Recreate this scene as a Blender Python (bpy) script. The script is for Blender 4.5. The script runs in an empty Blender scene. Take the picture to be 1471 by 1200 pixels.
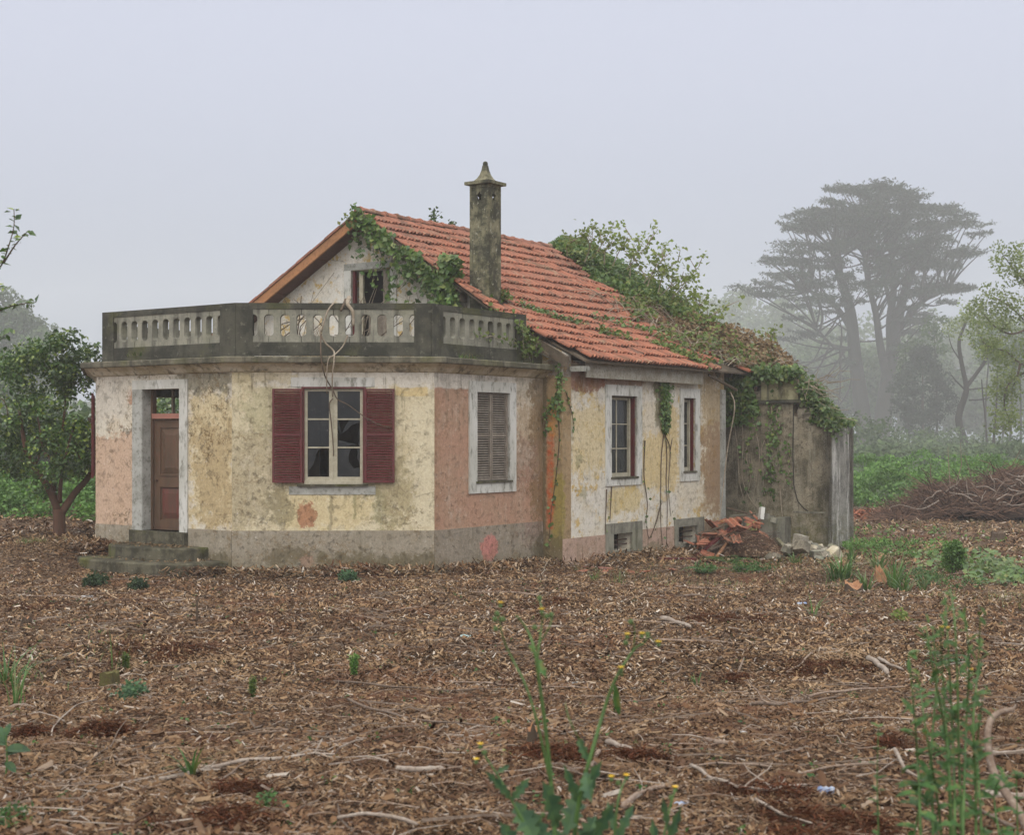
import bpy, math, random
import numpy as np
from mathutils import Vector, Matrix
random.seed(7); RS = np.random.RandomState(7)
scene = bpy.context.scene
COL = scene.collection
rad = math.radians

# ------------------------------------------------------------------ camera, sky, sun, exposure
F = 2084.0 / 1471.0                       # focal length over picture width
EYE = 2.3
cd = bpy.data.cameras.new('camera'); cam = bpy.data.objects.new('camera', cd); COL.objects.link(cam)
cam.location = (0, 0, EYE); cam.rotation_euler = (rad(90), 0, 0)
cd.sensor_width = 36; cd.sensor_fit = 'HORIZONTAL'; cd.lens = 36 * F
cd.shift_y = 26.0 / 1471.0
cd.clip_start = 0.1; cd.clip_end = 2000
cd.dof.use_dof = True; cd.dof.focus_distance = 26.0; cd.dof.aperture_fstop = 4.0
scene.camera = cam

world = bpy.data.worlds.new('World'); scene.world = world; world.use_nodes = True
wn = world.node_tree; wn.nodes.clear()
w_out = wn.nodes.new('ShaderNodeOutputWorld'); w_bg = wn.nodes.new('ShaderNodeBackground')
sky = wn.nodes.new('ShaderNodeTexSky'); sky.sky_type = 'NISHITA'; sky.sun_disc = False
SUN_EL, SUN_ROT = rad(36), rad(194)
sky.sun_elevation = SUN_EL; sky.sun_rotation = SUN_ROT; sky.dust_density = 6.0
w_tc = wn.nodes.new('ShaderNodeTexCoord'); w_sep = wn.nodes.new('ShaderNodeSeparateXYZ')
wn.links.new(w_tc.outputs['Generated'], w_sep.inputs[0])
w_ramp = wn.nodes.new('ShaderNodeValToRGB')   # overcast sky: brighter towards the zenith all the way round
w_ramp.color_ramp.interpolation = 'EASE'
SKYC = [(0.0, (2.45, 2.7, 3.3)), (0.30, (4.15, 4.35, 5.2)), (0.62, (12.0, 11.9, 12.0)), (1.0, (15.0, 14.6, 14.0))]
er = w_ramp.color_ramp.elements
er[0].position = 0.0; er[1].position = 1.0; er.new(0.3); er.new(0.62)
for e, (p, c) in zip(er, SKYC): e.position = p; e.color = (c[0], c[1], c[2], 1)
wn.links.new(w_sep.outputs[2], w_ramp.inputs[0])
w_mix = wn.nodes.new('ShaderNodeMix'); w_mix.data_type = 'RGBA'; w_mix.inputs[0].default_value = 0.93
wn.links.new(sky.outputs[0], w_mix.inputs[6]); wn.links.new(w_ramp.outputs[0], w_mix.inputs[7])
wn.links.new(w_mix.outputs[2], w_bg.inputs[0]); w_bg.inputs[1].default_value = 0.15
wn.links.new(w_bg.outputs[0], w_out.inputs[0])

sl = bpy.data.lights.new('sun', 'SUN'); sl.energy = 1.2; sl.angle = rad(70); sl.color = (1, .97, .92)
sun = bpy.data.objects.new('sun', sl); COL.objects.link(sun)
sun.rotation_euler = (rad(54), 0, rad(-14))
vs = scene.view_settings
scene.display_settings.display_device = 'sRGB'
vs.view_transform = 'Standard'; vs.look = 'None'; vs.gamma = 1; vs.exposure = 0.08; vs.use_curve_mapping = False
try:
    scene.cycles.volume_bounces = 3
    scene.cycles.max_bounces = 8; scene.cycles.diffuse_bounces = 3; scene.cycles.transparent_max_bounces = 12
except Exception: pass

# ------------------------------------------------------------------ ground height
def hash2(i, j, k=0):
    n = (i.astype(np.int64) * 374761393 + j.astype(np.int64) * 668265263 + k * 1442695041) & 0xffffffff
    n = ((n ^ (n >> 13)) * 1274126177) & 0xffffffff
    return ((n ^ (n >> 16)) & 0xffff) / 65535.0
def vnoise(x, y, k=0):
    xi, yi = np.floor(x), np.floor(y); fx, fy = x - xi, y - yi
    fx = fx * fx * (3 - 2 * fx); fy = fy * fy * (3 - 2 * fy)
    a, b = hash2(xi, yi, k), hash2(xi + 1, yi, k); c, d = hash2(xi, yi + 1, k), hash2(xi + 1, yi + 1, k)
    return (a * (1 - fx) + b * fx) * (1 - fy) + (c * (1 - fx) + d * fx) * fy
def sstep(a, b, x):
    t = np.clip((x - a) / (b - a), 0, 1); return t * t * (3 - 2 * t)
def gz(x, y):
    x = np.asarray(x, float); y = np.asarray(y, float)
    side = np.interp(x, [-12, -7.6, -4.7, .6, 4.5, 8, 20], [.3, .24, .01, -.14, -.24, -.26, -.25])
    h = side * np.where(x < -4, sstep(24.2, 26.8, y), sstep(19, 25.5, y))
    h = h + .4 * (1 - sstep(6.5, 15, y))
    near = 1 - sstep(45, 80, y)
    h = h + near * (.17 * (vnoise(x * .45, y * .45, 1) - .5) + .06 * (vnoise(x * 1.5, y * 1.5, 2) - .5) + .03 * (vnoise(x * 5, y * 5, 3) - .5))
    h = h + .8 * (vnoise(x * .02, y * .02, 5) - .5) * sstep(60, 120, y)
    return h
def gz1(x, y): return float(gz(np.array([x]), np.array([y]))[0])

# ------------------------------------------------------------------ object helpers
def link(o): COL.objects.link(o); return o
def thing(name, label, cat, loc=(0, 0, 0), group=None, kind=None):
    o = link(bpy.data.objects.new(name, None)); o.location = loc; o.empty_display_size = .2
    o['label'] = label; o['category'] = cat
    if group: o['group'] = group
    if kind: o['kind'] = kind
    return o
def tag(o, label=None, cat=None, group=None, kind=None):
    if label: o['label'] = label
    if cat: o['category'] = cat
    if group: o['group'] = group
    if kind: o['kind'] = kind
    return o
def child(o, parent):
    if parent is not None:
        o.parent = parent
        if parent.parent is None and not parent.get('local'):
            o.matrix_parent_inverse = Matrix.Translation(-Vector(parent.location))
    return o
def empty(name, parent):
    return child(link(bpy.data.objects.new(name, None)), parent)
def obj(name, me, mat=None, parent=None):
    if mat is not None and not me.materials: me.materials.append(mat)
    return child(link(bpy.data.objects.new(name, me)), parent)
def copy_tree(o, loc, rz=0, sc=1, label=None):
    def rec(a, par):
        c = a.copy(); COL.objects.link(c)
        if par is not None: c.parent = par
        for ch in list(a.children): rec(ch, c)
        return c
    r = rec(o, None); r.location = loc; r.rotation_euler = (0, 0, rz); r.scale = (sc, sc, sc)
    if label: r['label'] = label
    return r

class MB:
    """collects faces (with optional uv) into one mesh"""
    def __init__(s): s.v = []; s.f = []; s.uv = []
    def face(s, pts, uv=None):
        i = len(s.v); s.v += [tuple(p) for p in pts]; s.f.append(tuple(range(i, i + len(pts))))
        s.uv.append(uv if uv else [(p[0] + p[1], p[2]) for p in pts])
    def hexa(s, c, uvf=None):
        # c: 8 points, bottom ring 0-3, top ring 4-7
        for q in ((0, 3, 2, 1), (4, 5, 6, 7), (0, 1, 5, 4), (1, 2, 6, 5), (2, 3, 7, 6), (3, 0, 4, 7)):
            s.face([c[k] for k in q], [uvf(c[k]) for k in q] if uvf else None)
    def prism(s, a, b):
        n = len(a)
        s.face(list(reversed(a))); s.face(b)
        for k in range(n):
            m = (k + 1) % n; s.face([a[k], a[m], b[m], b[k]])
    def tube(s, pts, r, n=6, cap=True):
        pts = [Vector(p) for p in pts]; rings = []
        up = Vector((0.13, 0.21, 1)).normalized(); prev = None
        for k, p in enumerate(pts):
            d = (pts[min(k + 1, len(pts) - 1)] - pts[max(k - 1, 0)])
            if d.length < 1e-6: d = Vector((0, 0, 1))
            d.normalize()
            a = (prev if prev is not None else (up if abs(d.dot(up)) < .9 else Vector((1, 0, 0))))
            a = (a - d * a.dot(d))
            if a.length < 1e-4: a = d.orthogonal()
            a.normalize(); prev = a; b = d.cross(a)
            rr = r[k] if isinstance(r, (list, tuple)) else r
            rings.append([p + (a * math.cos(2 * math.pi * q / n) + b * math.sin(2 * math.pi * q / n)) * rr for q in range(n)])
        i0 = len(s.v)
        for R in rings: s.v += [tuple(p) for p in R]
        L = 0
        for k in range(len(rings) - 1):
            for q in range(n):
                m = (q + 1) % n
                s.f.append((i0 + k * n + q, i0 + k * n + m, i0 + (k + 1) * n + m, i0 + (k + 1) * n + q))
                s.uv.append([(q / n, k), (m / n, k), (m / n, k + 1), (q / n, k + 1)])
        if cap:
            for base, rev in ((i0, True), (i0 + (len(rings) - 1) * n, False)):
                ids = [base + q for q in range(n)]
                if rev: ids.reverse()
                s.f.append(tuple(ids)); s.uv.append([(0, 0)] * n)
    def lathe(s, c, prof, n=16):
        rings = [[(c[0] + r * math.cos(2 * math.pi * q / n), c[1] + r * math.sin(2 * math.pi * q / n), c[2] + z) for q in range(n)] for r, z in prof]
        for k in range(len(rings) - 1):
            for q in range(n):
                m = (q + 1) % n; s.face([rings[k][q], rings[k][m], rings[k + 1][m], rings[k + 1][q]])
        s.face(list(reversed(rings[0]))); s.face(rings[-1])
    def mesh(s, name='mesh', smooth=False):
        me = bpy.data.meshes.new(name); me.from_pydata(s.v, [], s.f); 
        ul = me.uv_layers.new(name='UVMap'); flat = [c for u in s.uv for p in u for c in p]
        ul.data.foreach_set('uv', flat)
        if smooth: me.polygons.foreach_set('use_smooth', [True] * len(me.polygons))
        me.update(); return me
    def build(s, name, mat, parent=None, smooth=False): return obj(name, s.mesh(name, smooth), mat, parent)

def np_mesh(name, V, nper, loops_per_face, Fidx, mat=None, parent=None, smooth=False):
    """V (N,3) vertices, Fidx (M,k) faces"""
    me = bpy.data.meshes.new(name); me.vertices.add(len(V)); me.vertices.foreach_set('co', V.astype(np.float32).ravel())
    M, k = Fidx.shape
    me.loops.add(M * k); me.loops.foreach_set('vertex_index', Fidx.astype(np.int32).ravel())
    me.polygons.add(M); me.polygons.foreach_set('loop_start', np.arange(0, M * k, k, dtype=np.int32))
    me.update(calc_edges=True); me.validate()
    if smooth: me.polygons.foreach_set('use_smooth', [True] * len(me.polygons))
    return obj(name, me, mat, parent)

def unit(a): return a / np.maximum(np.linalg.norm(a, axis=1, keepdims=True), 1e-9)
def leaf_arrays(P, N, size, spread=.8, width=.42, fold=.25, droop=0.0, rs=RS):
    """diamond leaves folded along the midrib, at points P, roughly facing N"""
    n = len(P); P = np.asarray(P, float)
    N = unit(np.asarray(N, float) + spread * rs.normal(size=(n, 3)))
    T = rs.normal(size=(n, 3)); T[:, 2] -= droop; T = unit(T - N * (T * N).sum(1, keepdims=True)); B = np.cross(N, T)
    s = (size * (.6 + .8 * rs.rand(n)))[:, None]
    base = P; tip = P + T * s + N * s * -.12
    l = P + T * s * .45 + B * s * width + N * s * fold * width; r = P + T * s * .45 - B * s * width + N * s * fold * width
    V = np.stack([base, l, tip, r], 1).reshape(-1, 3)
    i = np.arange(n) * 4
    Fc = np.stack([np.stack([i, i + 1, i + 2], 1), np.stack([i, i + 2, i + 3], 1)], 1).reshape(-1, 3)
    return V, Fc
def leaves(name, P, N, size, mat, parent=None, **k):
    V, Fc = leaf_arrays(P, N, size, **k); return np_mesh(name, V, 0, 0, Fc, mat, parent)
def blades_arrays(P, h, w, lean, rs=RS, az=None, seg=3, curl=1.0):
    """curved tapering grass blades, (n) at P"""
    n = len(P); h = h * (.55 + .75 * rs.rand(n)); az = rs.rand(n) * 6.283 if az is None else az
    D = np.stack([np.cos(az), np.sin(az), 0 * az], 1); S = np.stack([-np.sin(az), np.cos(az), 0 * az], 1)
    ln = lean * (.3 + rs.rand(n)); ww = w * (.7 + .6 * rs.rand(n))
    rows = []
    for k in range(seg + 1):
        t = k / seg
        c = P + D * (h * ln * t ** 1.6)[:, None]; c = c + np.stack([0 * h, 0 * h, h * (t - curl * .45 * ln * t ** 2.6)], 1)
        wd = (ww * (1 - t ** 1.5) * (.6 + .4 * min(1, t * 4)))[:, None] * .5 + .0004
        rows += [c - S * wd, c + S * wd]
    V = np.stack(rows, 1); m = 2 * (seg + 1); V = V.reshape(-1, 3); i = np.arange(n) * m
    fs = [np.stack([i + 2 * k, i + 2 * k + 1, i + 2 * k + 3, i + 2 * k + 2], 1) for k in range(seg)]
    return V, np.stack(fs, 1).reshape(-1, 4)
def blades(name, P, h, w, lean, mat, parent=None, **k):
    V, Fc = blades_arrays(np.asarray(P, float), h, w, lean, **k); return np_mesh(name, V, 0, 0, Fc, mat, parent)

# ------------------------------------------------------------------ material helpers
class NT:
    def __init__(s, name, rough=.9, spec=.25):
        s.m = bpy.data.materials.new(name); s.m.use_nodes = True; s.t = s.m.node_tree
        s.b = s.t.nodes['Principled BSDF']; s.b.inputs['Roughness'].default_value = rough
        s.b.inputs['Specular IOR Level'].default_value = spec
        s.uvn = None
    def new(s, ty): return s.t.nodes.new(ty)
    def lk(s, a, b): s.t.links.new(a, b)
    def put(s, sock, v):
        if hasattr(v, 'is_output'): s.lk(v, sock)
        elif isinstance(v, (tuple, list)) and len(v) == 3 and sock.type == 'RGBA': sock.default_value = (*v, 1)
        else: sock.default_value = v
    def uv(s):
        if s.uvn is None: s.uvn = s.new('ShaderNodeUVMap').outputs[0]
        return s.uvn
    def pos(s): return s.new('ShaderNodeNewGeometry').outputs['Position']
    def objc(s): return s.new('ShaderNodeTexCoord').outputs['Object']
    def island(s): return s.new('ShaderNodeNewGeometry').outputs['Random Per Island']
    def oinfo(s): return s.new('ShaderNodeObjectInfo').outputs['Random']
    def sep(s, v): n = s.new('ShaderNodeSeparateXYZ'); s.lk(v, n.inputs[0]); return n.outputs
    def vmul(s, v, c, off=(0, 0, 0)):
        n = s.new('ShaderNodeMapping'); s.lk(v, n.inputs[0]); n.inputs['Scale'].default_value = c; n.inputs['Location'].default_value = off; return n.outputs[0]
    def noise(s, v, scale, detail=4, rough=.55, dist=0, st=(1, 1, 1), off=(0, 0, 0), col=False):
        if st != (1, 1, 1) or off != (0, 0, 0): v = s.vmul(v, st, off)
        n = s.new('ShaderNodeTexNoise'); s.lk(v, n.inputs['Vector']); n.inputs['Scale'].default_value = scale
        n.inputs['Detail'].default_value = detail; n.inputs['Roughness'].default_value = rough; n.inputs['Distortion'].default_value = dist
        return n.outputs['Color' if col else 'Fac']
    def voro(s, v, scale, feat='F1', rnd=1, out='Distance'):
        n = s.new('ShaderNodeTexVoronoi'); s.lk(v, n.inputs['Vector']); n.feature = feat; n.inputs['Scale'].default_value = scale; n.inputs['Randomness'].default_value = rnd
        return n.outputs[out]
    def math(s, op, a, b=0.0, c=None):
        n = s.new('ShaderNodeMath'); n.operation = op; s.put(n.inputs[0], a); s.put(n.inputs[1], b)
        if c is not None: s.put(n.inputs[2], c)
        return n.outputs[0]
    def ss(s, x, a, b, lo=0.0, hi=1.0):
        n = s.new('ShaderNodeMapRange'); n.interpolation_type = 'SMOOTHSTEP'; s.put(n.inputs[0], x)
        n.inputs[1].default_value = a; n.inputs[2].default_value = b; n.inputs[3].default_value = lo; n.inputs[4].default_value = hi
        return n.outputs[0]
    def mul(s, a, b): return s.math('MULTIPLY', a, b)
    def mix(s, f, a, b, mode='MIX'):
        n = s.new('ShaderNodeMix'); n.data_type = 'RGBA'; n.blend_type = mode; s.put(n.inputs[0], f); s.put(n.inputs[6], a); s.put(n.inputs[7], b); return n.outputs[2]
    def ramp(s, f, stops, interp='LINEAR'):
        n = s.new('ShaderNodeValToRGB'); s.lk(f, n.inputs[0]); e = n.color_ramp.elements; n.color_ramp.interpolation = interp
        while len(e) < len(stops): e.new(.5)
        for el, (p, c) in zip(e, stops): el.position = p; el.color = (*c, 1)
        return n.outputs[0]
    def bump(s, h, dist=.01, strength=1.0, prev=None):
        n = s.new('ShaderNodeBump'); s.lk(h, n.inputs['Height']); n.inputs['Distance'].default_value = dist; n.inputs['Strength'].default_value = strength
        if prev is not None: s.lk(prev, n.inputs['Normal'])
        s.lk(n.outputs[0], s.b.inputs['Normal']); return n.outputs[0]
    def color(s, c): s.put(s.b.inputs['Base Color'], c); return s

def boxmask(t, S, Z, n1, n2, s0, s1, z0, z1, soft=.05, amp=.15, brk=None):
    a = t.math('ADD', S, t.mul(t.math('SUBTRACT', n1, .5), amp * 2)); b = t.math('ADD', Z, t.mul(t.math('SUBTRACT', n2, .5), amp * 2))
    m = t.mul(t.ss(a, s0 - soft, s0 + soft), t.ss(a, s1 - soft, s1 + soft, 1, 0))
    m = t.mul(m, t.mul(t.ss(b, z0 - soft, z0 + soft), t.ss(b, z1 - soft, z1 + soft, 1, 0)))
    if brk is None: return m
    return t.ss(t.math('ADD', m, t.mul(t.math('SUBTRACT', brk, .5), 2.6)), .28, .72)

WHITE = (.60, .575, .53); CREAM = (.54, .48, .345); YEL = (.56, .415, .17); PINK = (.38, .20, .135); BROWN = (.20, .135, .07)
GREEN = (.23, .225, .13); DARK = (.055, .052, .042); GREY = (.25, .225, .175); PPL = (.40, .25, .205); OCH = (.38, .24, .09); RED = (.42, .085, .025)

def plaster(name, off, base, second, patches=(), top=3.4, topdark=.5, foot=None, speck=.35, streak=.35, yel=.0, crack=.3, mott=.6, coarse=.5):
    t = NT(name, .92, .15); uv = t.vmul(t.uv(), (1, 1, 1), (off, off * .37, off)); raw = t.sep(t.uv()); S, Z = raw[0], raw[1]
    n1 = t.noise(uv, 1.7, 7, .68); n2 = t.noise(uv, 3.1, 7, .7, off=(5, 9, 2)); n3 = t.noise(uv, 9, 6, .7, off=(2, 1, 7)); fine = t.noise(uv, 60, 4, .7)
    c = t.mix(t.mul(t.ss(n1, .42, .60), mott), base, second)
    if yel > 0:                                          # flaked limewash showing the ochre coat beneath
        fl = t.mul(t.ss(n2, .60 - yel * .2, .63 - yel * .2), t.ss(n1, .38, .55)); c = t.mix(fl, c, YEL)
    n5 = t.noise(uv, 3.1, 7, .7, off=(11, 3, 8)); brk = t.noise(uv, 7.5, 8, .78, off=(1, 13, 4))
    late = []
    for (s0, s1, z0, z1, col, k, soft, amp) in patches:
        if soft < 0:      # a round blot
            a = t.math('ADD', S, t.mul(t.math('SUBTRACT', n5, .5), amp)); b = t.math('ADD', Z, t.mul(t.math('SUBTRACT', n2, .5), amp))
            a = t.math('DIVIDE', t.math('SUBTRACT', a, (s0 + s1) / 2), (s1 - s0) / 2); b = t.math('DIVIDE', t.math('SUBTRACT', b, (z0 + z1) / 2), (z1 - z0) / 2)
            d = t.math('SQRT', t.math('ADD', t.mul(a, a), t.mul(b, b))); late.append((t.mul(t.ss(t.math('ADD', d, t.mul(t.math('SUBTRACT', brk, .5), -soft * 32)), .88, 1.06, 1, 0), k), col)); continue
        if k >= 1: late.append((t.mul(boxmask(t, S, Z, n2, n5, s0, s1, z0, z1, soft, amp), t.ss(brk, .40, .60, .30, 1)), col)); continue
        clean = soft < .022
        c = t.mix(t.mul(boxmask(t, S, Z, n2, n5, s0, s1, z0, z1, (max(soft, .012) if clean else max(soft * 2.2, .11)), max(amp, .03) * (1 if clean else 1.3), None if clean else brk), min(1, k * 1.05)), c, col)
    low = t.ss(t.noise(uv, .95, 3, .6, off=(21, 4, 2)), .40, .60, .25, 1.0)
    # broken middle scale mottling: worn pale coat over a darker, dirtier one
    fl1 = t.noise(uv, 5.2, 9, .78, st=(1, .5, 1), off=(17, 2, 5)); c = t.mix(t.mul(t.mul(t.mul(t.ss(fl1, .51, .60), t.ss(n1, .40, .60)), low), .75 * mott + .1), c, t.mix(.5, c, (.66, .63, .56)))
    fl2 = t.noise(uv, 6.4, 9, .78, st=(1, .4, 1), off=(3, 19, 5)); c = t.mix(t.mul(t.mul(t.mul(t.ss(fl2, .52, .62), t.ss(n5, .42, .60)), low), .8 * mott + .1), c, t.mix(.55, c, (.21, .155, .085)))
    # vertical rain streaks
    sv = t.noise(uv, 5.5, 5, .62, st=(1, .09, 1)); sm = t.mul(t.mul(t.ss(sv, .50, .74), streak), t.ss(n3, .38, .6)); c = t.mix(sm, c, (.17, .14, .085))
    sv2 = t.noise(uv, 11, 4, .6, st=(1, .06, 1), off=(3, 0, 0)); c = t.mix(t.mul(t.mul(t.ss(sv2, .58, .74), t.ss(n2, .42, .6)), streak * .6), c, (.60, .56, .47))
    dr = t.noise(uv, 13, 5, .6, st=(1, .045, 1), off=(7, 1, 0)); dz = t.ss(Z, top - 2.3, top - .1); c = t.mix(t.mul(t.mul(t.ss(dr, .56, .68), t.ss(n1, .42, .60)), t.mul(t.ss(dz, 0, 1, .25, 1), streak * 1.3)), c, (.13, .11, .065))
    for (m_, col) in late: c = t.mix(m_, c, col)
    # dark growth under the cornice and at the foot
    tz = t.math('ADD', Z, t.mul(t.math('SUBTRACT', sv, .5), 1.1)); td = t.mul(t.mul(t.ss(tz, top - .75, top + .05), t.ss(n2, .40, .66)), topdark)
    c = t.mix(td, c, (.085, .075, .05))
    if foot is not None:
        fz = t.math('ADD', Z, t.mul(t.math('SUBTRACT', n1, .5), .9)); fd = t.ss(fz, foot[0], foot[1], 1, 0); c = t.mix(t.mul(fd, foot[2]), c, (.14, .12, .065))
    # pock marks, lichen specks, small bright chips
    pk = t.mul(t.ss(n3, .52, .64), t.ss(fine, .42, .58)); c = t.mix(t.mul(t.mul(pk, low), speck), c, (.075, .065, .045))
    gp = t.mul(t.ss(t.noise(uv, 4.5, 8, .75, off=(31, 7, 1)), .48, .58), t.ss(t.noise(uv, 26, 5, .75), .46, .56)); c = t.mix(t.mul(t.mul(gp, low), speck * .95), c, (.19, .13, .06))
    ch = t.mul(t.ss(t.noise(uv, 17, 5, .7, off=(9, 9, 9)), .645, .675), .6); c = t.mix(ch, c, WHITE)
    cr = t.voro(t.vmul(t.mix(.12, uv, t.noise(uv, 2.5, 3, .5, col=True)), (1, .55, 1)), 1.3, 'DISTANCE_TO_EDGE'); cm = t.mul(t.mul(t.ss(cr, .002, .009, 1, 0), t.ss(n1, .5, .6)), crack); c = t.mix(cm, c, (.09, .07, .045))
    gr = t.noise(uv, 24, 8, .82, st=(1, .7, 1), off=(5, 5, 2)); c = t.mix(.26, c, t.ramp(gr, [(.34, (.05, .045, .04)), (.52, (.52, .52, .52)), (.70, (.95, .95, .95))]), 'OVERLAY')
    c = t.mix(t.mul(t.mul(t.ss(gr, .40, .33), low), t.mul(t.ss(n5, .48, .60), speck)), c, (.13, .10, .06))
    c = t.mix(.18, c, t.ramp(fine, [(.3, (.12, .12, .12)), (.7, (.9, .9, .9))]), 'OVERLAY')
    c = t.mix(1.0, c, (1.0, .975, .93), 'MULTIPLY')
    t.color(c)
    h = t.math('ADD', t.mul(n3, coarse), t.mul(fine, .25)); h = t.math('SUBTRACT', h, t.mul(pk, .5)); h = t.math('ADD', h, t.mul(n2, .8)); t.bump(h, .03, .7)
    return t.m

def concrete(name, base=(.10, .097, .08), light=(.26, .24, .19), moss=.35, scale=1.0, lich=.35):
    t = NT(name, .93, .15); p = t.pos()
    n1 = t.noise(p, 2.2 * scale, 7, .68); n2 = t.noise(p, 9 * scale, 7, .7); fine = t.noise(p, 55, 4, .7); sv = t.noise(p, 6, 5, .6, st=(1, 1, .12))
    c = t.mix(t.ss(n1, .41, .61), base, light); c = t.mix(t.mul(t.ss(sv, .5, .66), .65), c, (.045, .043, .035))
    c = t.mix(t.mul(t.ss(n2, .58, .66), lich), c, (.36, .35, .27)); c = t.mix(t.mul(t.ss(n2, .30, .42, 1, 0), .6), c, (.05, .048, .04))
    c = t.mix(t.mul(t.mul(t.ss(t.noise(p, 1.3, 5, .6, off=(4, 4, 4)), .52, .66), t.ss(fine, .3, .6)), moss), c, (.11, .115, .025))
    c = t.mix(.12, c, t.ramp(fine, [(.3, (.1, .1, .1)), (.7, (.9, .9, .9))]), 'OVERLAY')
    t.color(c); t.bump(t.math('ADD', t.mul(n2, .8), t.mul(fine, .35)), .015, .6); return t.m

def stained(name, off, dark, mid, pale, wide=.5, blot=.7, moss=.3):
    """bare old render: rain streaks from top to foot, black lichen blots, green at the foot"""
    t = NT(name, .93, .15); uv = t.vmul(t.uv(), (1, 1, 1), (off, off * .3, off)); Z = t.sep(t.uv())[1]
    a = t.noise(uv, 3.0, 7, .72, dist=.3, st=(1, .16, 1)); b = t.noise(uv, 9, 7, .75, dist=.4, st=(1, .15, 1), off=(3, 1, 0)); n1 = t.noise(uv, 2.1, 8, .72, off=(8, 2, 1)); n2 = t.noise(uv, 7, 9, .8, off=(1, 6, 2)); fine = t.noise(uv, 40, 6, .8)
    c = t.mix(t.ss(n1, .38, .60), dark, mid); c = t.mix(t.mul(t.ss(a, .50, .60), wide), c, pale); c = t.mix(t.mul(t.ss(b, .55, .68), .5), c, tuple(min(1, v * 1.15) for v in pale)); c = t.mix(t.mul(t.ss(b, .46, .36), .6), c, tuple(v * .45 for v in dark))
    c = t.mix(t.mul(t.mul(t.ss(n2, .52, .60), t.ss(n1, .42, .56)), blot), c, (.035, .032, .025)); c = t.mix(t.mul(t.ss(n2, .42, .34), .5), c, (.33, .27, .19))
    c = t.mix(t.mul(t.mul(t.ss(t.math('ADD', Z, t.mul(n1, 1.4)), 1.7, .6), t.ss(n2, .44, .56)), moss), c, (.12, .115, .03))
    c = t.mix(t.mul(t.ss(fine, .56, .64), .35), c, (.5, .47, .4)); c = t.mix(.3, c, t.ramp(fine, [(.34, (.05, .05, .05)), (.66, (.95, .95, .95))]), 'OVERLAY')
    t.color(c); t.bump(t.math('ADD', n2, t.mul(fine, .4)), .03, .8); return t.m

def simple(name, c1, c2, scale=6, rough=.8, st=(1, 1, 1), dirt=None, dk=.4, bump=.004, spec=.25, rnd=0.0, island=False, coord='pos'):
    t = NT(name, rough, spec); p = t.pos() if coord == 'pos' else t.objc()
    n = t.noise(p, scale, 6, .65, st=st); n2 = t.noise(p, scale * 6, 5, .7, st=st)
    c = t.mix(t.ss(n, .35, .65), c1, c2)
    if dirt: c = t.mix(t.mul(t.ss(n2, .48, .68), dk), c, dirt)
    if rnd:
        r = t.island() if island else t.oinfo(); v = t.ss(r, 0, 1, 1 - rnd, 1 + rnd)
        hs = t.new('ShaderNodeHueSaturation'); t.put(hs.inputs['Value'], v); t.put(hs.inputs['Color'], c); c = hs.outputs[0]
    t.color(c); t.bump(n2, bump, .6); return t.m

def foliage(name, cols, trans=.35, rough=.45, spec=.35, big=.5, island=True):
    """leaf colours vary from leaf to leaf and a little from clump to clump"""
    t = NT(name, rough, spec); r = t.island()
    c = t.ramp(r, [(i / (len(cols) - 1), k) for i, k in enumerate(cols)])
    n = t.noise(t.pos(), big, 3, .6); hs = t.new('ShaderNodeHueSaturation'); t.put(hs.inputs['Value'], t.ss(n, .3, .7, .72, 1.3)); t.put(hs.inputs['Color'], c); c = hs.outputs[0]
    t.color(c)
    if trans:
        tr = t.new('ShaderNodeBsdfTranslucent'); t.put(tr.inputs[0], c); ms = t.new('ShaderNodeMixShader'); ms.inputs[0].default_value = trans
        o = t.t.nodes['Material Output']; t.lk(t.b.outputs[0], ms.inputs[1]); t.lk(tr.outputs[0], ms.inputs[2]); t.lk(ms.outputs[0], o.inputs[0])
    return t.m

# ------------------------------------------------------------------ house axes (W: along the ridge, away; G: along the gable, to the right)
TH = rad(35.05)
Wd = np.array([math.sin(TH), math.cos(TH)]); Gd = np.array([math.cos(TH), -math.sin(TH)])
LC = np.array([-7.6117, 26.5215]); PA = np.array([-4.73, 24.5]); PB = np.array([-1.316, 24.6]); PC = np.array([.5838, 27.3081]); PD = np.array([.9423, 27.0566])
def H(u, v, z): p = PD + Wd * u - Gd * v; return (float(p[0]), float(p[1]), float(z))
class Fr:
    """a vertical plane: s along it (left to right), o out of it, z up"""
    def __init__(f, P, d): f.P = np.array(P, float); f.d = np.array(d, float) / np.linalg.norm(d); f.n = np.array([f.d[1], -f.d[0]])
    def pt(f, s, o, z): p = f.P + f.d * s + f.n * o; return (float(p[0]), float(p[1]), float(z))
    def box(f, mb, s0, s1, o0, o1, z0, z1):
        c = [f.pt(s0, o1, z0), f.pt(s1, o1, z0), f.pt(s1, o0, z0), f.pt(s0, o0, z0), f.pt(s0, o1, z1), f.pt(s1, o1, z1), f.pt(s1, o0, z1), f.pt(s0, o0, z1)]
        i = len(mb.f); mb.hexa(c)
        uvq = {}
        for q, (a, b) in zip(c, [(s0, z0), (s1, z0), (s1 + .1, z0), (s0 - .1, z0), (s0, z1), (s1, z1), (s1 + .1, z1), (s0 - .1, z1)]): uvq[q] = (a, b)
        for k in range(i, len(mb.f)): mb.uv[k] = [uvq[mb.v[j]] for j in mb.f[k]]
        return mb
    def prof(f, mb, poly, s0, s1): mb.prism([f.pt(s0, o, z) for o, z in poly], [f.pt(s1, o, z) for o, z in poly])
    def plate(f, mb, poly, o0, o1): mb.prism([f.pt(s, o0, z) for s, z in poly], [f.pt(s, o1, z) for s, z in poly])

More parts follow.
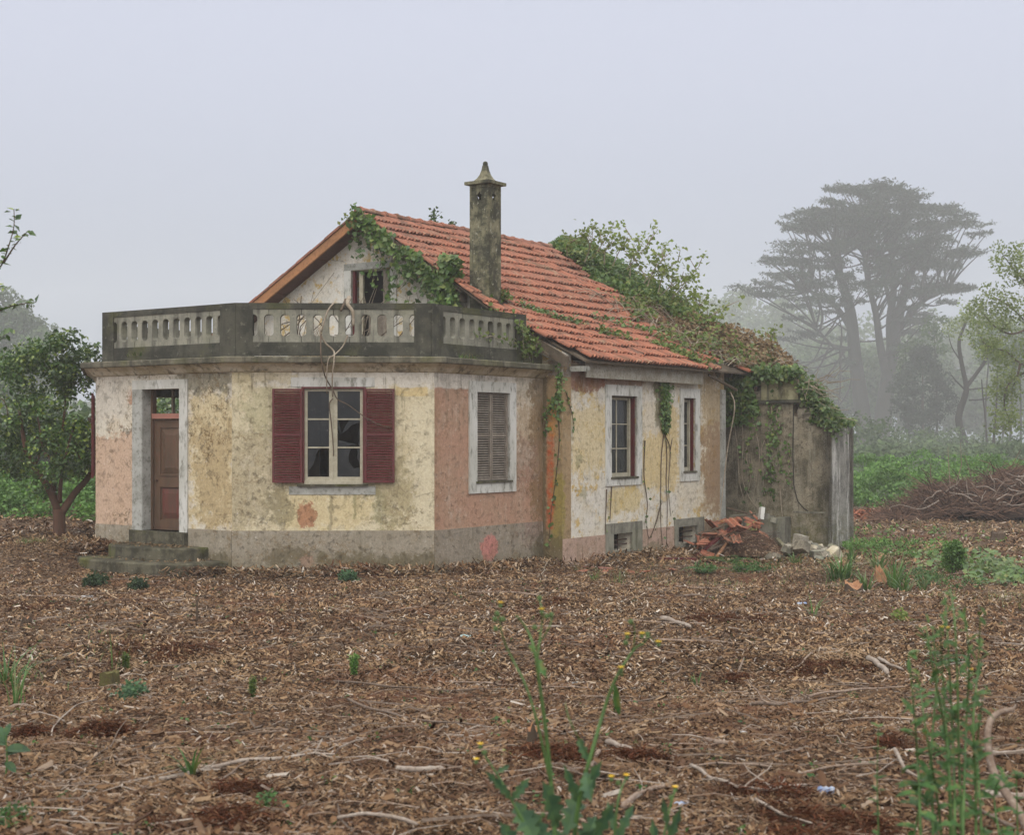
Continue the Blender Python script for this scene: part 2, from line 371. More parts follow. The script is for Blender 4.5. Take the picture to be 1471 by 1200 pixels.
def wall(name, fr, L, z0, top, holes, mat, parent, thick=.32, out=0.0, s_start=0.0):
    """plastered wall with real openings; top is a height or [(s, z)...]"""
    tf = (lambda s: top) if not isinstance(top, list) else (lambda s: float(np.interp(s, [p[0] for p in top], [p[1] for p in top])))
    ss = sorted({s_start, L} | {h[0] for h in holes} | {h[1] for h in holes} | ({p[0] for p in top if s_start < p[0] < L} if isinstance(top, list) else set()))
    mb = MB()
    def q(pts): mb.face([fr.pt(s, o, z) for s, o, z in pts], [(s + (out - o) * .8, z) for s, o, z in pts])
    oi = out - thick
    for a, b in zip(ss[:-1], ss[1:]):
        zs = sorted({z0} | {h[2] for h in holes} | {h[3] for h in holes}); zs = [z for z in zs if z < min(tf(a), tf(b)) - 1e-4]
        for k, z in enumerate(zs):
            last = k == len(zs) - 1; za, zb = (tf(a), tf(b)) if last else (zs[k + 1],) * 2
            m, zm = (a + b) / 2, (z + min(za, zb)) / 2
            if any(h[0] < m < h[1] and h[2] < zm < h[3] for h in holes): continue
            q([(a, out, z), (b, out, z), (b, out, zb), (a, out, za)]); q([(b, oi, z), (a, oi, z), (a, oi, za), (b, oi, zb)])
        q([(a, out, tf(a)), (b, out, tf(b)), (b, oi, tf(b)), (a, oi, tf(a))])
    for s in (s_start, L): 
        p = [(s, out, z0), (s, oi, z0), (s, oi, tf(s)), (s, out, tf(s))]; q(p if s == L else p[::-1])
    for (a, b, c, d) in holes:
        q([(a, out, c), (a, oi, c), (a, oi, d), (a, out, d)]); q([(b, oi, c), (b, out, c), (b, out, d), (b, oi, d)])
        q([(a, oi, d), (b, oi, d), (b, out, d), (a, out, d)]); q([(a, out, c), (b, out, c), (b, oi, c), (a, oi, c)])
    return mb.build(name, mat, parent)

def sweep(path, prof, mat, name, parent, closed=False):
    """profile (out, z) along a plan path with mitred corners; the outside is on the right of the way"""
    P = [np.array(p, float) for p in path]; nr = []
    for a, b in zip(P[:-1], P[1:]):
        d = (b - a) / np.linalg.norm(b - a); nr.append(np.array([d[1], -d[0]]))
    rows = []
    for k, p in enumerate(P):
        if k == 0: m = nr[0]
        elif k == len(P) - 1: m = nr[-1]
        else:
            m = nr[k - 1] + nr[k]; m = m / (1 + nr[k - 1].dot(nr[k]))
        rows.append([(p[0] + m[0] * o, p[1] + m[1] * o, z) for o, z in prof])
    mb = MB(); n = len(prof)
    for A_, B_ in zip(rows[:-1], rows[1:]):
        for k in range(n):
            j = (k + 1) % n; mb.face([A_[k], B_[k], B_[j], A_[j]])
    mb.face(rows[0][::-1]); mb.face(rows[-1]); return mb.build(name, mat, parent)
def offset_path(path, off):
    P = [np.array(p, float) for p in path]; nr = []
    for a, b in zip(P[:-1], P[1:]):
        d = (b - a) / np.linalg.norm(b - a); nr.append(np.array([d[1], -d[0]]))
    out = []
    for k, p in enumerate(P):
        m = nr[0] if k == 0 else nr[-1] if k == len(P) - 1 else (nr[k - 1] + nr[k]) / (1 + nr[k - 1].dot(nr[k]))
        out.append(p + m * off)
    return out
M = {}
# ------------------------------------------------------------------ ground sheet
def ground_mat():
    t = NT('mulched_red_earth', .95, .1); p = t.pos()
    n1 = t.noise(p, .55, 6, .62); n2 = t.noise(p, 2.3, 6, .65, off=(7, 2, 0)); n3 = t.noise(p, 14, 6, .75); v = t.voro(t.vmul(p, (1, 1, .2)), 28, out='Color')
    vs_ = t.sep(v)[0]
    chip = t.ramp(vs_, [(0, (.035, .022, .014)), (.35, (.09, .052, .03)), (.6, (.17, .105, .06)), (.85, (.27, .18, .11)), (1, (.36, .29, .21))])
    c = t.mix(t.ss(n3, .40, .60), (.05, .03, .019), chip)
    c = t.mix(t.mul(t.ss(n1, .50, .66), .6), c, (.11, .038, .018)); c = t.mix(t.mul(t.ss(n2, .55, .7), .5), c, (.045, .026, .016))
    # far field: green undergrowth beyond the clearing
    y = t.sep(p)[1]; x = t.sep(p)[0]; f = t.ss(t.math('ADD', y, t.mul(n1, 12.0)), 54, 66); c = t.mix(f, c, (.045, .07, .025))
    t.color(c); t.bump(t.math('ADD', n3, t.mul(vs_, .6)), .03, .8); return t.m
M['ground'] = ground_mat()
gx = np.unique(np.concatenate([np.linspace(-335, -30, 30), np.linspace(-30, 30, 171), np.linspace(30, 335, 30)]))
gy = np.unique(np.concatenate([np.linspace(-30, 2, 12), np.linspace(2, 16, 140), np.linspace(16, 48, 160), np.linspace(48, 120, 60), np.linspace(120, 550, 40)]))
XX, YY = np.meshgrid(gx, gy); ZZ = gz(XX, YY)
V = np.stack([XX.ravel(), YY.ravel(), ZZ.ravel()], 1); nx = len(gx); ii = (np.arange(len(gy) - 1)[:, None] * nx + np.arange(nx - 1)[None, :]).ravel()
g_ = np_mesh('ground', V, 0, 0, np.stack([ii, ii + 1, ii + nx + 1, ii + nx], 1), M['ground'], smooth=True); tag(g_, 'ground of brown wood mulch and red earth in a cleared plot', kind='structure')
# ------------------------------------------------------------------ materials of the house

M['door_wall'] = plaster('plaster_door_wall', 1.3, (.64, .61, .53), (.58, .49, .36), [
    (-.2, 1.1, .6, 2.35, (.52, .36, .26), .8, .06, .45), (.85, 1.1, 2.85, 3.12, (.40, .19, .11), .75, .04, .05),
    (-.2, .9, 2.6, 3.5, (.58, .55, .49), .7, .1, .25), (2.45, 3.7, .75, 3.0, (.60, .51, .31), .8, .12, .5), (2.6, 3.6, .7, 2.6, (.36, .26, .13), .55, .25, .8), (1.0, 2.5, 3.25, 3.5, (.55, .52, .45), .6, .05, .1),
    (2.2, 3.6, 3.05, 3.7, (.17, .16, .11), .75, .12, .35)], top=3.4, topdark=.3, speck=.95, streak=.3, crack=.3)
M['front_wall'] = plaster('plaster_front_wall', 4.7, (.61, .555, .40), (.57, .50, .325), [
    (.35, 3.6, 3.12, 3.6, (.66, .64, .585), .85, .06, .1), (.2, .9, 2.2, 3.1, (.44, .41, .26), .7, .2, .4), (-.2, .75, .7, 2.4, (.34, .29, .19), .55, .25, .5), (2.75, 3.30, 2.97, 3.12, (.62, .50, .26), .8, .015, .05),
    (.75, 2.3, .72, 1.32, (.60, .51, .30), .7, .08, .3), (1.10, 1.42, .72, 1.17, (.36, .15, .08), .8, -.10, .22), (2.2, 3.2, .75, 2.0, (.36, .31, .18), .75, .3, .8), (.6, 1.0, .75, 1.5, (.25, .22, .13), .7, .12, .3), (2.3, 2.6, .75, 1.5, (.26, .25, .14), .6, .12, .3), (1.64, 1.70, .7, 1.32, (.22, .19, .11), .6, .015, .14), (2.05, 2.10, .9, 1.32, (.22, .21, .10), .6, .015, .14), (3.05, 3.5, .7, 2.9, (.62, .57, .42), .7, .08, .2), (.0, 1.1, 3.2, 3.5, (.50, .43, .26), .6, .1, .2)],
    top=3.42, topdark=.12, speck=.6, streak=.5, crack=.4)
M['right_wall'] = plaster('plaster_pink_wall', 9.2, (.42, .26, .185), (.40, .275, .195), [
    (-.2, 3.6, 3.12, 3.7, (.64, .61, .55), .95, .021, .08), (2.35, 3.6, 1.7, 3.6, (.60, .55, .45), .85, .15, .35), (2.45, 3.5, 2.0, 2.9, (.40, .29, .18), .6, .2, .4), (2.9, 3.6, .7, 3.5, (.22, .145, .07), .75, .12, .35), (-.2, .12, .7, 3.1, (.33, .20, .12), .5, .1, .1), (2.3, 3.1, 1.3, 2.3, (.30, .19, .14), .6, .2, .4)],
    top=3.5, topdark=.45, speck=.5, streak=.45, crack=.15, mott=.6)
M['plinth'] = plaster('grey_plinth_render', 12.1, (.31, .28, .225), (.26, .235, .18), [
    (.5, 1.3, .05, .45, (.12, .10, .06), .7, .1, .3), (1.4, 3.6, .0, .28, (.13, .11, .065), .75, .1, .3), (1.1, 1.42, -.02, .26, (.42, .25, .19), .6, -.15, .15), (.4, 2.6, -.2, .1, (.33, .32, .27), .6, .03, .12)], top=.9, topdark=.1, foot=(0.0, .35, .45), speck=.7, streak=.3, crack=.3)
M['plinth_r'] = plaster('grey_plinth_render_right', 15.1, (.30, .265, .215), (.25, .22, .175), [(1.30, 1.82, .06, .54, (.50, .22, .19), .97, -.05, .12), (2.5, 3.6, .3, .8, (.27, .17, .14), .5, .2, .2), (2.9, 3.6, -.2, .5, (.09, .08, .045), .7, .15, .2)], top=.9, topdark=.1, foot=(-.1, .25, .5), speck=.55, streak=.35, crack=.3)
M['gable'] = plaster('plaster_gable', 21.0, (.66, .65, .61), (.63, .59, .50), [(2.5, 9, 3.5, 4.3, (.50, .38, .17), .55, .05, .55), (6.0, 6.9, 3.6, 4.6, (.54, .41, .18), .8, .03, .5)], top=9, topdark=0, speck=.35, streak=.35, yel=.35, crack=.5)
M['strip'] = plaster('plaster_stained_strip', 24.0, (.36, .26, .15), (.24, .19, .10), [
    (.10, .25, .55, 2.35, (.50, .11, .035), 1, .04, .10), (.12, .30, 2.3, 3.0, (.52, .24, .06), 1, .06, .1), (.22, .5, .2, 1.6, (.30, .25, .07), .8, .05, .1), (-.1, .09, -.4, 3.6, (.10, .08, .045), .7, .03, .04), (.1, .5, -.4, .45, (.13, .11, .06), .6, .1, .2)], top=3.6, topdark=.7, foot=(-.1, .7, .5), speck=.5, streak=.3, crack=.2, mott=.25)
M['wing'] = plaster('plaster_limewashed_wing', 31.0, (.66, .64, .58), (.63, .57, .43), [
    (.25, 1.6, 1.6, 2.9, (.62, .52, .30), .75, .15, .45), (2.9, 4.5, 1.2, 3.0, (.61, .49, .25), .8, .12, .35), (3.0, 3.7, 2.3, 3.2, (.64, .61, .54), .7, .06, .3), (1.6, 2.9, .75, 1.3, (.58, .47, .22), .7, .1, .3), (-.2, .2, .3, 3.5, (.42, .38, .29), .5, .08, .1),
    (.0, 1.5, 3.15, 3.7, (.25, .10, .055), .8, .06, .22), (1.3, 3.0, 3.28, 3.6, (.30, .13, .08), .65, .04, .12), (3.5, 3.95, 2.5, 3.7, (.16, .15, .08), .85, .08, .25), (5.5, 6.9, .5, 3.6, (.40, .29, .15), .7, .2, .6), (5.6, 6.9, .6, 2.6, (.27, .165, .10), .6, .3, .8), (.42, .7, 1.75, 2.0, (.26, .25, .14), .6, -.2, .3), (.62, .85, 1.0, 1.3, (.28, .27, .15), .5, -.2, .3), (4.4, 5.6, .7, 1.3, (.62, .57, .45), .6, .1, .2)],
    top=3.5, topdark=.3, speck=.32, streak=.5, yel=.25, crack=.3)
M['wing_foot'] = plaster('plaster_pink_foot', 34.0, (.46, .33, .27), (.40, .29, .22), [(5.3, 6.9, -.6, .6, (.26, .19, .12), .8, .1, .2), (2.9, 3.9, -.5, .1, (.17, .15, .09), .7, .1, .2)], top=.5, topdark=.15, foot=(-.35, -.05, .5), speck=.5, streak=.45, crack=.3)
M['annexe'] = stained('annexe_streaked_render', 41.0, (.085, .075, .05), (.235, .205, .145), (.30, .275, .21), .45, .7, .6)
M['annexe_end'] = stained('annexe_pale_streaked_render', 44.0, (.115, .115, .105), (.26, .255, .225), (.52, .51, .47), .8, .35, .5)
M['inside'] = simple('old_inside_plaster', (.16, .145, .115), (.10, .09, .07), 2, dirt=(.05, .045, .035), bump=.002)
M['floor'] = simple('dusty_floor', (.09, .075, .055), (.06, .05, .04), 4)
M['ledge'] = concrete('weathered_cornice', (.085, .08, .058), (.17, .155, .11), moss=.5, lich=.3); M['soffit_plaster'] = concrete('stained_cornice_plaster', (.42, .36, .24), (.60, .55, .43), moss=.15, lich=.2)
M['parapet'] = concrete('blackened_parapet_concrete', (.044, .044, .035), (.085, .082, .062), moss=.45, lich=.22)
M['baluster'] = concrete('grey_baluster_concrete', (.21, .205, .165), (.29, .28, .22), moss=.25, lich=.2, scale=1.6)
M['box_plaster'] = concrete('mossy_yellow_box_plaster', (.16, .15, .085), (.36, .34, .21), moss=.5, lich=.4); M['chim'] = concrete('lichened_chimney_render', (.055, .055, .038), (.215, .20, .125), moss=.3, lich=.8, scale=1.3)
M['conc'] = concrete('basement_frame_concrete', (.17, .165, .13), (.25, .24, .19), moss=.3, lich=.3, scale=1.4)
M['stone'] = concrete('step_stone', (.05, .046, .03), (.12, .11, .075), moss=.85, lich=.25, scale=1.5)
M['stone_end'] = concrete('rough_block', (.14, .125, .095), (.28, .25, .19), moss=.4, lich=.4, scale=2)
M['surround'] = simple('limewashed_stone_surround', (.58, .575, .53), (.46, .455, .40), 1.6, .9, st=(1, 1, .4), dirt=(.15, .145, .11), dk=.8, bump=.006)
M['surround_grey'] = simple('weathered_grey_surround', (.42, .42, .385), (.27, .27, .235), 2.2, .9, dirt=(.12, .12, .09), dk=.65, bump=.006)
M['maroon'] = simple('maroon_paint', (.115, .014, .016), (.085, .014, .014), 5, .55, dirt=(.035, .018, .014), dk=.5, bump=.001, spec=.4)
M['grey_shutter'] = simple('bare_grey_shutter_wood', (.27, .235, .19), (.19, .16, .125), 7, .85, dirt=(.09, .07, .05), dk=.5, bump=.002)
M['cream'] = simple('cream_window_paint', (.44, .41, .31), (.34, .31, .225), 7, .6, dirt=(.22, .18, .11), dk=.4, bump=.002)
M['door'] = simple('worn_brown_door_paint', (.125, .075, .045), (.09, .06, .038), 5, .6, st=(1, 1, .25), dirt=(.16, .04, .03), dk=.35, bump=.002)
M['door_red'] = simple('worn_red_door_panel', (.15, .045, .035), (.10, .052, .036), 8, .6, st=(1, 1, .25), dirt=(.09, .06, .03), dk=.5, bump=.002)
M['pinkbar'] = simple('faded_pink_transom', (.40, .17, .13), (.33, .16, .12), 8, .7, dirt=(.2, .1, .07))
M['fascia'] = simple('orange_stained_fascia', (.40, .19, .085), (.30, .15, .07), 3, .8, dirt=(.15, .08, .04), dk=.6, bump=.003)
M['fascia_white'] = simple('peeling_white_fascia', (.36, .34, .28), (.26, .235, .18), 4, .85, dirt=(.10, .09, .06), dk=.7)
M['soffit'] = simple('dark_red_soffit_boards', (.13, .06, .048), (.09, .045, .035), 3, .8, dirt=(.04, .025, .02), dk=.5)
M['timber'] = simple('rotten_timber', (.13, .10, .07), (.08, .065, .045), 6, .9, dirt=(.03, .025, .02), dk=.5, bump=.008)
M['iron'] = simple('rusty_iron', (.075, .04, .025), (.05, .03, .02), 12, .8)
M['dark'] = simple('dark_recess', (.035, .03, .024), (.025, .022, .018), 3)  # near black, for sheets standing in for unlit depth, and for the cable
def tile_mat():
    t = NT('clay_roof_tile', .85, .2); p = t.pos(); o = t.oinfo(); isl = t.island()
    r = t.math('FRACT', t.math('ADD', o, isl))
    c = t.ramp(r, [(0, (.23, .095, .06)), (.22, (.36, .135, .078)), (.45, (.27, .11, .07)), (.65, (.41, .175, .105)), (.85, (.32, .12, .072)), (1, (.15, .078, .058))])
    n = t.noise(p, 1.1, 6, .65); n2 = t.noise(p, 14, 6, .7); n3 = t.noise(p, 5, 6, .7, off=(3, 3, 3))
    z = t.sep(p)[2]; up = t.mul(t.ss(z, 4.3, 6.4), t.ss(n, .35, .62)); c = t.mix(t.mul(up, .45), c, (.22, .12, .092))
    c = t.mix(t.mul(t.ss(n3, .50, .62), .6), c, (.085, .06, .045)); c = t.mix(t.mul(t.ss(t.noise(p, 2.6, 7, .75, off=(8, 1, 3)), .55, .64), .5), c, (.30, .25, .17)); c = t.mix(t.mul(t.ss(t.noise(p, 1.7, 8, .75, off=(2, 9, 6)), .53, .63), .5), c, (.085, .07, .042)); c = t.mix(t.mul(t.ss(n2, .58, .68), .6), c, (.07, .055, .035)); c = t.mix(t.mul(t.ss(n2, .30, .38, 1, 0), .35), c, (.42, .22, .15))
    t.color(c); t.bump(n2, .004, .7); return t.m
M['tile'] = tile_mat()
def glass_mat(name, dust):
    t = NT(name, .3, .5); n = t.noise(t.pos(), 3.5, 7, .7, st=(1, 1, .7)); n2 = t.noise(t.pos(), 22, 5, .7)
    c = t.mix(t.ss(n, .4, .7), (.022, .024, .025), (.055, .056, .056)); c = t.mix(t.mul(t.ss(n2, .62, .7), .7), c, (.3, .3, .29)); t.color(c); t.b.inputs['Roughness'].default_value = .12
    tr = t.new('ShaderNodeBsdfTransparent'); tr.inputs[0].default_value = (.75, .8, .8, 1); ms = t.new('ShaderNodeMixShader'); ms.inputs[0].default_value = 1 - dust
    o = t.t.nodes['Material Output']; t.lk(t.b.outputs[0], ms.inputs[1]); t.lk(tr.outputs[0], ms.inputs[2]); t.lk(ms.outputs[0], o.inputs[0]); return t.m
M['glass'] = glass_mat('dusty_window_glass', .62)
M['inner_pale'] = simple('pale_grey_board', (.42, .42, .42), (.33, .33, .34), 3, .9)

# ------------------------------------------------------------------ the house
house = thing('derelict_house', 'derelict one storey house with peeling yellow and pink plaster, balustraded terrace and red tiled roof', 'house', (float(PD[0]), float(PD[1]), -.2))
frDoor, frFront, frRight = Fr(LC, Gd), Fr(PA, PB - PA), Fr(PB, Wd)
frStrip, frWing = Fr(PC, Gd), Fr(PD, Wd)
E3 = lambda u, v: PD + Wd * u - Gd * v
Q0, Q1 = E3(0, 9.16), E3(-3.31, 9.16)
bay = [Q0, Q1, LC, PA, PB, PC]
frLeft, frChamf = Fr(Q0, Q1 - Q0), Fr(Q1, LC - Q1)
ZT = 3.60
LF = float(np.linalg.norm(PB - PA)); LCh = float(np.linalg.norm(LC - Q1))
def wl(n, fr, L, z0, top, holes, mat, **k): return wall(n, fr, L, z0, top, holes, M[mat], house, **k)
wl('wall', frDoor, 3.52, -.5, ZT, [(1.279, 2.252, .62, 3.12)], 'door_wall')
wl('wall', frFront, LF, -.5, ZT, [(1.216, 2.214, 1.52, 3.11)], 'front_wall')
wl('wall', frRight, 3.31, -.6, ZT, [(1.191, 2.19, 1.48, 3.07)], 'right_wall')
wl('wall', frChamf, LCh, -.5, ZT, [(1.1, 2.1, 1.52, 3.11)], 'front_wall')
wl('wall', frLeft, 3.31, -.5, ZT, [(1.0, 2.3, 1.2, 3.11)], 'front_wall')
# grey plinth band, a touch proud of the wall
wl('plinth', frDoor, 1.03, -.5, .69, [], 'plinth', thick=.05, out=.014)
wl('plinth', frDoor, 3.52, -.5, .69, [], 'plinth', thick=.05, out=.014, s_start=2.46)
wl('plinth', frFront, LF, -.5, .69, [], 'plinth', thick=.05, out=.014)
wl('plinth', frRight, 3.29, -.6, .69, [], 'plinth_r', thick=.05, out=.014)
# long walls of the main body
SL = [(4.67, 6.70), (1.5, 4.70), (0.0, 3.83)]
def roofz(v): return float(np.interp(v, [-.35, 1.5, 4.67, 9.9], [3.745, 4.80, 6.86, 3.95]))
gt = [(0, roofz(9.34) - .12), (4.67, roofz(4.67) - .14), (9.34 - 1.5, roofz(1.5) - .12), (9.34, roofz(0) - .12)]
frGable = Fr(E3(0, 9.34), Gd)     # s = 9.34 - v
wl('gable_wall', frGable, 9.34, 3.4, gt, [(9.34 - 5.21, 9.34 - 4.16, 3.62, 5.71)], 'gable', thick=.3)
wl('wall', Fr(PC, Gd), .438, -.6, 3.4, [], 'strip', thick=.3, out=.006)
wl('wall', frWing, 6.63, -.6, 3.72, [(1.725, 2.728, 1.47, 3.09), (4.698, 5.233, 1.53, 3.105), (1.80, 2.52, .02, .36), (4.45, 5.30, .0, .36)], 'wing', thick=.32)
mb = MB()
wl('plinth', frWing, 1.516, -.6, .365, [], 'wing_foot', thick=.05, out=.01)
wl('plinth', frWing, 4.30, -.6, .39, [], 'wing_foot', thick=.05, out=.01, s_start=2.93)
wl('plinth', frWing, 6.63, -.6, .42, [], 'wing_foot', thick=.05, out=.01, s_start=5.63)
# recess between the wing and the annexe, with its dark doorway
frRec = Fr(E3(6.63, .02), -Gd); wl('recess_wall', Fr(E3(6.63 + .75, .9), Gd), .9, -.6, 3.9, [], 'annexe', thick=.25)
wl('recess_wall', Fr(E3(6.6, .9), Wd), .8, -.6, 3.7, [], 'annexe', thick=.2)
# back and far-left walls, hidden but closing the rooms
wl('wall', Fr(E3(9.2, 9.34), -Wd), 9.2, -.5, 3.72, [(2, 3.2, 1.2, 3.0), (6, 7.2, 1.2, 3.0)], 'wing', thick=.3)
wl('wall', Fr(E3(9.2, .33), -Gd), 9.0, -.5, 3.72, [], 'wing', thick=.3)
wl('wall', Fr(E3(7.4, 0), Wd), 1.8, -.5, 3.72, [], 'wing', thick=.3)
# floors, terrace slab, inner wall
def poly_slab(name, pts, z0, z1, mat):
    mb = MB(); mb.prism([(p[0], p[1], z0) for p in pts][::-1], [(p[0], p[1], z1) for p in pts][::-1]); return mb.build(name, M[mat], house)
inn = offset_path(bay, -.04)
poly_slab('terrace_slab', inn, 3.45, 3.60, 'ledge')
inn2 = offset_path(bay, -.33)
poly_slab('floor', inn2, .42, .52, 'floor')
poly_slab('floor', [E3(.02, .33), E3(.02, 9.0), E3(9.1, 9.0), E3(9.1, .33)], .42, .52, 'floor')
poly_slab('ceiling', [E3(.02, .33), E3(.02, 9.0), E3(9.1, 9.0), E3(9.1, .33)], 3.5, 3.58, 'inside')
wl('inner_wall', Fr(E3(-.01, 9.1), Gd), 8.6, -.5, 3.44, [(2.5, 3.5, .5, 2.7)], 'inside', thick=.2)
wl('inner_wall', Fr(E3(.3, 3.6), Wd), 8.5, .52, 3.5, [(3, 4, .52, 2.6)], 'inside', thick=.15)

# cornice round the bay
cp = [Q0, Q1, LC, PA, PB, PC + Wd * .0]
sweep(cp, [(0.001, 3.37), (.045, 3.39), (.10, 3.45), (.16, 3.495), (.20, 3.519), (.0, 3.519)], M['soffit_plaster'], 'cornice_moulding', house)
sweep(cp, [(-.28, 3.52), (.255, 3.52), (.265, 3.535), (.265, 3.612), (.25, 3.628), (-.28, 3.632)], M['ledge'], 'cornice', house)
mb = MB(); Fr(PC + Wd * -.02, Wd).box(mb, -.1, .35, -.3, .262, 3.52, 3.63); mb.build('cornice_end', M['ledge'], house)
# gutter-level block behind the cornice end
mb = MB(); frRight.box(mb, 2.83, 3.33, -.35, -.02, 3.634, 4.02); mb.build('parapet_stub', M['ledge'], house)

# balustrade
pp = offset_path(bay, -.13)
BT = .13
def baluster(fr, s, w, z0, z1, par):
    hw, wa = w / 2 - .004, w * .205
    h = z1 - z0; pts = []
    def side(sg):
        out = [(sg * hw, z0), (sg * hw, z0 + .105)]
        cz0, cz1 = z0 + .165, z1 - .15
        for k in range(5):
            a = math.pi / 2 * k / 4; out.append((sg * (hw - (hw - wa) * math.sin(a)), cz0 - .065 * math.cos(a)))
        for k in range(5):
            a = math.pi / 2 * (4 - k) / 4; out.append((sg * (hw - (hw - wa) * math.sin(a)), cz1 + .065 * math.cos(a)))
        out += [(sg * hw, z1 - .09), (sg * hw, z1)]; return out
    R_, L_ = side(1), side(-1)[::-1]
    poly = [(s + a, b) for a, b in R_ + L_]
    mb = MB()
    # convex strips so that the concave outline fills properly
    n = len(R_)
    for o, flip in ((0, 0), (-BT, 1)):
        for k in range(n - 1):
            q = [(s + R_[k][0], R_[k][1]), (s + R_[k + 1][0], R_[k + 1][1]), (s - R_[k + 1][0], R_[k + 1][1]), (s - R_[k][0], R_[k][1])]
            f = [fr.pt(a, o, b) for a, b in q]; mb.face(f if not flip else f[::-1])
    m = len(poly)
    for k in range(m):
        a, b = poly[k], poly[(k + 1) % m]; mb.face([fr.pt(a[0], 0, a[1]), fr.pt(a[0], -BT, a[1]), fr.pt(b[0], -BT, b[1]), fr.pt(b[0], 0, b[1])])
    return mb.build('baluster', M['baluster'], par)
def balustrade(k, s0, s1, L, n, ends=(0, 0)):
    fr = Fr(pp[k], pp[k + 1] - pp[k]); L = L or float(np.linalg.norm(pp[k + 1] - pp[k]))
    par = empty('balustrade', house)
    z0, z1, zb, zt = 3.89, 4.45, 3.645, 4.555
    mb = MB(); fr.box(mb, s0, s1, -.16, .012, z1, zt); mb.build('top_rail', M['parapet'], par)
    mb = MB(); fr.box(mb, s0, s1, -.16, .012, zb + .018, z0); mb.build('base_beam', M['parapet'], par)
    for a, b in ((0, s0), (s1, L)):
        mb = MB(); fr.box(mb, a, b, -.17, .016, zb, zt + .001); mb.build('pier', M['parapet'], par)
    p = (s1 - s0) / n
    for q in range(n): baluster(fr, s0 + p * (q + .5) + random.uniform(-.003, .003), p, z0 + .001, z1 - .001, par)
    return par
balustrade(2, .308, 3.067, None, 10)
balustrade(3, .287, 3.025, None, 10)
balustrade(4, .333, 2.58, 2.853, 8)
balustrade(0, .2, 3.0, None, 10)
balustrade(1, .3, 2.9, None, 10)

# steps at the door
def step(cx_, hw, r, z0, z1, label=None):
    pts = []
    for k in range(25):
        a = math.pi * k / 24; q = abs(math.cos(a)) ** .75 * (1 if math.cos(a) > 0 else -1)
        pts.append((cx_ - hw * q, .012 + r * math.sin(a) ** .8))
    b = [frDoor.pt(s, o, z0) for s, o in pts]; rim = [frDoor.pt(cx_ + (s - cx_) * 1.0, o, z1 - .025) for s, o in pts]
    t_ = [frDoor.pt(cx_ + (s - cx_) * .985, o * .985, z1) for s, o in pts]
    mb = MB()
    for k in range(24):
        mb.face([b[k], b[k + 1], rim[k + 1], rim[k]]); mb.face([rim[k], rim[k + 1], t_[k + 1], t_[k]])
    mb.face(t_); return mb.build('step', M['stone'], house)
step(1.82, 1.62, 1.12, -.4, .17); step(1.85, 1.12, .66, .1, .385)
mb = MB(); frDoor.box(mb, 1.03, 2.46, -.33, .10, .38, .62); mb.build('threshold', M['stone'], house)
litter = MB()

# door
door = empty('door', house)
def dbox(name, mat, s0, s1, o0, o1, z0, z1, par, fr=frDoor):
    mb = MB(); fr.box(mb, s0, s1, o0, o1, z0, z1); return mb.build(name, M[mat], par)
dbox('surround', 'surround_grey', 1.033, 1.279, -.02, .03, .62, 3.12, door); dbox('surround', 'surround', 2.252, 2.453, -.02, .03, .62, 3.12, door)
dbox('surround', 'surround', 1.033, 2.453, -.02, .032, 3.12, 3.28, door)
dbox('surround', 'surround_grey', 1.277, 1.295, -.25, .025, .62, 3.118, door)
dbox('frame', 'door', 1.296, 1.345, -.26, -.17, .62, 3.117, door); dbox('frame', 'door', 2.205, 2.25, -.26, -.17, .62, 3.117, door)
dbox('transom_bar', 'pinkbar', 1.345, 2.205, -.27, -.15, 2.60, 2.69, door)
leaf_o = -.235
dbox('leaf', 'door', 1.347, 2.203, leaf_o - .03, leaf_o, .625, 2.598, door)
for s0, s1 in ((1.347, 1.50), (2.06, 2.203)): dbox('stile', 'door', s0, s1, leaf_o, leaf_o + .022, .626, 2.597, door)
for z0, z1 in ((.626, .80), (1.40, 1.60), (2.44, 2.597)): dbox('rail', 'door', 1.50, 2.06, leaf_o, leaf_o + .0215, z0, z1, door)
def raised(s0, s1, z0, z1, mat):
    mb = MB(); a = [(s0, z0), (s1, z0), (s1, z1), (s0, z1)]; i = .10; b = [(s0 + i, z0 + i), (s1 - i, z0 + i), (s1 - i, z1 - i), (s0 + i, z1 - i)]
    A_ = [frDoor.pt(s, leaf_o + .002, z) for s, z in a]; B_ = [frDoor.pt(s, leaf_o + .03, z) for s, z in b]
    for k in range(4): mb.face([A_[k], A_[(k + 1) % 4], B_[(k + 1) % 4], B_[k]])
    mb.face(B_); return mb.build('panel', M[mat], door)
raised(1.53, 2.03, 1.63, 2.41, 'door'); raised(1.53, 2.03, .83, 1.37, 'door_red')
for z0 in (1.585, 1.385): dbox('moulding', 'door', 1.48, 2.08, leaf_o + .0225, leaf_o + .04, z0, z0 + .03, door)
dbox('transom_frame', 'timber', 1.80, 1.84, -.25, -.20, 2.692, 3.11, door)
mb = MB(); mb.lathe(frDoor.pt(1.42, leaf_o + .05, 1.50), [(.0, -.02), (.02, -.015), (.024, 0), (.02, .015), (0, .02)], 8); mb.build('handle', M['iron'], door)

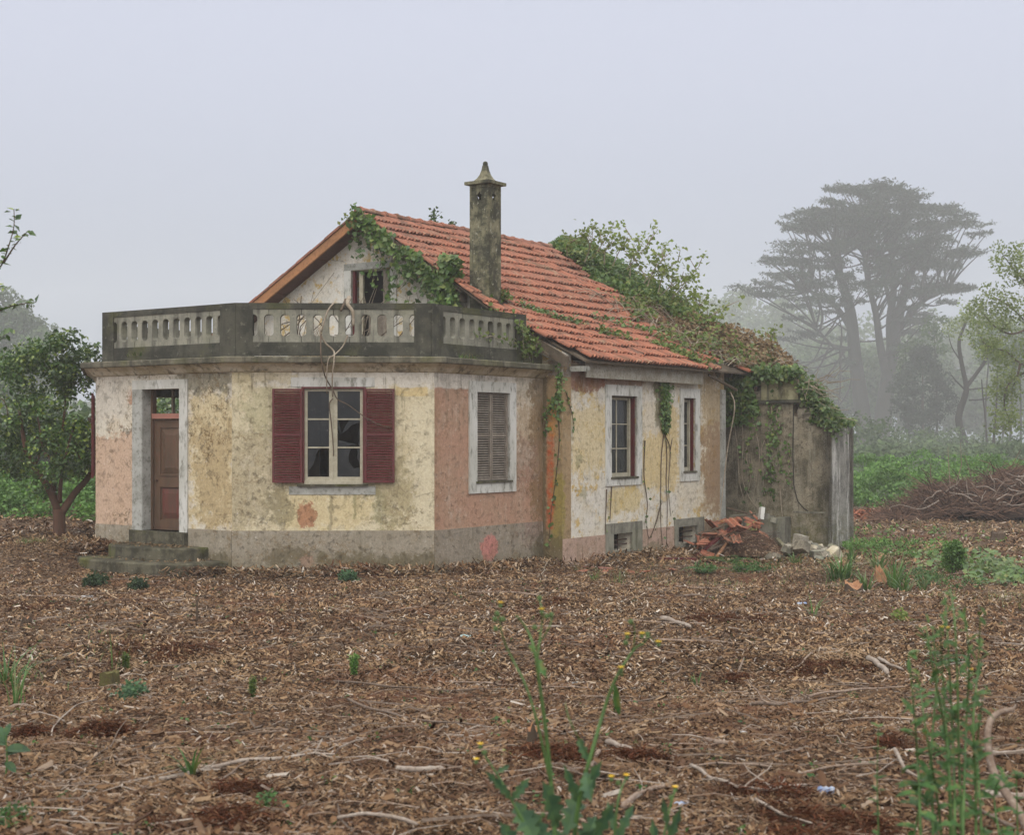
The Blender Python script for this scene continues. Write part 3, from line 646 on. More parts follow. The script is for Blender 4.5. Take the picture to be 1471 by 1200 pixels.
# front window with open louvred shutters
def pane_poly(fr, pts, o, par, mat='glass', n='pane'):
    mb = MB(); mb.prism([fr.pt(s, o - .003, z) for s, z in pts], [fr.pt(s, o, z) for s, z in pts]); return mb.build(n, M[mat], par)
def louvre_leaf(fr, s0, s1, z0, z1, o, mat, par, n=17, tilt=1, closed_mid=False, inner=None):
    leaf = empty('shutter', house); f = .036
    for a, b in ((s0, s0 + f), (s1 - f, s1)): mb = MB(); fr.box(mb, a, b, o, o + .04, z0, z1); mb.build('stile', M[mat], leaf)
    zm = (z0 + z1) / 2 + .02
    for a, b in ((z0, z0 + .04), (zm - .022, zm + .022), (z1 - .03, z1)): mb = MB(); fr.box(mb, s0 + f, s1 - f, o + .003, o + .037, a, b); mb.build('rail', M[mat], leaf)
    for (a, b) in ((z0 + .04, zm - .022), (zm + .022, z1 - .03)):
        st = (b - a) / n
        proto = None
        for k in range(n):
            z = a + st * (k + .5); j = random.uniform(-.004, .004)
            d = st * .28
            poly = [(o + .002, z + d + j), (o + .008, z + d + .004 + j), (o + .037, z - d + .003), (o + .033, z - d - .001)]
            if tilt < 0: poly = [(2 * o + .04 - p, q) for p, q in poly][::-1]
            mb = MB(); fr.prof(mb, poly, s0 + f, s1 - f); mb.build('slat', M[mat], leaf)
    if inner: mb = MB(); fr.box(mb, s0 + f, s1 - f, o - .012, o - .004, z0, z1); mb.build('gap_shade_sheet', M[inner], leaf)  # near black sheet stands in for the shade between the slats
    return leaf
fw = empty('window', house); fr = frFront
dbox('lintel', 'surround', .993, 2.403, -.01, .012, 3.125, 3.285, fw, fr)
dbox('apron', 'surround_grey', .96, 2.42, -.01, .012, 1.30, 1.44, fw, fr); dbox('sill', 'stone', 1.10, 2.30, -.05, .06, 1.44, 1.475, fw, fr)
dbox('outer_frame', 'maroon', 1.175, 2.255, -.02, .05, 3.095, 3.125, fw, fr)
for a, b in ((1.195, 1.222), (2.208, 2.236)): dbox('outer_frame', 'maroon', a, b, -.02, .048, 1.50, 3.095, fw, fr)
dbox('sill_board', 'cream', 1.222, 2.208, -.10, .03, 1.478, 1.535, fw, fr)
for a, b in ((1.222, 1.272), (2.158, 2.208)): dbox('sash_stile', 'cream', a, b, -.06, .0, 1.535, 3.095, fw, fr)
dbox('sash_stile', 'cream', 1.635, 1.708, -.058, .002, 1.535, 3.05, fw, fr); dbox('sash_stile', 'cream', 1.710, 1.775, -.06, -.002, 1.535, 3.05, fw, fr)
dbox('sash_rail', 'cream', 1.272, 2.158, -.06, .0, 3.05, 3.095, fw, fr)
for a, b in ((1.272, 1.635), (1.775, 2.158)):
    dbox('sash_rail', 'cream', a, b, -.058, -.002, 1.535, 1.60, fw, fr)
    for z in (2.085, 2.565): dbox('muntin', 'cream', a, b, -.05, -.015, z, z + .025, fw, fr)
rows = [(1.60, 2.085), (2.11, 2.565), (2.59, 3.05)]
for zz in rows[1:]: pane_poly(fr, [(1.272, zz[0]), (1.635, zz[0]), (1.635, zz[1]), (1.272, zz[1])], -.03, fw)
pane_poly(fr, [(1.775, 2.59), (2.158, 2.59), (2.158, 3.05), (1.775, 3.05)], -.03, fw)
pane_poly(fr, [(1.272, 1.60), (1.30, 1.63), (1.29, 1.72), (1.36, 1.80), (1.41, 1.93), (1.40, 1.97), (1.46, 2.05), (1.50, 2.085), (1.272, 2.085)], -.03, fw, n='pane_shard')
pane_poly(fr, [(1.775, 2.11), (1.88, 2.11), (2.02, 2.14), (2.10, 2.13), (2.06, 2.17), (1.99, 2.17), (1.90, 2.20), (1.80, 2.22), (1.775, 2.22)], -.03, fw, n='pane_shard')
pane_poly(fr, [(1.775, 2.565), (1.775, 2.40), (1.80, 2.38), (1.84, 2.31), (1.79, 2.565)], -.03, fw, n='pane_shard')
pane_poly(fr, [(1.85, 2.33), (1.95, 2.41), (2.02, 2.48), (2.158, 2.53), (2.158, 2.565), (1.98, 2.565), (1.90, 2.45)], -.03, fw, n='pane_shard')
pane_poly(fr, [(2.158, 2.11), (2.158, 2.45), (2.13, 2.35), (2.145, 2.25), (2.12, 2.16)], -.03, fw, n='pane_shard')
pane_poly(fr, [(1.775, 1.60), (2.158, 1.60), (2.158, 1.73), (2.12, 1.76), (2.07, 1.74), (2.02, 1.77), (1.97, 1.85), (1.96, 1.95), (1.99, 2.05), (2.03, 2.085), (1.775, 2.085)], -.03, fw, n='pane_shard')
pane_poly(fr, [(2.158, 1.80), (2.158, 2.085), (2.10, 2.085), (2.12, 2.0), (2.10, 1.93), (2.13, 1.86)], -.03, fw, n='pane_shard')
louvre_leaf(fr, .689, 1.192, 1.505, 3.09, .052, 'maroon', fw)
louvre_leaf(fr, 2.24, 2.745, 1.505, 3.09, .052, 'maroon', fw)
# dark board behind the left panes of the broken window
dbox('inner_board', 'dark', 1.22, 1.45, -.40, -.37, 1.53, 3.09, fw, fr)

# right bay window, closed grey louvres
rw = empty('window', house); fr = frRight
def surround(fr, par, s0, s1, z0, z1, S0, S1, Z0, Z1, mat, out=.03, deep=.0):
    for a, b, c, d in ((S0, s0, Z0, Z1), (s1, S1, Z0, Z1)): dbox('surround', mat, a, b, -.03, out, c, d, par, fr)
    dbox('surround', mat, s0, s1, -.03, out, z1, Z1, par, fr); dbox('surround', mat, s0, s1, -.03, out, Z0, z0, par, fr)
surround(fr, rw, 1.191, 2.19, 1.48, 3.07, .966, 2.391, 1.28, 3.26, 'surround')
dbox('sill', 'stone', 1.15, 2.25, -.2, .055, 1.455, 1.49, rw, fr)
louvre_leaf(fr, 1.20, 1.685, 1.50, 3.06, -.07, 'grey_shutter', rw, inner='dark')
louvre_leaf(fr, 1.695, 2.18, 1.50, 3.06, -.07, 'grey_shutter', rw, inner='dark')
# open shutter on the hidden left side, seen edge on
louvre_leaf(frChamf, 2.12, 2.66, 1.505, 3.09, .045, 'maroon', None)
louvre_leaf(frChamf, .5, 1.06, 1.505, 3.09, .045, 'maroon', None)

# wing windows
def wing_window(s0, s1, z0, z1, S0, S1, Z0, Z1):
    w = empty('window', house); fr = frWing
    surround(fr, w, s0, s1, z0, z1, S0, S1, Z0, Z1, 'surround')
    dbox('sill', 'stone', s0 - .03, s1 + .03, -.2, .05, z0 - .03, z0 + .008, w, fr)
    dbox('outer_frame', 'maroon', s1 - .03, s1 - .004, -.14, -.03, z0 + .01, z1 - .003, w, fr); dbox('outer_frame', 'timber', s0 + .004, s1 - .032, -.16, -.05, z1 - .03, z1 - .003, w, fr)
    dbox('outer_frame', 'maroon', s0 + .003, s0 + .02, -.16, -.10, z0 + .01, z1 - .033, w, fr)
    o = -.115; a, b = s0 + .022, s1 - .034; W_ = b - a
    dbox('sash_rail', 'cream', a, b, o - .05, o, z0 + .009, z0 + .085, w, fr); dbox('sash_rail', 'cream', a, b, o - .05, o, z1 - .075, z1 - .035, w, fr)
    st = .11 if W_ > .6 else .07
    for p, q in ((a, a + .03), (b - st, b)): dbox('sash_stile', 'cream', p, q, o - .05, o - .001, z0 + .085, z1 - .075, w, fr)
    m = a + (.42 if W_ > .6 else .30) * W_
    dbox('muntin', 'cream', m, m + .03, o - .04, o - .008, z0 + .085, z1 - .075, w, fr)
    h = (z1 - z0 - .16) / 3
    for k in range(3):
        zz = z0 + .085 + h * k
        if k:
            for p, q in ((a + .03, m), (m + .03, b - st)): dbox('muntin', 'cream', p, q, o - .038, o - .01, zz - .01, zz + .01, w, fr)
        for p, q in ((a + .03, m), (m + .03, b - st)):
            pane_poly(fr, [(p, zz + .011), (q, zz + .011), (q, zz + h - .011), (p, zz + h - .011)], o - .02, w)
    dbox('inner_pale_board', 'inner_pale', m + .0, b - .04, o - .13, o - .11, z0 + .1, z1 - .08, w, fr)  # pale board behind the right hand column of panes
    dbox('frame_post', 'cream', b - st - .002, b - st + .03, o + .0, o + .04, z0 + .009, z1 - .034, w, fr)
wing_window(1.725, 2.728, 1.47, 3.09, 1.516, 2.924, 1.31, 3.30)
wing_window(4.698, 5.233, 1.53, 3.105, 4.544, 5.426, 1.325, 3.30)
def base_window(s0, s1, z0, z1, S0, S1, Z0, Z1, bars):
    w = empty('basement_window', house); fr = frWing
    surround(fr, w, s0, s1, z0, z1, S0, S1, Z0, Z1, 'conc', out=.035)
    for z in bars: mb = MB(); mb.tube([fr.pt(s0, -.1, z), fr.pt(s1, -.1, z)], .013, 6); mb.build('bar', M['iron'], w)
    mb = MB(); mb.tube([fr.pt((s0 + s1) / 2, -.1, z0), fr.pt((s0 + s1) / 2, -.1, z1)], .012, 6); mb.build('bar', M['iron'], w)
    dbox('frame', 'timber', s0, s0 + .04, -.2, -.14, z0, z1, w, fr)
base_window(1.80, 2.52, .02, .36, 1.516, 2.924, -.25, .57, (.13, .22)); base_window(4.45, 5.30, .0, .36, 4.30, 5.62, -.3, .53, (.12, .24))
dbox('downpipe', 'maroon', 0, .05, 0, .05, 0.3, 3.3, house, Fr(E3(6.95, .86), Gd))
dbox('pilaster', 'surround_grey', 6.42, 6.62, -.02, .045, .42, 3.32, house, frWing)

# gable doorway to the terrace
gw = empty('window', house); gs = lambda v: 9.34 - v; fr = frGable
dbox('surround', 'surround', gs(4.16) + .0, gs(3.99), -.03, .025, 3.62, 5.72, gw, fr); dbox('surround', 'surround', gs(5.40), gs(5.21), -.03, .025, 3.62, 5.72, gw, fr)
dbox('surround', 'surround_grey', gs(5.40), gs(3.99), -.03, .026, 5.72, 5.86, gw, fr)
dbox('shutter_board', 'grey_shutter', gs(4.40), gs(4.17), -.09, -.05, 3.64, 5.69, gw, fr)
dbox('frame', 'maroon', gs(5.205), gs(5.14), -.1, -.03, 3.64, 5.70, gw, fr); dbox('frame', 'cream', gs(5.08), gs(4.98), -.14, -.09, 3.64, 5.68, gw, fr)
dbox('shutter_board', 'grey_shutter', gs(4.98), gs(4.42), -.30, -.27, 3.64, 5.0, gw, fr)
dbox('attic_shade_board', 'dark', 3.6, 5.8, -.9, -.85, 3.6, 5.75, gw, fr)  # near black board painted as the darkness of the unlit attic

# chimney
ch = empty('chimney', house)
frC = Fr(E3(-.1, 2.085), Gd); cw, cdp = .44, .43
def cbox(name, s0, s1, o0, o1, z0, z1, mat='chim'): return dbox(name, mat, s0, s1, o0, o1, z0, z1, ch, frC)
cbox('shaft', 0, cw, -cdp, 0, 3.9, 6.70)
for s in ((0, .045), (cw - .045, cw)):
    for o in ((-.045, 0), (-cdp, -cdp + .045)): cbox('corner_post', s[0], s[1], o[0], o[1], 6.70, 7.10)
def star_plate(fr2, w_, name='vent_panel'):
    """plate with a star shaped smoke hole, built as a ring of quads"""
    c, zc = w_ / 2, 6.93; n = 20
    mb = MB(); inner, outer = [], []
    for k in range(n):
        a = 2 * math.pi * k / n + math.pi / 2
        r = .078 if (k % 4) == 0 else .046 if k % 2 == 0 else .052
        inner.append((c + r * math.cos(a), zc + r * 1.45 * math.sin(a)))
        ca, sa = math.cos(a), math.sin(a); hx, hz = (w_ - .09) / 2, .2; q = min(hx / max(abs(ca), 1e-6), hz / max(abs(sa), 1e-6))
        outer.append((c + q * ca, 6.90 + q * sa))
    for k in range(n):
        j = (k + 1) % n
        for o, fl in ((-.012, 0), (-.04, 1)):
            f = [fr2.pt(*(x_[0], o, x_[1])) for x_ in (outer[k], outer[j], inner[j], inner[k])]; mb.face(f if not fl else f[::-1])
        mb.face([fr2.pt(inner[k][0], -.012, inner[k][1]), fr2.pt(inner[j][0], -.012, inner[j][1]), fr2.pt(inner[j][0], -.04, inner[j][1]), fr2.pt(inner[k][0], -.04, inner[k][1])])
    return mb.build(name, M['chim'], ch)
star_plate(frC, cw); star_plate(Fr(frC.pt(cw, 0, 0)[:2], Wd), cdp); star_plate(Fr(frC.pt(0, -cdp, 0)[:2], -Wd), cdp); star_plate(Fr(frC.pt(cw, -cdp, 0)[:2], -Gd), cw)
cbox('neck', 0, cw, -cdp, 0, 7.10, 7.165); cbox('cap_slab', -.075, cw + .075, -cdp - .075, .075, 7.165, 7.225)
cc = frC.pt(cw / 2, -cdp / 2, 7.225)
mb = MB(); rows = []
for r, z in [(.20, 0), (.16, .03), (.115, .08), (.08, .15), (.055, .24), (.042, .33)]:
    rows.append([frC.pt(cw / 2 + a * r, -cdp / 2 + b * r, 7.225 + z) for a, b in ((-1, 1), (0, 1.15), (1, 1), (1.15, 0), (1, -1), (0, -1.15), (-1, -1), (-1.15, 0))])
for a, b in zip(rows[:-1], rows[1:]):
    for k in range(8): mb.face([a[k], a[(k + 1) % 8], b[(k + 1) % 8], b[k]])
mb.face(rows[-1]); mb.build('finial', M['chim'], ch)
mb = MB(); mb.lathe((cc[0], cc[1], cc[2] + .36), [(.03, -.04), (.048, -.02), (.052, .01), (.035, .045), (.01, .055)], 10); mb.build('finial_ball', M['chim'], ch)
# rubble where the wall top broke away under the chimney
for k in range(26):
    s_, z_ = random.uniform(-.05, .75), random.uniform(4.15, 4.72); q = frC.pt(s_, random.uniform(-.05, .16), z_ - s_ * .25); r = random.uniform(.05, .13)
    mb = MB(); c8 = [Vector((sx * r * random.uniform(.6, 1.1), sy * r * random.uniform(.6, 1), sz * r * .55)) for sz in (-1, 1) for sx, sy in ((-1, -1), (1, -1), (1, 1), (-1, 1))]
    Rm = Matrix.Rotation(random.uniform(0, 3), 3, 'Z') @ Matrix.Rotation(random.uniform(-.4, .4), 3, 'X'); mb.hexa([tuple(Rm @ c + Vector(q)) for c in c8]); mb.build('broken_stone', M['stone_end' if k % 3 else 'timber'], ch)

# ------------------------------------------------------------------ roof
roof = empty('roof', house)
RP = [(-.35, 3.745), (1.5, 4.80), (4.67, 6.86)]
HIPU = 7.6; UE = 9.3
def hipu(v): return HIPU + (4.67 - v) / 5.02 * (UE - HIPU)
# deck under the tiles
mb = MB()
for (v0, z0), (v1, z1) in zip(RP[:-1], RP[1:]):
    u0 = -.34 if v0 > 1 else .45
    mb.prism([H(-.34 if v0 > 1 else .25, v0, z0 - .035), H(hipu(v0), v0, z0 - .035), H(hipu(v1), v1, z1 - .035), H(-.34, v1, z1 - .035)], [H(-.34 if v0 > 1 else .25, v0, z0 - .075), H(hipu(v0), v0, z0 - .075), H(hipu(v1), v1, z1 - .075), H(-.34, v1, z1 - .075)])
mb.prism([H(-.38, 4.67, 6.83), H(HIPU, 4.67, 6.83), H(UE, 9.9, 3.92), H(-.38, 9.9, 3.92)], [H(-.38, 4.67, 6.78), H(HIPU, 4.67, 6.78), H(UE, 9.9, 3.87), H(-.38, 9.9, 3.87)])
mb.prism([H(HIPU, 4.67, 6.83), H(UE, -.35, 3.71), H(UE, 9.9, 3.92)], [H(HIPU - .02, 4.67, 6.78), H(UE - .02, -.35, 3.66), H(UE - .02, 9.9, 3.87)])
mb.build('deck', M['timber'], roof)
# tile mesh: two rolls, x across (u), y up the slope, z out of the roof
def tile_mesh(seed):
    r = random.Random(seed); w, L, th = .236, .42, .034
    xs = [0, .022, .045, .07, .10, .125, .148, .17, .20, .236]; hs = [.004, .036, .044, .012, -.006, .006, .038, .044, .012, .002]
    mb = MB(); f = [(x, 0, h + .052) for x, h in zip(xs, hs)]; bk = [(x, L, h * .9) for x, h in zip(xs, hs)]; fb = [(x, 0.006, h + .020) for x, h in zip(xs, hs)]
    for k in range(len(xs) - 1):
        mb.face([f[k], f[k + 1], bk[k + 1], bk[k]]); mb.face([fb[k], fb[k + 1], f[k + 1], f[k]]); mb.face([fb[k + 1], fb[k], (xs[k], L * .7, hs[k] * .9 - .004), (xs[k + 1], L * .7, hs[k + 1] * .9 - .004)])
    mb.face([fb[0], f[0], bk[0]]); mb.face([fb[-1], bk[-1], f[-1]]); return mb.mesh('roof_tile')
TM = [tile_mesh(k) for k in range(1)]
for m in TM: m.materials.append(M['tile'])
def frame_at(dist, pts=RP):
    d = dist
    for (v0, z0), (v1, z1) in zip(pts[:-1], pts[1:]):
        L = math.hypot(v1 - v0, z1 - z0)
        if d <= L or (v1, z1) == pts[-1]: return v0 + (v1 - v0) * d / L, z0 + (z1 - z0) * d / L, (v1 - v0) / L, (z1 - z0) / L
        d -= L
pitch, gauge = .226, .368
ux = Vector((Wd[0], Wd[1], 0))
cands = []
startu = {0: .343, 1: .08, 2: -.2}
for c in range(16):
    dist = c * gauge - .05; v, z, cv, cz = frame_at(max(dist, 0))
    if dist < 0: v += dist * cv; z += dist * cz
    u = startu.get(c, -.40)
    while u < hipu(v) - .12:
        keep = True
        if u > 5.0 and c == 0: keep = False
        if u > 5.25 and c == 1: keep = random.random() < .3
        if u > 5.1 + c * .12: keep = random.random() < (.80 if c > 4 else .5)
        # the chimney stands through the roof
        if .0 < u + .11 and u < .28 and 1.5 < v + .16 and v < 2.05: keep = False
        if keep: cands.append((c, u, v, z, cv, cz, 0.0 if u < 5 else .05))
        u += pitch
tiles_m = []
for (c, u, v, z, cv, cz, jit) in cands:
    ys = Vector((-Gd[0] * cv, -Gd[1] * cv, cz)); zs = ux.cross(ys)
    if zs.z < 0: zs = -zs
    sag = .06 * (float(vnoise(np.array([u * .55]), np.array([v * .8]), 91)[0]) - .5) + .03 * (float(vnoise(np.array([u * 1.7]), np.array([v * 1.7]), 92)[0]) - .5)
    p = Vector(H(u, v, z)) + zs * (-.012 + sag + random.uniform(0, .008 + jit * .5)) + ys * (random.uniform(-.012, .012) - (.09 if random.random() < .025 else 0))
    R3 = Matrix((ux, ys, zs)).transposed(); R3 = R3 @ Matrix.Rotation(random.gauss(0, .014 + jit * 1.5), 3, 'Z') @ Matrix.Rotation(random.gauss(0, .012 + jit * .6), 3, 'X')
    mw = R3.to_4x4(); mw.translation = p; tiles_m.append((p.xy.length, mw))
tiles_m.sort(key=lambda t: t[0])
for k, (d, mw) in enumerate(tiles_m[:285]):
    o = obj('roof_tile', TM[0], None, roof); o.matrix_local = mw
def joined(name, proto, mats, mat, parent):
    n = len(proto.vertices); co = np.empty(n * 3); proto.vertices.foreach_get('co', co); co = co.reshape(-1, 3)
    q = [tuple(p.vertices) for p in proto.polygons]; Vs, fs = [], []
    for i, m in enumerate(mats):
        A_ = np.array(m); Vs.append(co @ A_[:3, :3].T + A_[:3, 3]); fs += [tuple(a + i * n for a in f) for f in q]
    me = bpy.data.meshes.new(name); me.from_pydata(np.vstack(Vs).tolist(), [], fs); me.update(); return obj(name, me, mat, parent)
tag(joined('upper_roof_tiles', TM[0], [m for d, m in tiles_m[285:]], M['tile'], roof), kind='stuff')
# ridge tiles
def ridge_mesh():
    mb = MB(); n = 7; L = .43; a0 = []
    ends = [(0, .115), (.05, .13), (.06, .112), (L, .098)]; rings = []
    for x, r in ends: rings.append([(x, r * math.cos(math.pi * k / n), r * math.sin(math.pi * k / n) * .85) for k in range(n + 1)])
    for A_, B_ in zip(rings[:-1], rings[1:]):
        for k in range(n): mb.face([A_[k], A_[k + 1], B_[k + 1], B_[k]])
    in0 = [(0.0, y * .85, z * .85) for x, y, z in rings[0]]
    for k in range(n): mb.face([in0[k], in0[k + 1], rings[0][k + 1], rings[0][k]])
    mb.face(in0[::-1]); return mb.mesh('ridge_tile')
RM = ridge_mesh(); RM.materials.append(M['tile'])
u = -.42
while u < HIPU + .1:
    o = obj('ridge_tile', RM, None, roof); R3 = Matrix((ux, Vector((-Gd[0], -Gd[1], 0)), Vector((0, 0, 1)))).transposed().to_4x4()
    R3.translation = Vector(H(u, 4.67, 6.845 + random.uniform(-.006, .01))); o.matrix_local = R3 @ Matrix.Rotation(random.gauss(0, .01), 4, 'Y'); u += .385
a_, b_ = Vector(H(HIPU, 4.67, 6.85)), Vector(H(UE, -.35, 3.76)); hd = (b_ - a_).normalized()
for k in range(14):
    if random.random() < .3: continue
    o = obj('ridge_tile', RM, None, roof); sd = hd.cross(Vector((0, 0, 1))).normalized(); nn = sd.cross(hd)
    if nn.z < 0: nn = -nn; 
    R3 = Matrix((hd, nn.cross(hd), nn)).transposed().to_4x4(); R3.translation = a_ + hd * (.38 * k); o.matrix_local = R3
mb = MB()   # mortar bed under the ridge
for sgn, zz in ((1, -.62),): mb.prism([H(-.36, 4.55, 6.76), H(HIPU, 4.55, 6.76), H(HIPU, 4.60, 6.87), H(-.36, 4.60, 6.87)], [H(-.36, 4.75, 6.76), H(HIPU, 4.75, 6.76), H(HIPU, 4.72, 6.87), H(-.36, 4.72, 6.87)])
mb.build('ridge_mortar', M['timber'], roof)
# left rake: thick orange barge board, soffit boards behind, tile edge above
def rake(v0, v1, u0, u1, dz0, dz1, mat, name, zf=roofz):
    mb = MB(); a, b = [H(u0, v0, zf(v0) + dz0), H(u1, v0, zf(v0) + dz0), H(u1, v0, zf(v0) + dz1), H(u0, v0, zf(v0) + dz1)], [H(u0, v1, zf(v1) + dz0), H(u1, v1, zf(v1) + dz0), H(u1, v1, zf(v1) + dz1), H(u0, v1, zf(v1) + dz1)]
    mb.prism(a, b); return mb.build(name, M[mat], roof)
rake(4.69, 9.9, -.42, -.375, -.25, -.05, 'fascia', 'barge_board')
for k in range(9):
    v0 = 4.70 + k * .575; rake(v0 + .008, v0 + .565, -.375, .0, -.24, -.215, 'soffit', 'soffit_board')
for k in range(13): rake(4.75 + k * .395, 4.75 + (k + 1) * .395 + .02, -.45, -.20, -.05 + .0, -.005 + (k % 2) * .012, 'tile', 'rake_tile')
rake(3.75, 4.65, -.415, -.37, -.23, -.03, 'fascia_white', 'barge_board')
rake(2.75, 3.72, -.40, -.36, -.24, -.06, 'timber', 'barge_board')
rake(2.1, 4.66, -.37, .0, -.13, -.10, 'timber', 'soffit_board')
rake(2.15, 3.2, -.30, -.1, -.33, -.14, 'timber', 'purlin_end')
rake(-.2, 1.4, -.16, -.08, -.28, -.07, 'timber', 'rafter')
rake(.1, 1.0, -.34, -.30, -.24, -.19, 'timber', 'rafter')
# eaves board of the wing
dbox('eaves_board', 'fascia_white', .55, 5.25, .15, .185, 3.40, 3.69, roof, frWing); dbox('eaves_soffit', 'timber', .30, 5.3, .0, .15, 3.62, 3.66, roof, frWing)
for k, s_ in enumerate((.34, .22)): dbox('rafter_end', 'surround_grey', s_, s_ + .07, .02, .34, 3.52 - k * .02, 3.60, roof, frWing)
mb = MB(); mb.tube([H(5.5, -.2, 3.62), H(6.35, -.45, 3.30)], .035, 5); mb.build('rafter_end', M['timber'], roof)
mb = MB(); c_ = [Vector(H(-.3, .55, 3.98)), Vector(H(-.05, .1, 3.72))]; mb.tube(c_, [.05, .045], 4); mb.build('loose_batten', M['fascia_white'], roof)

# ------------------------------------------------------------------ annexe at the far end
K0 = E3(7.33, 0); frK = Fr(K0, Gd); L0 = K0 + Gd * 2.135; frL = Fr(L0, Wd)
wl('annexe_wall', frK, 2.135, -.6, [(0, 3.35), (.55, 3.30), (.56, 3.08), (1.34, 3.08), (1.345, 2.74), (1.6, 2.68), (1.75, 2.60), (2.135, 2.49)], [], 'annexe', thick=.3)
wl('annexe_wall', frL, 1.556, -.6, [(0, 2.49), (.3, 2.50), (.8, 2.47), (1.2, 2.50), (1.556, 2.48)], [], 'annexe_end', thick=.3)
wl('annexe_wall', Fr(L0 + Wd * 1.556, -Gd), 2.3, -.6, 2.45, [], 'annexe', thick=.25)
dbox('annexe_ledge', 'parapet', .50, 1.56, -.3, .06, 3.03, 3.09, house, frK)
dbox('annexe_parapet', 'box_plaster', .56, 1.46, -.32, -.02, 3.10, 3.56, house, frK)
mb = MB(); mb.prism([frK.pt(.3, -.05, 3.2), frK.pt(2.1, -.05, 2.5), frK.pt(2.1, -1.5, 2.5), frK.pt(.3, -1.5, 3.9)], [frK.pt(.3, -.05, 3.1), frK.pt(2.1, -.05, 2.4), frK.pt(2.1, -1.5, 2.4), frK.pt(.3, -1.5, 3.8)])
mb.build('annexe_slab', M['timber'], house)
mb = MB(); mb.tube([frK.pt(1.36, .012, 2.95), frK.pt(1.35, .02, 1.9), frK.pt(1.37, .02, 1.2), frK.pt(1.46, .02, .85), frK.pt(1.62, .02, .68), frK.pt(1.72, .02, .63)], .011, 5); mb.build('cable', M['dark'], house)
dbox('string_course', 'conc', 1.36, 2.13, .001, .012, .585, .62, house, frK)
# ruined wall tops
rnd2 = random.uniform
for k in range(40):
    if k >= 22: s_ = rnd2(1.35, 2.05); q = Vector(frK.pt(s_, random.uniform(-.35, -.02), float(np.interp(s_, [1.35, 1.6, 2.1], [2.85, 2.72, 2.50])) + random.uniform(0, .10)))
    elif k < 12: q = Vector(frK.pt(random.uniform(.0, 1.3), random.uniform(-.3, -.05), random.uniform(3.55, 3.85) if k > 5 else random.uniform(3.3, 3.45)))
    else: q = Vector(H(random.uniform(6.2, 8.6), random.uniform(-.15, .3), random.uniform(3.6, 4.05)))
    r = random.uniform(.07, .15); c8 = [Vector((sx * r * random.uniform(.6, 1.1), sy * r * random.uniform(.6, 1), sz * r * .7)) for sz in (-1, 1) for sx, sy in ((-1, -1), (1, -1), (1, 1), (-1, 1))]
    Rm = Matrix.Rotation(random.uniform(0, 3), 3, 'Z') @ Matrix.Rotation(random.uniform(-.4, .4), 3, 'X'); mb = MB(); mb.hexa([tuple(Rm @ c + q) for c in c8]); mb.build('broken_stone', M['stone_end'], house)
# ------------------------------------------------------------------ placing helpers for the plot
FP = 2084.0
def at(x, y, Y): return Vector(((x - 735.5) / FP * Y, Y, EYE + (626 - y) / FP * Y))
def gp(x, y):
    """the ground point the photograph shows at (x, y)"""
    Y = EYE * FP / max(y - 626, 20)
    for _ in range(8): Y = (EYE - gz1((x - 735.5) / FP * Y, Y)) * FP / max(y - 626, 20)
    X = (x - 735.5) / FP * Y; return Vector((X, Y, gz1(X, Y)))
def rnd(a, b): return random.uniform(a, b)
G1 = lambda v: (v[0], v[1], v[2])
M['ivy'] = foliage('ivy_leaf', [(.05, .105, .025), (.09, .17, .038), (.14, .22, .05), (.07, .135, .04), (.24, .28, .08)], .3, .38, .5)
M['ivy_light'] = foliage('young_ivy_leaf', [(.06, .11, .022), (.10, .16, .03), (.14, .19, .045), (.20, .21, .06)], .35, .45, .35)
M['camellia'] = foliage('camellia_leaf', [(.03, .07, .016), (.05, .11, .022), (.085, .16, .03), (.06, .12, .036), (.28, .36, .06)], .25, .3, .6)
M['bramble'] = foliage('bramble_leaf', [(.06, .14, .03), (.095, .20, .042), (.15, .28, .055), (.08, .17, .045)], .3, .5, .3, big=.8)
M['bush_dark'] = foliage('dark_bush_leaf', [(.015, .03, .014), (.025, .048, .018), (.035, .06, .022)], .2, .6, .2, big=.3)
M['cypress'] = foliage('cypress_spray', [(.012, .024, .012), (.02, .036, .016), (.028, .045, .02)], .12, .7, .15, big=.3)
M['cypress_far'] = foliage('haze_lifted_cypress_spray', [(.03, .045, .032), (.045, .062, .04), (.055, .075, .045)], .2, .7, .15, big=.2)  # leaf colour lifted to paint in part of the fog's fading
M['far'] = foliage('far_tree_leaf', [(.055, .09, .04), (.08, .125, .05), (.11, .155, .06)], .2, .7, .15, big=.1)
M['pale_leaf'] = foliage('pale_spring_leaf', [(.13, .18, .045), (.19, .25, .06), (.27, .31, .10)], .5, .5, .3)
M['weed'] = foliage('weed_leaf', [(.03, .085, .022), (.05, .13, .032), (.08, .165, .042), (.05, .115, .03), (.17, .18, .05)], .35, .5, .3, big=4)
M['weed_blue'] = foliage('thistle_leaf', [(.04, .09, .045), (.06, .12, .055), (.075, .14, .052)], .3, .55, .3, big=4)
M['iris'] = foliage('iris_blade', [(.04, .105, .025), (.06, .14, .032), (.09, .18, .04), (.13, .16, .06)], .3, .4, .4, big=2)
M['grass'] = foliage('grass_blade', [(.06, .12, .025), (.09, .16, .035), (.15, .19, .06), (.24, .20, .10)], .3, .5, .3, big=2)
M['rust'] = foliage('rust_brown_dead_foliage', [(.05, .02, .012), (.10, .036, .02), (.16, .06, .03), (.09, .045, .025), (.20, .10, .05)], .15, .8, .1, big=3)
M['dry'] = foliage('dry_creeper_bits', [(.13, .085, .045), (.20, .14, .075), (.27, .20, .12), (.09, .055, .03)], .15, .8, .1, big=2)
M['bark'] = simple('brown_bark', (.11, .075, .05), (.07, .05, .035), 5, .9, st=(1, 1, .25), dirt=(.05, .05, .03), dk=.5, bump=.02)
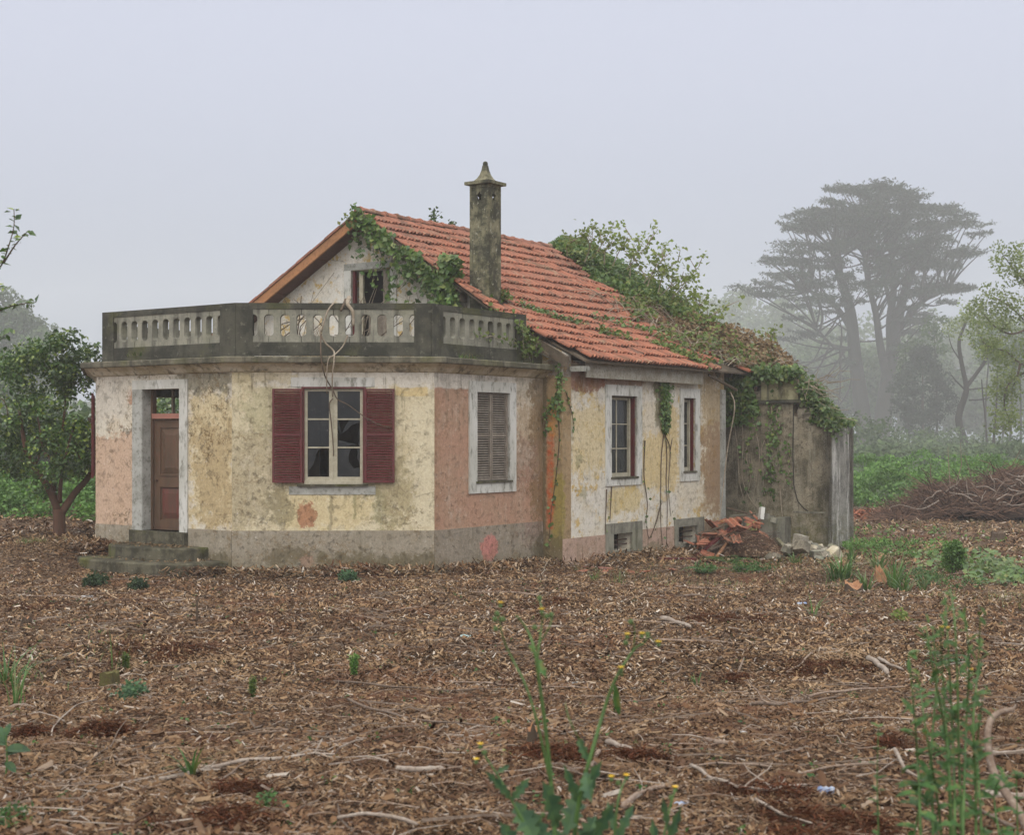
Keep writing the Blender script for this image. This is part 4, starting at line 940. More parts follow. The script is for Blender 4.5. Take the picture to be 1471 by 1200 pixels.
M['bark_red'] = simple('reddish_camellia_bark', (.13, .065, .04), (.09, .05, .034), 6, .85, st=(1, 1, .3), dirt=(.06, .06, .04), dk=.5, bump=.01)
M['bark_grey'] = simple('grey_cypress_bark', (.035, .028, .022), (.022, .018, .015), 2, .9, st=(1, 1, .15), dirt=(.03, .028, .022), dk=.6, bump=.05)
M['stick'] = simple('weathered_stick', (.21, .155, .115), (.13, .09, .065), 9, .85, dirt=(.33, .29, .25), dk=.5, bump=.004, rnd=.3)
M['stick_pale'] = simple('bleached_branch', (.36, .31, .26), (.24, .19, .15), 9, .85, dirt=(.11, .08, .06), dk=.6, bump=.004)
M['vine'] = simple('dry_vine_stem', (.34, .29, .225), (.23, .185, .13), 9, .85, dirt=(.11, .085, .06), dk=.5, bump=.003)
M['vine_dark'] = simple('dark_vine_stem', (.12, .085, .06), (.08, .06, .04), 9, .85, bump=.003)
M['twig'] = simple('brush_twig', (.115, .066, .044), (.065, .037, .026), 5, .9, dirt=(.19, .135, .10), dk=.45, rnd=.45, island=True)
M['stem_green'] = simple('green_stem', (.09, .17, .045), (.07, .13, .04), 9, .6, bump=.001)

def clump_pts(C, r, n, flat=1.0, shell=.4):
    """n points in each of the clumps (centres C, radii r); also the directions outward"""
    C = np.asarray(C, float); k = len(C); d = unit(RS.normal(size=(k * n, 3))); rr = (shell + (1 - shell) * RS.rand(k * n)) ** .6
    R_ = np.repeat(np.broadcast_to(np.asarray(r, float), (k,)), n); off = d * (rr * R_)[:, None]; off[:, 2] *= flat
    N = d.copy(); N[:, 2] += .5; return np.repeat(C, n, 0) + off, N
def jag(a, b, n=6, amp=.08):
    a, b = Vector(a), Vector(b); L = (b - a).length; return [a.lerp(b, k / n) + (Vector((rnd(-1, 1), rnd(-1, 1), rnd(-1, 1))) * amp * L if 0 < k < n else Vector()) for k in range(n + 1)]
def smooth_pts(P, n=4):
    P = [Vector(p) for p in P]; out = []
    for i in range(len(P) - 1):
        p0, p1, p2, p3 = P[max(i - 1, 0)], P[i], P[i + 1], P[min(i + 2, len(P) - 1)]
        for k in range(n):
            t = k / n; out.append(.5 * ((2 * p1) + (p2 - p0) * t + (2 * p0 - 5 * p1 + 4 * p2 - p3) * t * t + (3 * p1 - p0 - 3 * p2 + p3) * t ** 3))
    out.append(P[-1]); return out
def lerp_r(a, b, n): return [a + (b - a) * k / (n - 1) for k in range(n)]
def stem(mb, pts, r0, r1, n=6, sm=4):
    q = smooth_pts(pts, sm) if sm > 1 else [Vector(p) for p in pts]; mb.tube(q, lerp_r(r0, r1, len(q)), n); return q

# ------------------------------------------------------------------ trees
def px_path(P, Y, dy=None): return [at(x, y, Y + (dy[i] if dy else 0)) for i, (x, y) in enumerate(P)]

# camellia beside the house
Yc = 29.6
cam_t = thing('camellia_tree', 'small glossy leaved tree with a forked brown trunk left of the house', 'tree', G1((-9.2, Yc, .2)))
mb = MB()
stem(mb, [(-9.22, Yc, -.1)] + px_path([(85, 745), (84, 732)], Yc), .13, .12, 9)
for P, d, r0, r1 in (([(84, 735), (68, 698), (42, 660), (34, 630), (28, 590)], [0, -.1, -.2, -.3, -.4], .085, .03), ([(82, 725), (77, 700), (79, 665), (90, 620), (95, 560)], [0, .1, 0, -.1, 0], .06, .02),
                     ([(88, 738), (108, 708), (128, 684), (136, 650), (128, 600)], [0, .1, .2, .3, .3], .085, .03), ([(86, 722), (88, 690), (96, 650), (110, 600)], [0, -.2, -.3, -.3], .05, .02), ([(50, 670), (60, 640), (52, 590)], [-.2, -.4, -.4], .03, .012), ([(79, 665), (60, 645), (50, 620)], [0, .2, .3], .03, .012), ([(128, 684), (112, 650), (105, 610)], [.2, 0, -.1], .03, .015)):
    stem(mb, px_path(P, Yc, d), r0, r1, 7)
mb.build('trunk', M['bark_red'], cam_t, smooth=True)
C = []
for k in range(300):
    a = RS.rand() * 6.283; r = RS.rand() ** .5
    x = 62 + 92 * r * math.cos(a); y = 600 - (108 if math.sin(a) > 0 else 112) * r * math.sin(a)
    if y > 690 and RS.rand() < .5: continue
    if vnoise(np.array([x * .035]), np.array([y * .035]), 8)[0] < .36: continue
    if x > 140: x = 140
    C.append(at(x, y, Yc + RS.uniform(-.9, .9) * math.sqrt(max(0, 1 - r * r * .7))))
C += [at(x + rnd(-8, 8), y + rnd(-5, 5), Yc + rnd(-.5, .5)) for x, y in [(104, 486), (70, 500), (130, 500), (40, 520), (52, 508), (90, 495), (118, 505), (10, 540), (140, 520), (75, 490)] for _ in (0, 1)]
P, N = clump_pts([tuple(c) for c in C], .20, 58, .85); m_ = P[:, 0] < -8.30; P, N = P[m_], N[m_]
tag(leaves('foliage', P, N, .085, M['camellia'], cam_t, width=.33), None)

def crown_tree(name, label, cx_, Y, ztop, zlow, rx, n, nl, leaf, mat, trunk_r=.15, bark='bark', base_z=None, group=None, flat=.8, lean=0, cr=.5, seed=1):
    X = (cx_ - 735.5) / FP * Y; bz = gz1(X, Y) - .2 if base_z is None else base_z
    t = thing(name, label, 'tree', (X, Y, bz), group)
    rr = np.random.RandomState(seed); zc, rz = (ztop + zlow) / 2, (ztop - zlow) / 2; C = []
    while len(C) < n:
        p = rr.uniform(-1, 1, 3); q = np.linalg.norm(p)
        if q > 1 or q < .35: continue
        p = p * (1 + .22 * math.sin(5 * p[0] + seed) * math.cos(4 * p[2] + seed))
        C.append((X + lean + p[0] * rx * (1 - .25 * max(p[2], 0)), Y + p[1] * rx, zc + p[2] * rz))
    mb = MB(); stem(mb, [(X, Y, bz), (X + lean * .3, Y, bz + (zlow - bz) * .6), (X + lean * .8, Y, zlow + rz * .4), (X + lean, Y, zc + rz * .3)], trunk_r, trunk_r * .3, 7)
    for c in C[::max(1, n // 22)]:
        z0 = zlow + (c[2] - zlow) * rr.uniform(.0, .4); mb.tube(jag((X + lean * .7, Y, min(z0, c[2] - .1)), c, 4, .06), lerp_r(trunk_r * .35, trunk_r * .08, 5), 4)
    mb.build('trunk', M[bark], t, smooth=True); P, N = clump_pts(C, cr, nl, flat); leaves('foliage', P, N, leaf, M[mat], t, width=.45); return t
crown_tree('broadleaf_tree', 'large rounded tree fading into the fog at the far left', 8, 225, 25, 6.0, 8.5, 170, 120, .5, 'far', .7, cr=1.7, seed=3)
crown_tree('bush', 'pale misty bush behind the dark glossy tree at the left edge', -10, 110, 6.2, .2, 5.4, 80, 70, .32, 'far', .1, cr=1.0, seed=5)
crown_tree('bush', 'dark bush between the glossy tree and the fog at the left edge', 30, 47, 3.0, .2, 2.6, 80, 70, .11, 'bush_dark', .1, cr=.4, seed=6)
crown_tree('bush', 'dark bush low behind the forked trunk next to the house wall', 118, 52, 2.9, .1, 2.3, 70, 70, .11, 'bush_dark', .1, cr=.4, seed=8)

crown_tree('shrub', 'green shrub behind the bay, glimpsed through the fanlight over the door', 262, 41, 4.3, .2, 1.7, 60, 70, .11, 'camellia', .08, cr=.4, seed=12)
# the big cypress in the fog
Yk = 280.0
cy = thing('cypress_tree', 'huge twin trunked cypress with a wide flat layered crown standing in the fog', 'tree', (70, 280, -.3))
mb = MB(); S_ = FP / Yk
trunks = [([(1248, 690), (1243, 630), (1236, 570), (1228, 510), (1222, 450), (1208, 400), (1196, 360)], [0, 0, 0, 0, -.5, -1, -1.5], .72, .22),
          ([(1264, 690), (1266, 620), (1274, 560), (1279, 520), (1288, 470), (1298, 425), (1312, 385), (1330, 340)], [0, 0, .2, .4, .6, 1, 1, 1.5], .74, .16),
          ([(1275, 545), (1265, 500), (1258, 450), (1246, 400), (1240, 350)], [.2, 0, -.5, -1, -1], .34, .12),
          ([(1281, 510), (1279, 460), (1284, 410), (1280, 350), (1275, 300)], [.4, 1, 1.5, 1.5, 1.5], .38, .1),
          ([(1284, 485), (1305, 455), (1330, 430), (1365, 412)], [.6, .3, 0, 0], .30, .08), ([(1225, 480), (1205, 445), (1180, 425), (1150, 415)], [0, .6, 1, 1], .24, .07),
          ([(1226, 500), (1200, 500), (1172, 470)], [0, -1, -1.6], .18, .05), ([(1286, 475), (1275, 420), (1262, 370)], [.6, 2, 3], .25, .08), ([(1252, 690), (1240, 662)], [-.6, -.9], .5, .3)]
tp = []
for P, d, r0, r1 in trunks:
    q = stem(mb, px_path(P, Yk, [2.8 * k_ for k_ in d]), r0 * 2.7, r1 * 2.7, 9); tp += [v for v in q if EYE + 14 < v.z < EYE + 36]
Ly = [262, 275, 290, 320, 345, 375, 400, 415, 440, 480, 520, 560, 600]; Lx = [1255, 1195, 1150, 1118, 1098, 1072, 1085, 1055, 1085, 1085, 1090, 1115, 1165]
Ry = [262, 280, 290, 305, 350, 375, 410, 440, 470, 500]; Rx = [1272, 1330, 1385, 1420, 1415, 1410, 1395, 1365, 1340, 1320]
PP, NN = [], []; cr_ = np.random.RandomState(11)
def pad(c, dirv, L, W_, n):
    """one flat layer of sprays: tufts strung along fanned twigs that turn up a little at the tips"""
    ang = cr_.normal(0, .55, n); t = cr_.rand(n) ** .8; d2 = np.array([dirv[0], dirv[1]]); d2 = d2 / (np.linalg.norm(d2) + 1e-6); p2 = np.array([-d2[1], d2[0]])
    f = np.round(ang / .16) * .16 + cr_.normal(0, .035, n)
    along = (t - .45) * L; side = (t) * W_ * np.sin(f) * 1.1
    z = .20 * L * (t - .4) ** 2 * (1 if cr_.rand() > .15 else -1) + cr_.normal(0, .2, n) - .05 * np.abs(side)
    P = np.stack([c[0] + d2[0] * along + p2[0] * side, c[1] + d2[1] * along + p2[1] * side, c[2] + z], 1); PP.append(P)
    N = np.tile([d2[0] * -.3, d2[1] * -.3, 1.0], (n, 1)); NN.append(N)
k = 0
while k < 300:
    y = cr_.choice([cr_.uniform(268, 330), cr_.uniform(300, 420), cr_.uniform(400, 590)], p=[.30, .42, .28]); a = cr_.rand() * 6.283; lft = math.cos(a) < 0
    R_ = ((1265 - np.interp(y, Ly, Lx)) if lft else (np.interp(y, Ry, Rx) - 1265)) * cr_.uniform(.82, 1.12)
    if not lft and y > 500: continue
    if y > 430 and lft and math.cos(a) > -.3: continue
    rr = (cr_.rand() ** (.45 if y > 300 else .6)) * .93; x = 1265 + math.cos(a) * R_ * rr; dep = math.sin(a) * max(R_, 60) * rr / S_
    if y > 400 and abs(x - 1262) < 45 and cr_.rand() < .8: continue
    if y < 330: y -= 16 * float(vnoise(np.array([x * .045]), np.array([3.]), 19)[0]) - 6
    if vnoise(np.array([x * .022]), np.array([y * .035]), 29)[0] < .20: k += .25; continue
    c = at(x, y + abs(dep) * .6, Yk + dep); L = cr_.uniform(4.4, 8.6) * (.75 if y > 430 else 1)
    dr = (c.x - at(1265, 0, Yk).x, dep); pad(c, dr, L, L * .5, 270); k += 1
    b = min(tp, key=lambda v: (v - (c + Vector((0, 0, -5.5)))).length + cr_.uniform(0, 4)); mid = b.lerp(c, .55) + Vector((0, 0, -.7))
    mb.tube(smooth_pts([b, mid, c + Vector((dr[0], dr[1], 0)).normalized() * L * .35], 4), lerp_r(.25, .06, 9), 4)
mb.build('trunk', M['bark_grey'], cy, smooth=True)
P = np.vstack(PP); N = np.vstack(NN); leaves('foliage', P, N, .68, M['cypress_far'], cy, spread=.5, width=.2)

# dark conifer under the cypress
def conifer(label, cx_, Y, ytop, ybase, rx, n, seed, mat='cypress'):
    X = (cx_ - 735.5) / FP * Y; b = gz1(X, Y); top = EYE + (626 - ytop) / FP * Y; t = thing('conifer', label, 'tree', (X, Y, b - .1)); rr = np.random.RandomState(seed)
    mb = MB(); stem(mb, [(X, Y, b - .2), (X + .05, Y, (b + top) / 2), (X, Y, top - .3)], .3, .03, 6); mb.build('trunk', M['bark'], t)
    C, Rr = [], []
    for k in range(n):
        h = rr.rand() ** .9; z = b + .3 + (top - b - .3) * h; pr = rx * (math.sin(math.pi * min(1, (1 - h) * .8 + .12)) ** .7) * (.8 + .35 * math.sin(7 * h + seed)); a = rr.rand() * 6.283; q = pr * (.45 + .55 * rr.rand()); C.append((X + math.cos(a) * q, Y + math.sin(a) * q, z))
    P, N = clump_pts(C, .9, 60, .6); leaves('foliage', P, N, .40, M[mat], t, width=.3); return t
conifer('dense dark conifer standing under the right side of the big cypress', 1325, 215, 500, 655, 4.5, 230, 4, 'cypress_far')

# bare twisted tree right of the conifer
Yt = 170.0; tw = thing('twisted_tree', 'thin twisted grey tree with few leaves, right of the dark conifer', 'tree', (53.2, 170, -.3))
mb = MB()
for P, r0, r1 in (([(1390, 700), (1386, 640), (1377, 602), (1386, 570), (1388, 555), (1381, 520), (1378, 490), (1388, 462)], .24, .07), ([(1388, 556), (1404, 535), (1418, 512), (1412, 490), (1402, 472)], .12, .04), ([(1386, 560), (1374, 548), (1366, 538)], .06, .02), ([(1390, 560), (1410, 558), (1428, 556)], .05, .02), ([(1392, 575), (1412, 574), (1432, 568)], .05, .02), ([(1418, 512), (1430, 500), (1438, 480)], .05, .02), ([(1381, 520), (1368, 500), (1362, 480)], .05, .015)):
    stem(mb, px_path(P, Yt), r0 * 2.2, r1 * 2.2, 6)
mb.build('trunk', M['bark_grey'], tw, smooth=True)
C = [tuple(at(x + rnd(-14, 14), y + rnd(-14, 14), Yt + rnd(-1, 1))) for x, y in [(1388, 455), (1402, 465), (1375, 478), (1365, 475), (1410, 480), (1438, 475), (1425, 500), (1430, 556), (1395, 440), (1415, 450)] for _ in range(4)]
P, N = clump_pts(C, .95, 28, .7); leaves('foliage', P, N, .3, M['pale_leaf'], tw)
sp = thing('bare_sapling', 'pair of thin bare stems rising under the leafy branches at the right', 'sapling', (49.7, 150, -.2)); mb = MB()
for P, r0 in (([(1426, 705), (1427, 640), (1431, 590), (1433, 540)], .09), ([(1421, 700), (1417, 620), (1412, 570), (1410, 545)], .05)): stem(mb, px_path(P, 150), r0 * 2.2, .06, 5)
mb.build('trunk', M['bark_grey'], sp)

# leafy tree reaching in from the right
Yr = 70.0; rt = thing('leafy_tree', 'pale green leafy tree reaching in from the right edge above the brush heap', 'tree', (26.3, Yr, -.3))
mb = MB(); stem(mb, [(26.3, Yr, -.4), (26.1, Yr, 2), (25.9, Yr, 5), (25.7, Yr, 9), (25.5, Yr, 11)], .26, .06, 8)
C = []
for P in ([(1530, 560), (1490, 530), (1466, 522), (1445, 505), (1425, 500), (1410, 490)], [(1520, 520), (1480, 470), (1450, 440), (1425, 425)], [(1520, 470), (1485, 420), (1455, 385), (1440, 365)], [(1490, 530), (1462, 540), (1446, 558), (1443, 585), (1450, 605), (1435, 615)], [(1480, 470), (1455, 480), (1430, 470), (1408, 445)], [(1520, 420), (1490, 380), (1470, 360)], [(1466, 522), (1460, 545), (1452, 560)]):
    q = stem(mb, px_path(P, Yr, [rnd(-.6, .6) for _ in P]), .07, .012, 5)
    if P[2][1] != 540: C += [tuple(v + Vector((rnd(-.5, .5), rnd(-.6, .6), rnd(-.45, .45)))) for v in q[6:] for _ in range(3)]
C += [tuple(at(x + rnd(-16, 16), y + rnd(-14, 14), Yr + rnd(-1, 1))) for x, y in [(1440, 365), (1455, 375), (1465, 400), (1425, 425), (1410, 450), (1440, 430), (1455, 460), (1465, 490), (1430, 490), (1420, 520), (1440, 530), (1425, 550), (1400, 470), (1470, 440), (1490, 400), (1500, 450)] for _ in range(5)]
mb.build('trunk', M['bark'], rt); P, N = clump_pts(C, .40, 26, .8); leaves('foliage', P, N, .12, M['pale_leaf'], rt)

# overhanging twigs at the left edge, from a young tree outside the frame
Yl = 12.0; lt = thing('young_tree', 'leafy twigs of a young tree poking in at the upper left edge', 'tree', (-5.6, Yl, .1)); mb = MB()
stem(mb, [(-5.6, Yl, 0), (-5.5, Yl, 1.6), (-5.3, Yl, 3.2), (-5.0, Yl, 4.6)], .06, .02, 7); LP, LN = [], []
for P in ([(-80, 520), (-30, 430), (0, 385), (12, 355), (20, 325), (20, 300)], [(5, 378), (22, 352), (40, 332)], [(-60, 470), (-20, 455), (10, 442), (30, 437), (52, 434)], [(-40, 500), (-15, 490), (5, 482), (14, 472)], [(-60, 600), (-20, 570), (5, 575), (12, 600)], [(-60, 440), (-20, 412), (2, 412)]):
    q = stem(mb, px_path(P, Yl), .009, .003, 5)
    for v in q:
        x_ = v.x * FP / Yl + 735.5
        for _ in range(2 if x_ < 60 else 0): LP.append(tuple(v + Vector((rnd(-.02, .02), rnd(-.03, .03), rnd(-.02, .02))))); LN.append((rnd(-.5, .5), -.3, 1))
mb.build('trunk', M['bark'], lt); leaves('foliage', LP, LN, .062, M['camellia'], lt, width=.3, spread=.5)

# ------------------------------------------------------------------ undergrowth and far woods (uncountable)
def thicket(name, label, xs, ys, hfun, n, leaf, mat, per=40, cr=.22, seed=2):
    rr = np.random.RandomState(seed); X = rr.uniform(xs[0], xs[1], n); Y = rr.uniform(ys[0], ys[1], n); g0 = gz(X, Y); h = hfun(X, Y) * (.75 + .5 * vnoise(X * .8, Y * .8, seed))
    ok = h > .12; X, Y, g0, h = X[ok], Y[ok], g0[ok], h[ok]; Z = g0 + h * (1 - .55 * rr.rand(len(X)) ** 2)
    P, N = clump_pts(np.stack([X, Y, Z], 1), cr, per, .7); P[:, 2] = np.maximum(P[:, 2], np.repeat(g0, per)); o = leaves(name, P, N, leaf, M[mat], None, width=.5); tag(o, label, 'undergrowth', kind='stuff'); return o
thicket('bramble_thicket', 'low green brambles covering the ground behind the tree at the left', (-20, -9.3), (33.5, 46), lambda x, y: 1.25 * sstep(33, 37, y - .0 * x) * (.55 + .5 * vnoise(x * .5, y * .5, 4)), 1500, .085, 'bramble', 34, .24, 3)
thicket('bramble_thicket', 'green bramble thicket behind the clearing on the right, in front of the cypress', (8, 32), (50.5, 62), lambda x, y: 1.25 * sstep(50.0, 53.5, y - .06 * (x - 12)) * (.25 + 1.15 * vnoise(x * .42, y * .35, 9)), 2600, .10, 'bramble', 34, .30, 4)
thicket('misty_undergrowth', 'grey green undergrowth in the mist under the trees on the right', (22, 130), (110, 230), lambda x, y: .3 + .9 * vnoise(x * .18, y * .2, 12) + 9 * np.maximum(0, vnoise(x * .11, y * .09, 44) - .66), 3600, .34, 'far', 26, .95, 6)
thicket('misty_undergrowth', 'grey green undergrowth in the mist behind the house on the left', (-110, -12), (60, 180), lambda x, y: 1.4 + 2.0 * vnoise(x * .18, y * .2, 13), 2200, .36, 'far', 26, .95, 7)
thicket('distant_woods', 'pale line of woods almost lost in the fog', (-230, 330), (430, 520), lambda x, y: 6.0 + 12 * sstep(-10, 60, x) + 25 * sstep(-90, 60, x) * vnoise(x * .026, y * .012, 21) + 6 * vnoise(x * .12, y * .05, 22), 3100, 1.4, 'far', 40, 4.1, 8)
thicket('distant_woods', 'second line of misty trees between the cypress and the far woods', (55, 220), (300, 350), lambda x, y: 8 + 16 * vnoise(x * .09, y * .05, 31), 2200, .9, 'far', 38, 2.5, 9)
for k, (x, Y, h) in enumerate([(1345, 215, 19), (1418, 205, 17), (1440, 222, 20), (1305, 220, 16), (1450, 190, 13), (1466, 205, 17)]):
    t = thing('sapling', 'slender misty trunk in the woods behind the twisted tree', 'tree', (at(x, 0, Y).x, Y, -.4), group='slender trunks in the mist'); mb = MB()
    X = at(x, 0, Y).x; stem(mb, [(X, Y, -.5), (X + rnd(-.3, .3), Y, h * .4), (X + rnd(-.6, .6), Y, h)], .22, .05, 5); mb.build('trunk', M['bark_grey'], t)
    C = [(X + rnd(-1.6, 1.6), Y + rnd(-1, 1), h + rnd(-4.5, 1.0)) for _ in range(26)]; P, N = clump_pts(C, .95, 32, .6); leaves('foliage', P, N, .36, M['far'], t)

# ------------------------------------------------------------------ air
hz = MB(); hz.hexa([(-345, -40, -3.5), (345, -40, -3.5), (345, 560, -3.5), (-345, 560, -3.5), (-345, -40, 58), (345, -40, 58), (345, 560, 58), (-345, 560, 58)])
hm = bpy.data.materials.new('fog'); hm.use_nodes = True; hm.node_tree.nodes.clear(); ho = hm.node_tree.nodes.new('ShaderNodeOutputMaterial'); hv = hm.node_tree.nodes.new('ShaderNodeVolumePrincipled')
hv.inputs['Color'].default_value = (.975, .98, .985, 1); hv.inputs['Density'].default_value = .0012; hv.inputs['Anisotropy'].default_value = 0.0
hm.node_tree.links.new(hv.outputs[0], ho.inputs['Volume']); hz_o = hz.build('haze', hm); tag(hz_o, 'pale fog lying over the plot', kind='stuff')
# ------------------------------------------------------------------ ivy and climbers on the house
def on_right(u, v, up=0.0): return Vector(H(u, v, roofz(v) + .04 + up))
IL, IN = [], []
def ivy_thing(label, P, N, size, mat='ivy', stems=(), loc=None, r0=.012, smat='vine_dark', name='ivy', cat='ivy', **k):
    P = np.asarray(P, float); t = thing(name, label, cat, tuple(P[np.argmin(P[:, 2])]) if loc is None else loc)
    if len(stems):
        mb = MB()
        for s in stems: mb.tube(s, lerp_r(r0, r0 * .4, len(s)), 4)
        tag(mb.build('stems', M[smat], t), kind='stuff')
    leaves('leaves', P, N, size, M[mat], t, **k); return t
gn = np.array([-Wd[0], -Wd[1], .3])
# 1 rake of the gable, down to the chimney
P, N, S = [], [], []
path = [(4.85, .06), (4.45, -.02), (4.1, -.08), (3.8, -.1), (3.4, -.16), (3.0, -.1), (2.7, -.22), (2.45, -.35), (2.3, -.5)]
for k in range(1050):
    t_ = rnd(0, 1) ** .85 * (len(path) - 1.001); i = int(t_); f = t_ - i; v = path[i][0] * (1 - f) + path[i + 1][0] * f; dz = path[i][1] * (1 - f) + path[i + 1][1] * f
    d = abs(random.gauss(0, .20)) * (1.3 if 3 < v < 3.6 else .8); hang = d * (1 if random.random() < .72 else -.35)
    if vnoise(np.array([v * 5.0]), np.array([dz * 3 + hang * 4]), 3)[0] < .33: continue
    P.append(H(-.43 - rnd(0, .13) + max(0, hang - .3) * .4, v, roofz(v) + dz - hang)); N.append(gn)
for v0 in np.linspace(2.6, 4.8, 22):
    L = rnd(.3, 1.15); s = [Vector(H(-.35 + rnd(-.05, .1), v0 + rnd(-.1, .1) + q * rnd(-.06, .06), roofz(v0) - .15 - L * q / 5)) for q in range(6)]; S.append(s)
    for _ in range(16): p = s[random.randint(1, 5)]; P.append(tuple(p + Vector((rnd(-.09, .09), rnd(-.05, .05), rnd(-.1, .1))))); N.append(gn)
ivy_thing('ivy trailing along the right slope edge of the gable above the attic window', P, N, .115, stems=S, r0=.007)
# 2 beside and under the chimney
P, N = [], []
for k in range(1900):
    z = rnd(4.0, 5.75); wv = .36 * (1 - abs(z - 4.75) / 1.3) + .06; v = 2.2 + rnd(-.12, 1) * wv - (4.6 - z) * .1 if z > 4.5 else 2.05 - (4.5 - z) * rnd(-.3, 1.4)
    P.append(H(rnd(-.62, -.12), v, z + rnd(-.05, .05))); N.append(gn)
ivy_thing('dense ivy bush clinging to the left side of the chimney', P, N, .11, stems=[[Vector(H(-.2, 1.6, 3.9)), Vector(H(-.25, 1.9, 4.4)), Vector(H(-.15, 2.2, 5.0))]])
P, N = [], []
for k in range(420):
    t_ = rnd(0, 1); v = 1.35 - t_ * 1.05 + random.gauss(0, .10); z = 4.62 - t_ * .75 + random.gauss(0, .11); P.append(H(-.40 + rnd(-.15, .1), v, z)); N.append(gn)
for k in range(90): P.append(H(.38 + rnd(-.08, .08), 1.72 + rnd(-.25, .12), roofz(1.7) + rnd(.02, .22))); N.append((0, 0, 1))
st = [jag(H(-.42, .6, 4.3), frRight.pt(2.5, .05, 4.3), 6, .05), jag(frRight.pt(2.55, .0, 4.45), frRight.pt(2.85, .03, 3.7), 7, .09), jag(frRight.pt(1.4, -.08, 4.1), frRight.pt(2.5, -.06, 4.0), 6, .04)]
for s in st:
    for p in s:
        for _ in range(5): P.append(tuple(p + Vector((rnd(-.08, .08), rnd(-.06, .06), rnd(-.08, .08))))); N.append((Wd[1], -Wd[0], .3))
ivy_thing('light ivy spilling over the right end of the balustrade', P, N, .085, 'ivy_light', stems=st, r0=.008, smat='vine')

# 3 thick ivy over the hip of the roof
P, N = [], []
def hipband(n, v0, v1, wfun, hfun, out, jit=.06):
    for k in range(n):
        v = rnd(v0, v1); u = hipu(v) + wfun(v) * rnd(-1, .28); q = (u - hipu(v)) / max(wfun(v), .1)
        dens = vnoise(np.array([u * 1.9]), np.array([v * 1.9]), 41)[0]
        if q < -.55 and dens < .5: continue
        if q < -.8 and dens < .62: continue
        h = hfun(v) * max(0, 1 - max(0, -q) ** 1.4) * (.55 + .8 * vnoise(np.array([u * 1.4]), np.array([v * 1.4]), 17)[0])
        zz = roofz(v) if u < hipu(v) else roofz(v) - (u - hipu(v)) * .9
        out[0].append(H(u, v, zz + .03 + h * random.random() ** .45)); out[1].append((Gd[0] * .35, Gd[1] * .6 - .2, 1))
hipband(12000, 1.0, 4.95, lambda v: 2.1 if v < 4 else 2.1 - (v - 4) * 1.5, lambda v: .50 if v < 4.3 else .34, (P, N))
ivy_thing('thick mound of ivy smothering the far hip of the tiled roof', P, N, .105, 'ivy')
# tangle of dry creeper and sparse ivy lower down
P, N, S = [], [], []
hipband(6500, -.5, 1.5, lambda v: 3.1, lambda v: .5, (P, N)); hipband(1800, 1.4, 2.6, lambda v: 3.0, lambda v: .2, (P, N))
for k in range(150):
    v = rnd(-.5, 2.4); u = hipu(v) - abs(rnd(0, 3.6)); z = roofz(v) + .08; a = rnd(0, 6.28); L = rnd(.4, 1.5)
    S.append(smooth_pts([Vector(H(u, v, z)), Vector(H(u + L * .5 * math.cos(a), v + L * .5 * math.sin(a) * .6, roofz(v + L * .5 * math.sin(a) * .6) + rnd(.08, .35))), Vector(H(u + L * math.cos(a), v + L * math.sin(a) * .6, roofz(v + L * math.sin(a) * .6) + rnd(.05, .15)))], 3))
ivy_thing('brown tangle of dry creeper over the broken lower corner of the roof', P, N, .09, 'dry', stems=S, r0=.012, smat='vine', name='dry_creeper', cat='creeper')
P, N = [], []
C = [(rnd(4.9, 8.6), rnd(-.4, 2.4)) for _ in range(46)]
for u, v in C:
    for _ in range(42): P.append(H(u + random.gauss(0, .17), v + random.gauss(0, .17), roofz(v) + abs(random.gauss(.08, .13)) + (.18 if u > 6.3 else 0))); N.append((.2, -.4, 1))
ivy_thing('scattered green ivy growing through the dry tangle at the roof corner', P, N, .095, 'ivy_light')
# sprouting shrubs above the hip
P, N, S = [], [], []
sprouts = [((840, 365), (852, 322)), ((850, 360), (880, 318)), ((868, 368), (884, 345)), ((880, 370), (905, 342)), ((900, 375), (935, 350)), ((905, 385), (920, 360)), ((925, 395), (962, 362)), ((930, 400), (955, 385)), ((945, 410), (975, 375)), ((960, 425), (1004, 383)), ((960, 430), (990, 400)), ((965, 440), (1000, 425)), ((985, 450), (1012, 438)), ((1000, 462), (1046, 440)), ((1005, 470), (1030, 452)), ((815, 356), (828, 345)), ((930, 390), (905, 362)), ((940, 420), (985, 395)), ((950, 440), (995, 450)), ((1085, 500), (1112, 482)), ((1095, 515), (1105, 495))]
for (x0, y0), (x1, y1) in sprouts:
    Y = 34.2 + (x0 - 840) / 170 * .6; a, b = at(x0, y0 + 12, Y), at(x1 + rnd(-4, 4), y1, Y + rnd(-.5, .5)); s = smooth_pts([a, a.lerp(b, .5) + Vector((rnd(-.1, .1), 0, rnd(0, .12))), b], 4); S.append(s)
    for q in range(3):
        c = s[random.randint(3, 8)]; e = c + Vector((rnd(-.3, .35), rnd(-.3, .3), rnd(.05, .35))); S.append([c, c.lerp(e, .5), e])
        for _ in range(9): P.append(tuple(e + Vector((random.gauss(0, .09), random.gauss(0, .09), random.gauss(0, .07))))); N.append((0, -.4, .6))
    for c in s[2:]:
        for _ in range(6): P.append(tuple(c + Vector((random.gauss(0, .10), random.gauss(0, .1), random.gauss(0, .08))))); N.append((0, -.4, .6))
ivy_thing('yellow green saplings sprouting above the ivy on the roof hip', P, N, .105, 'pale_leaf', stems=S, r0=.014, smat='vine', name='roof_sapling', cat='sapling', width=.38)
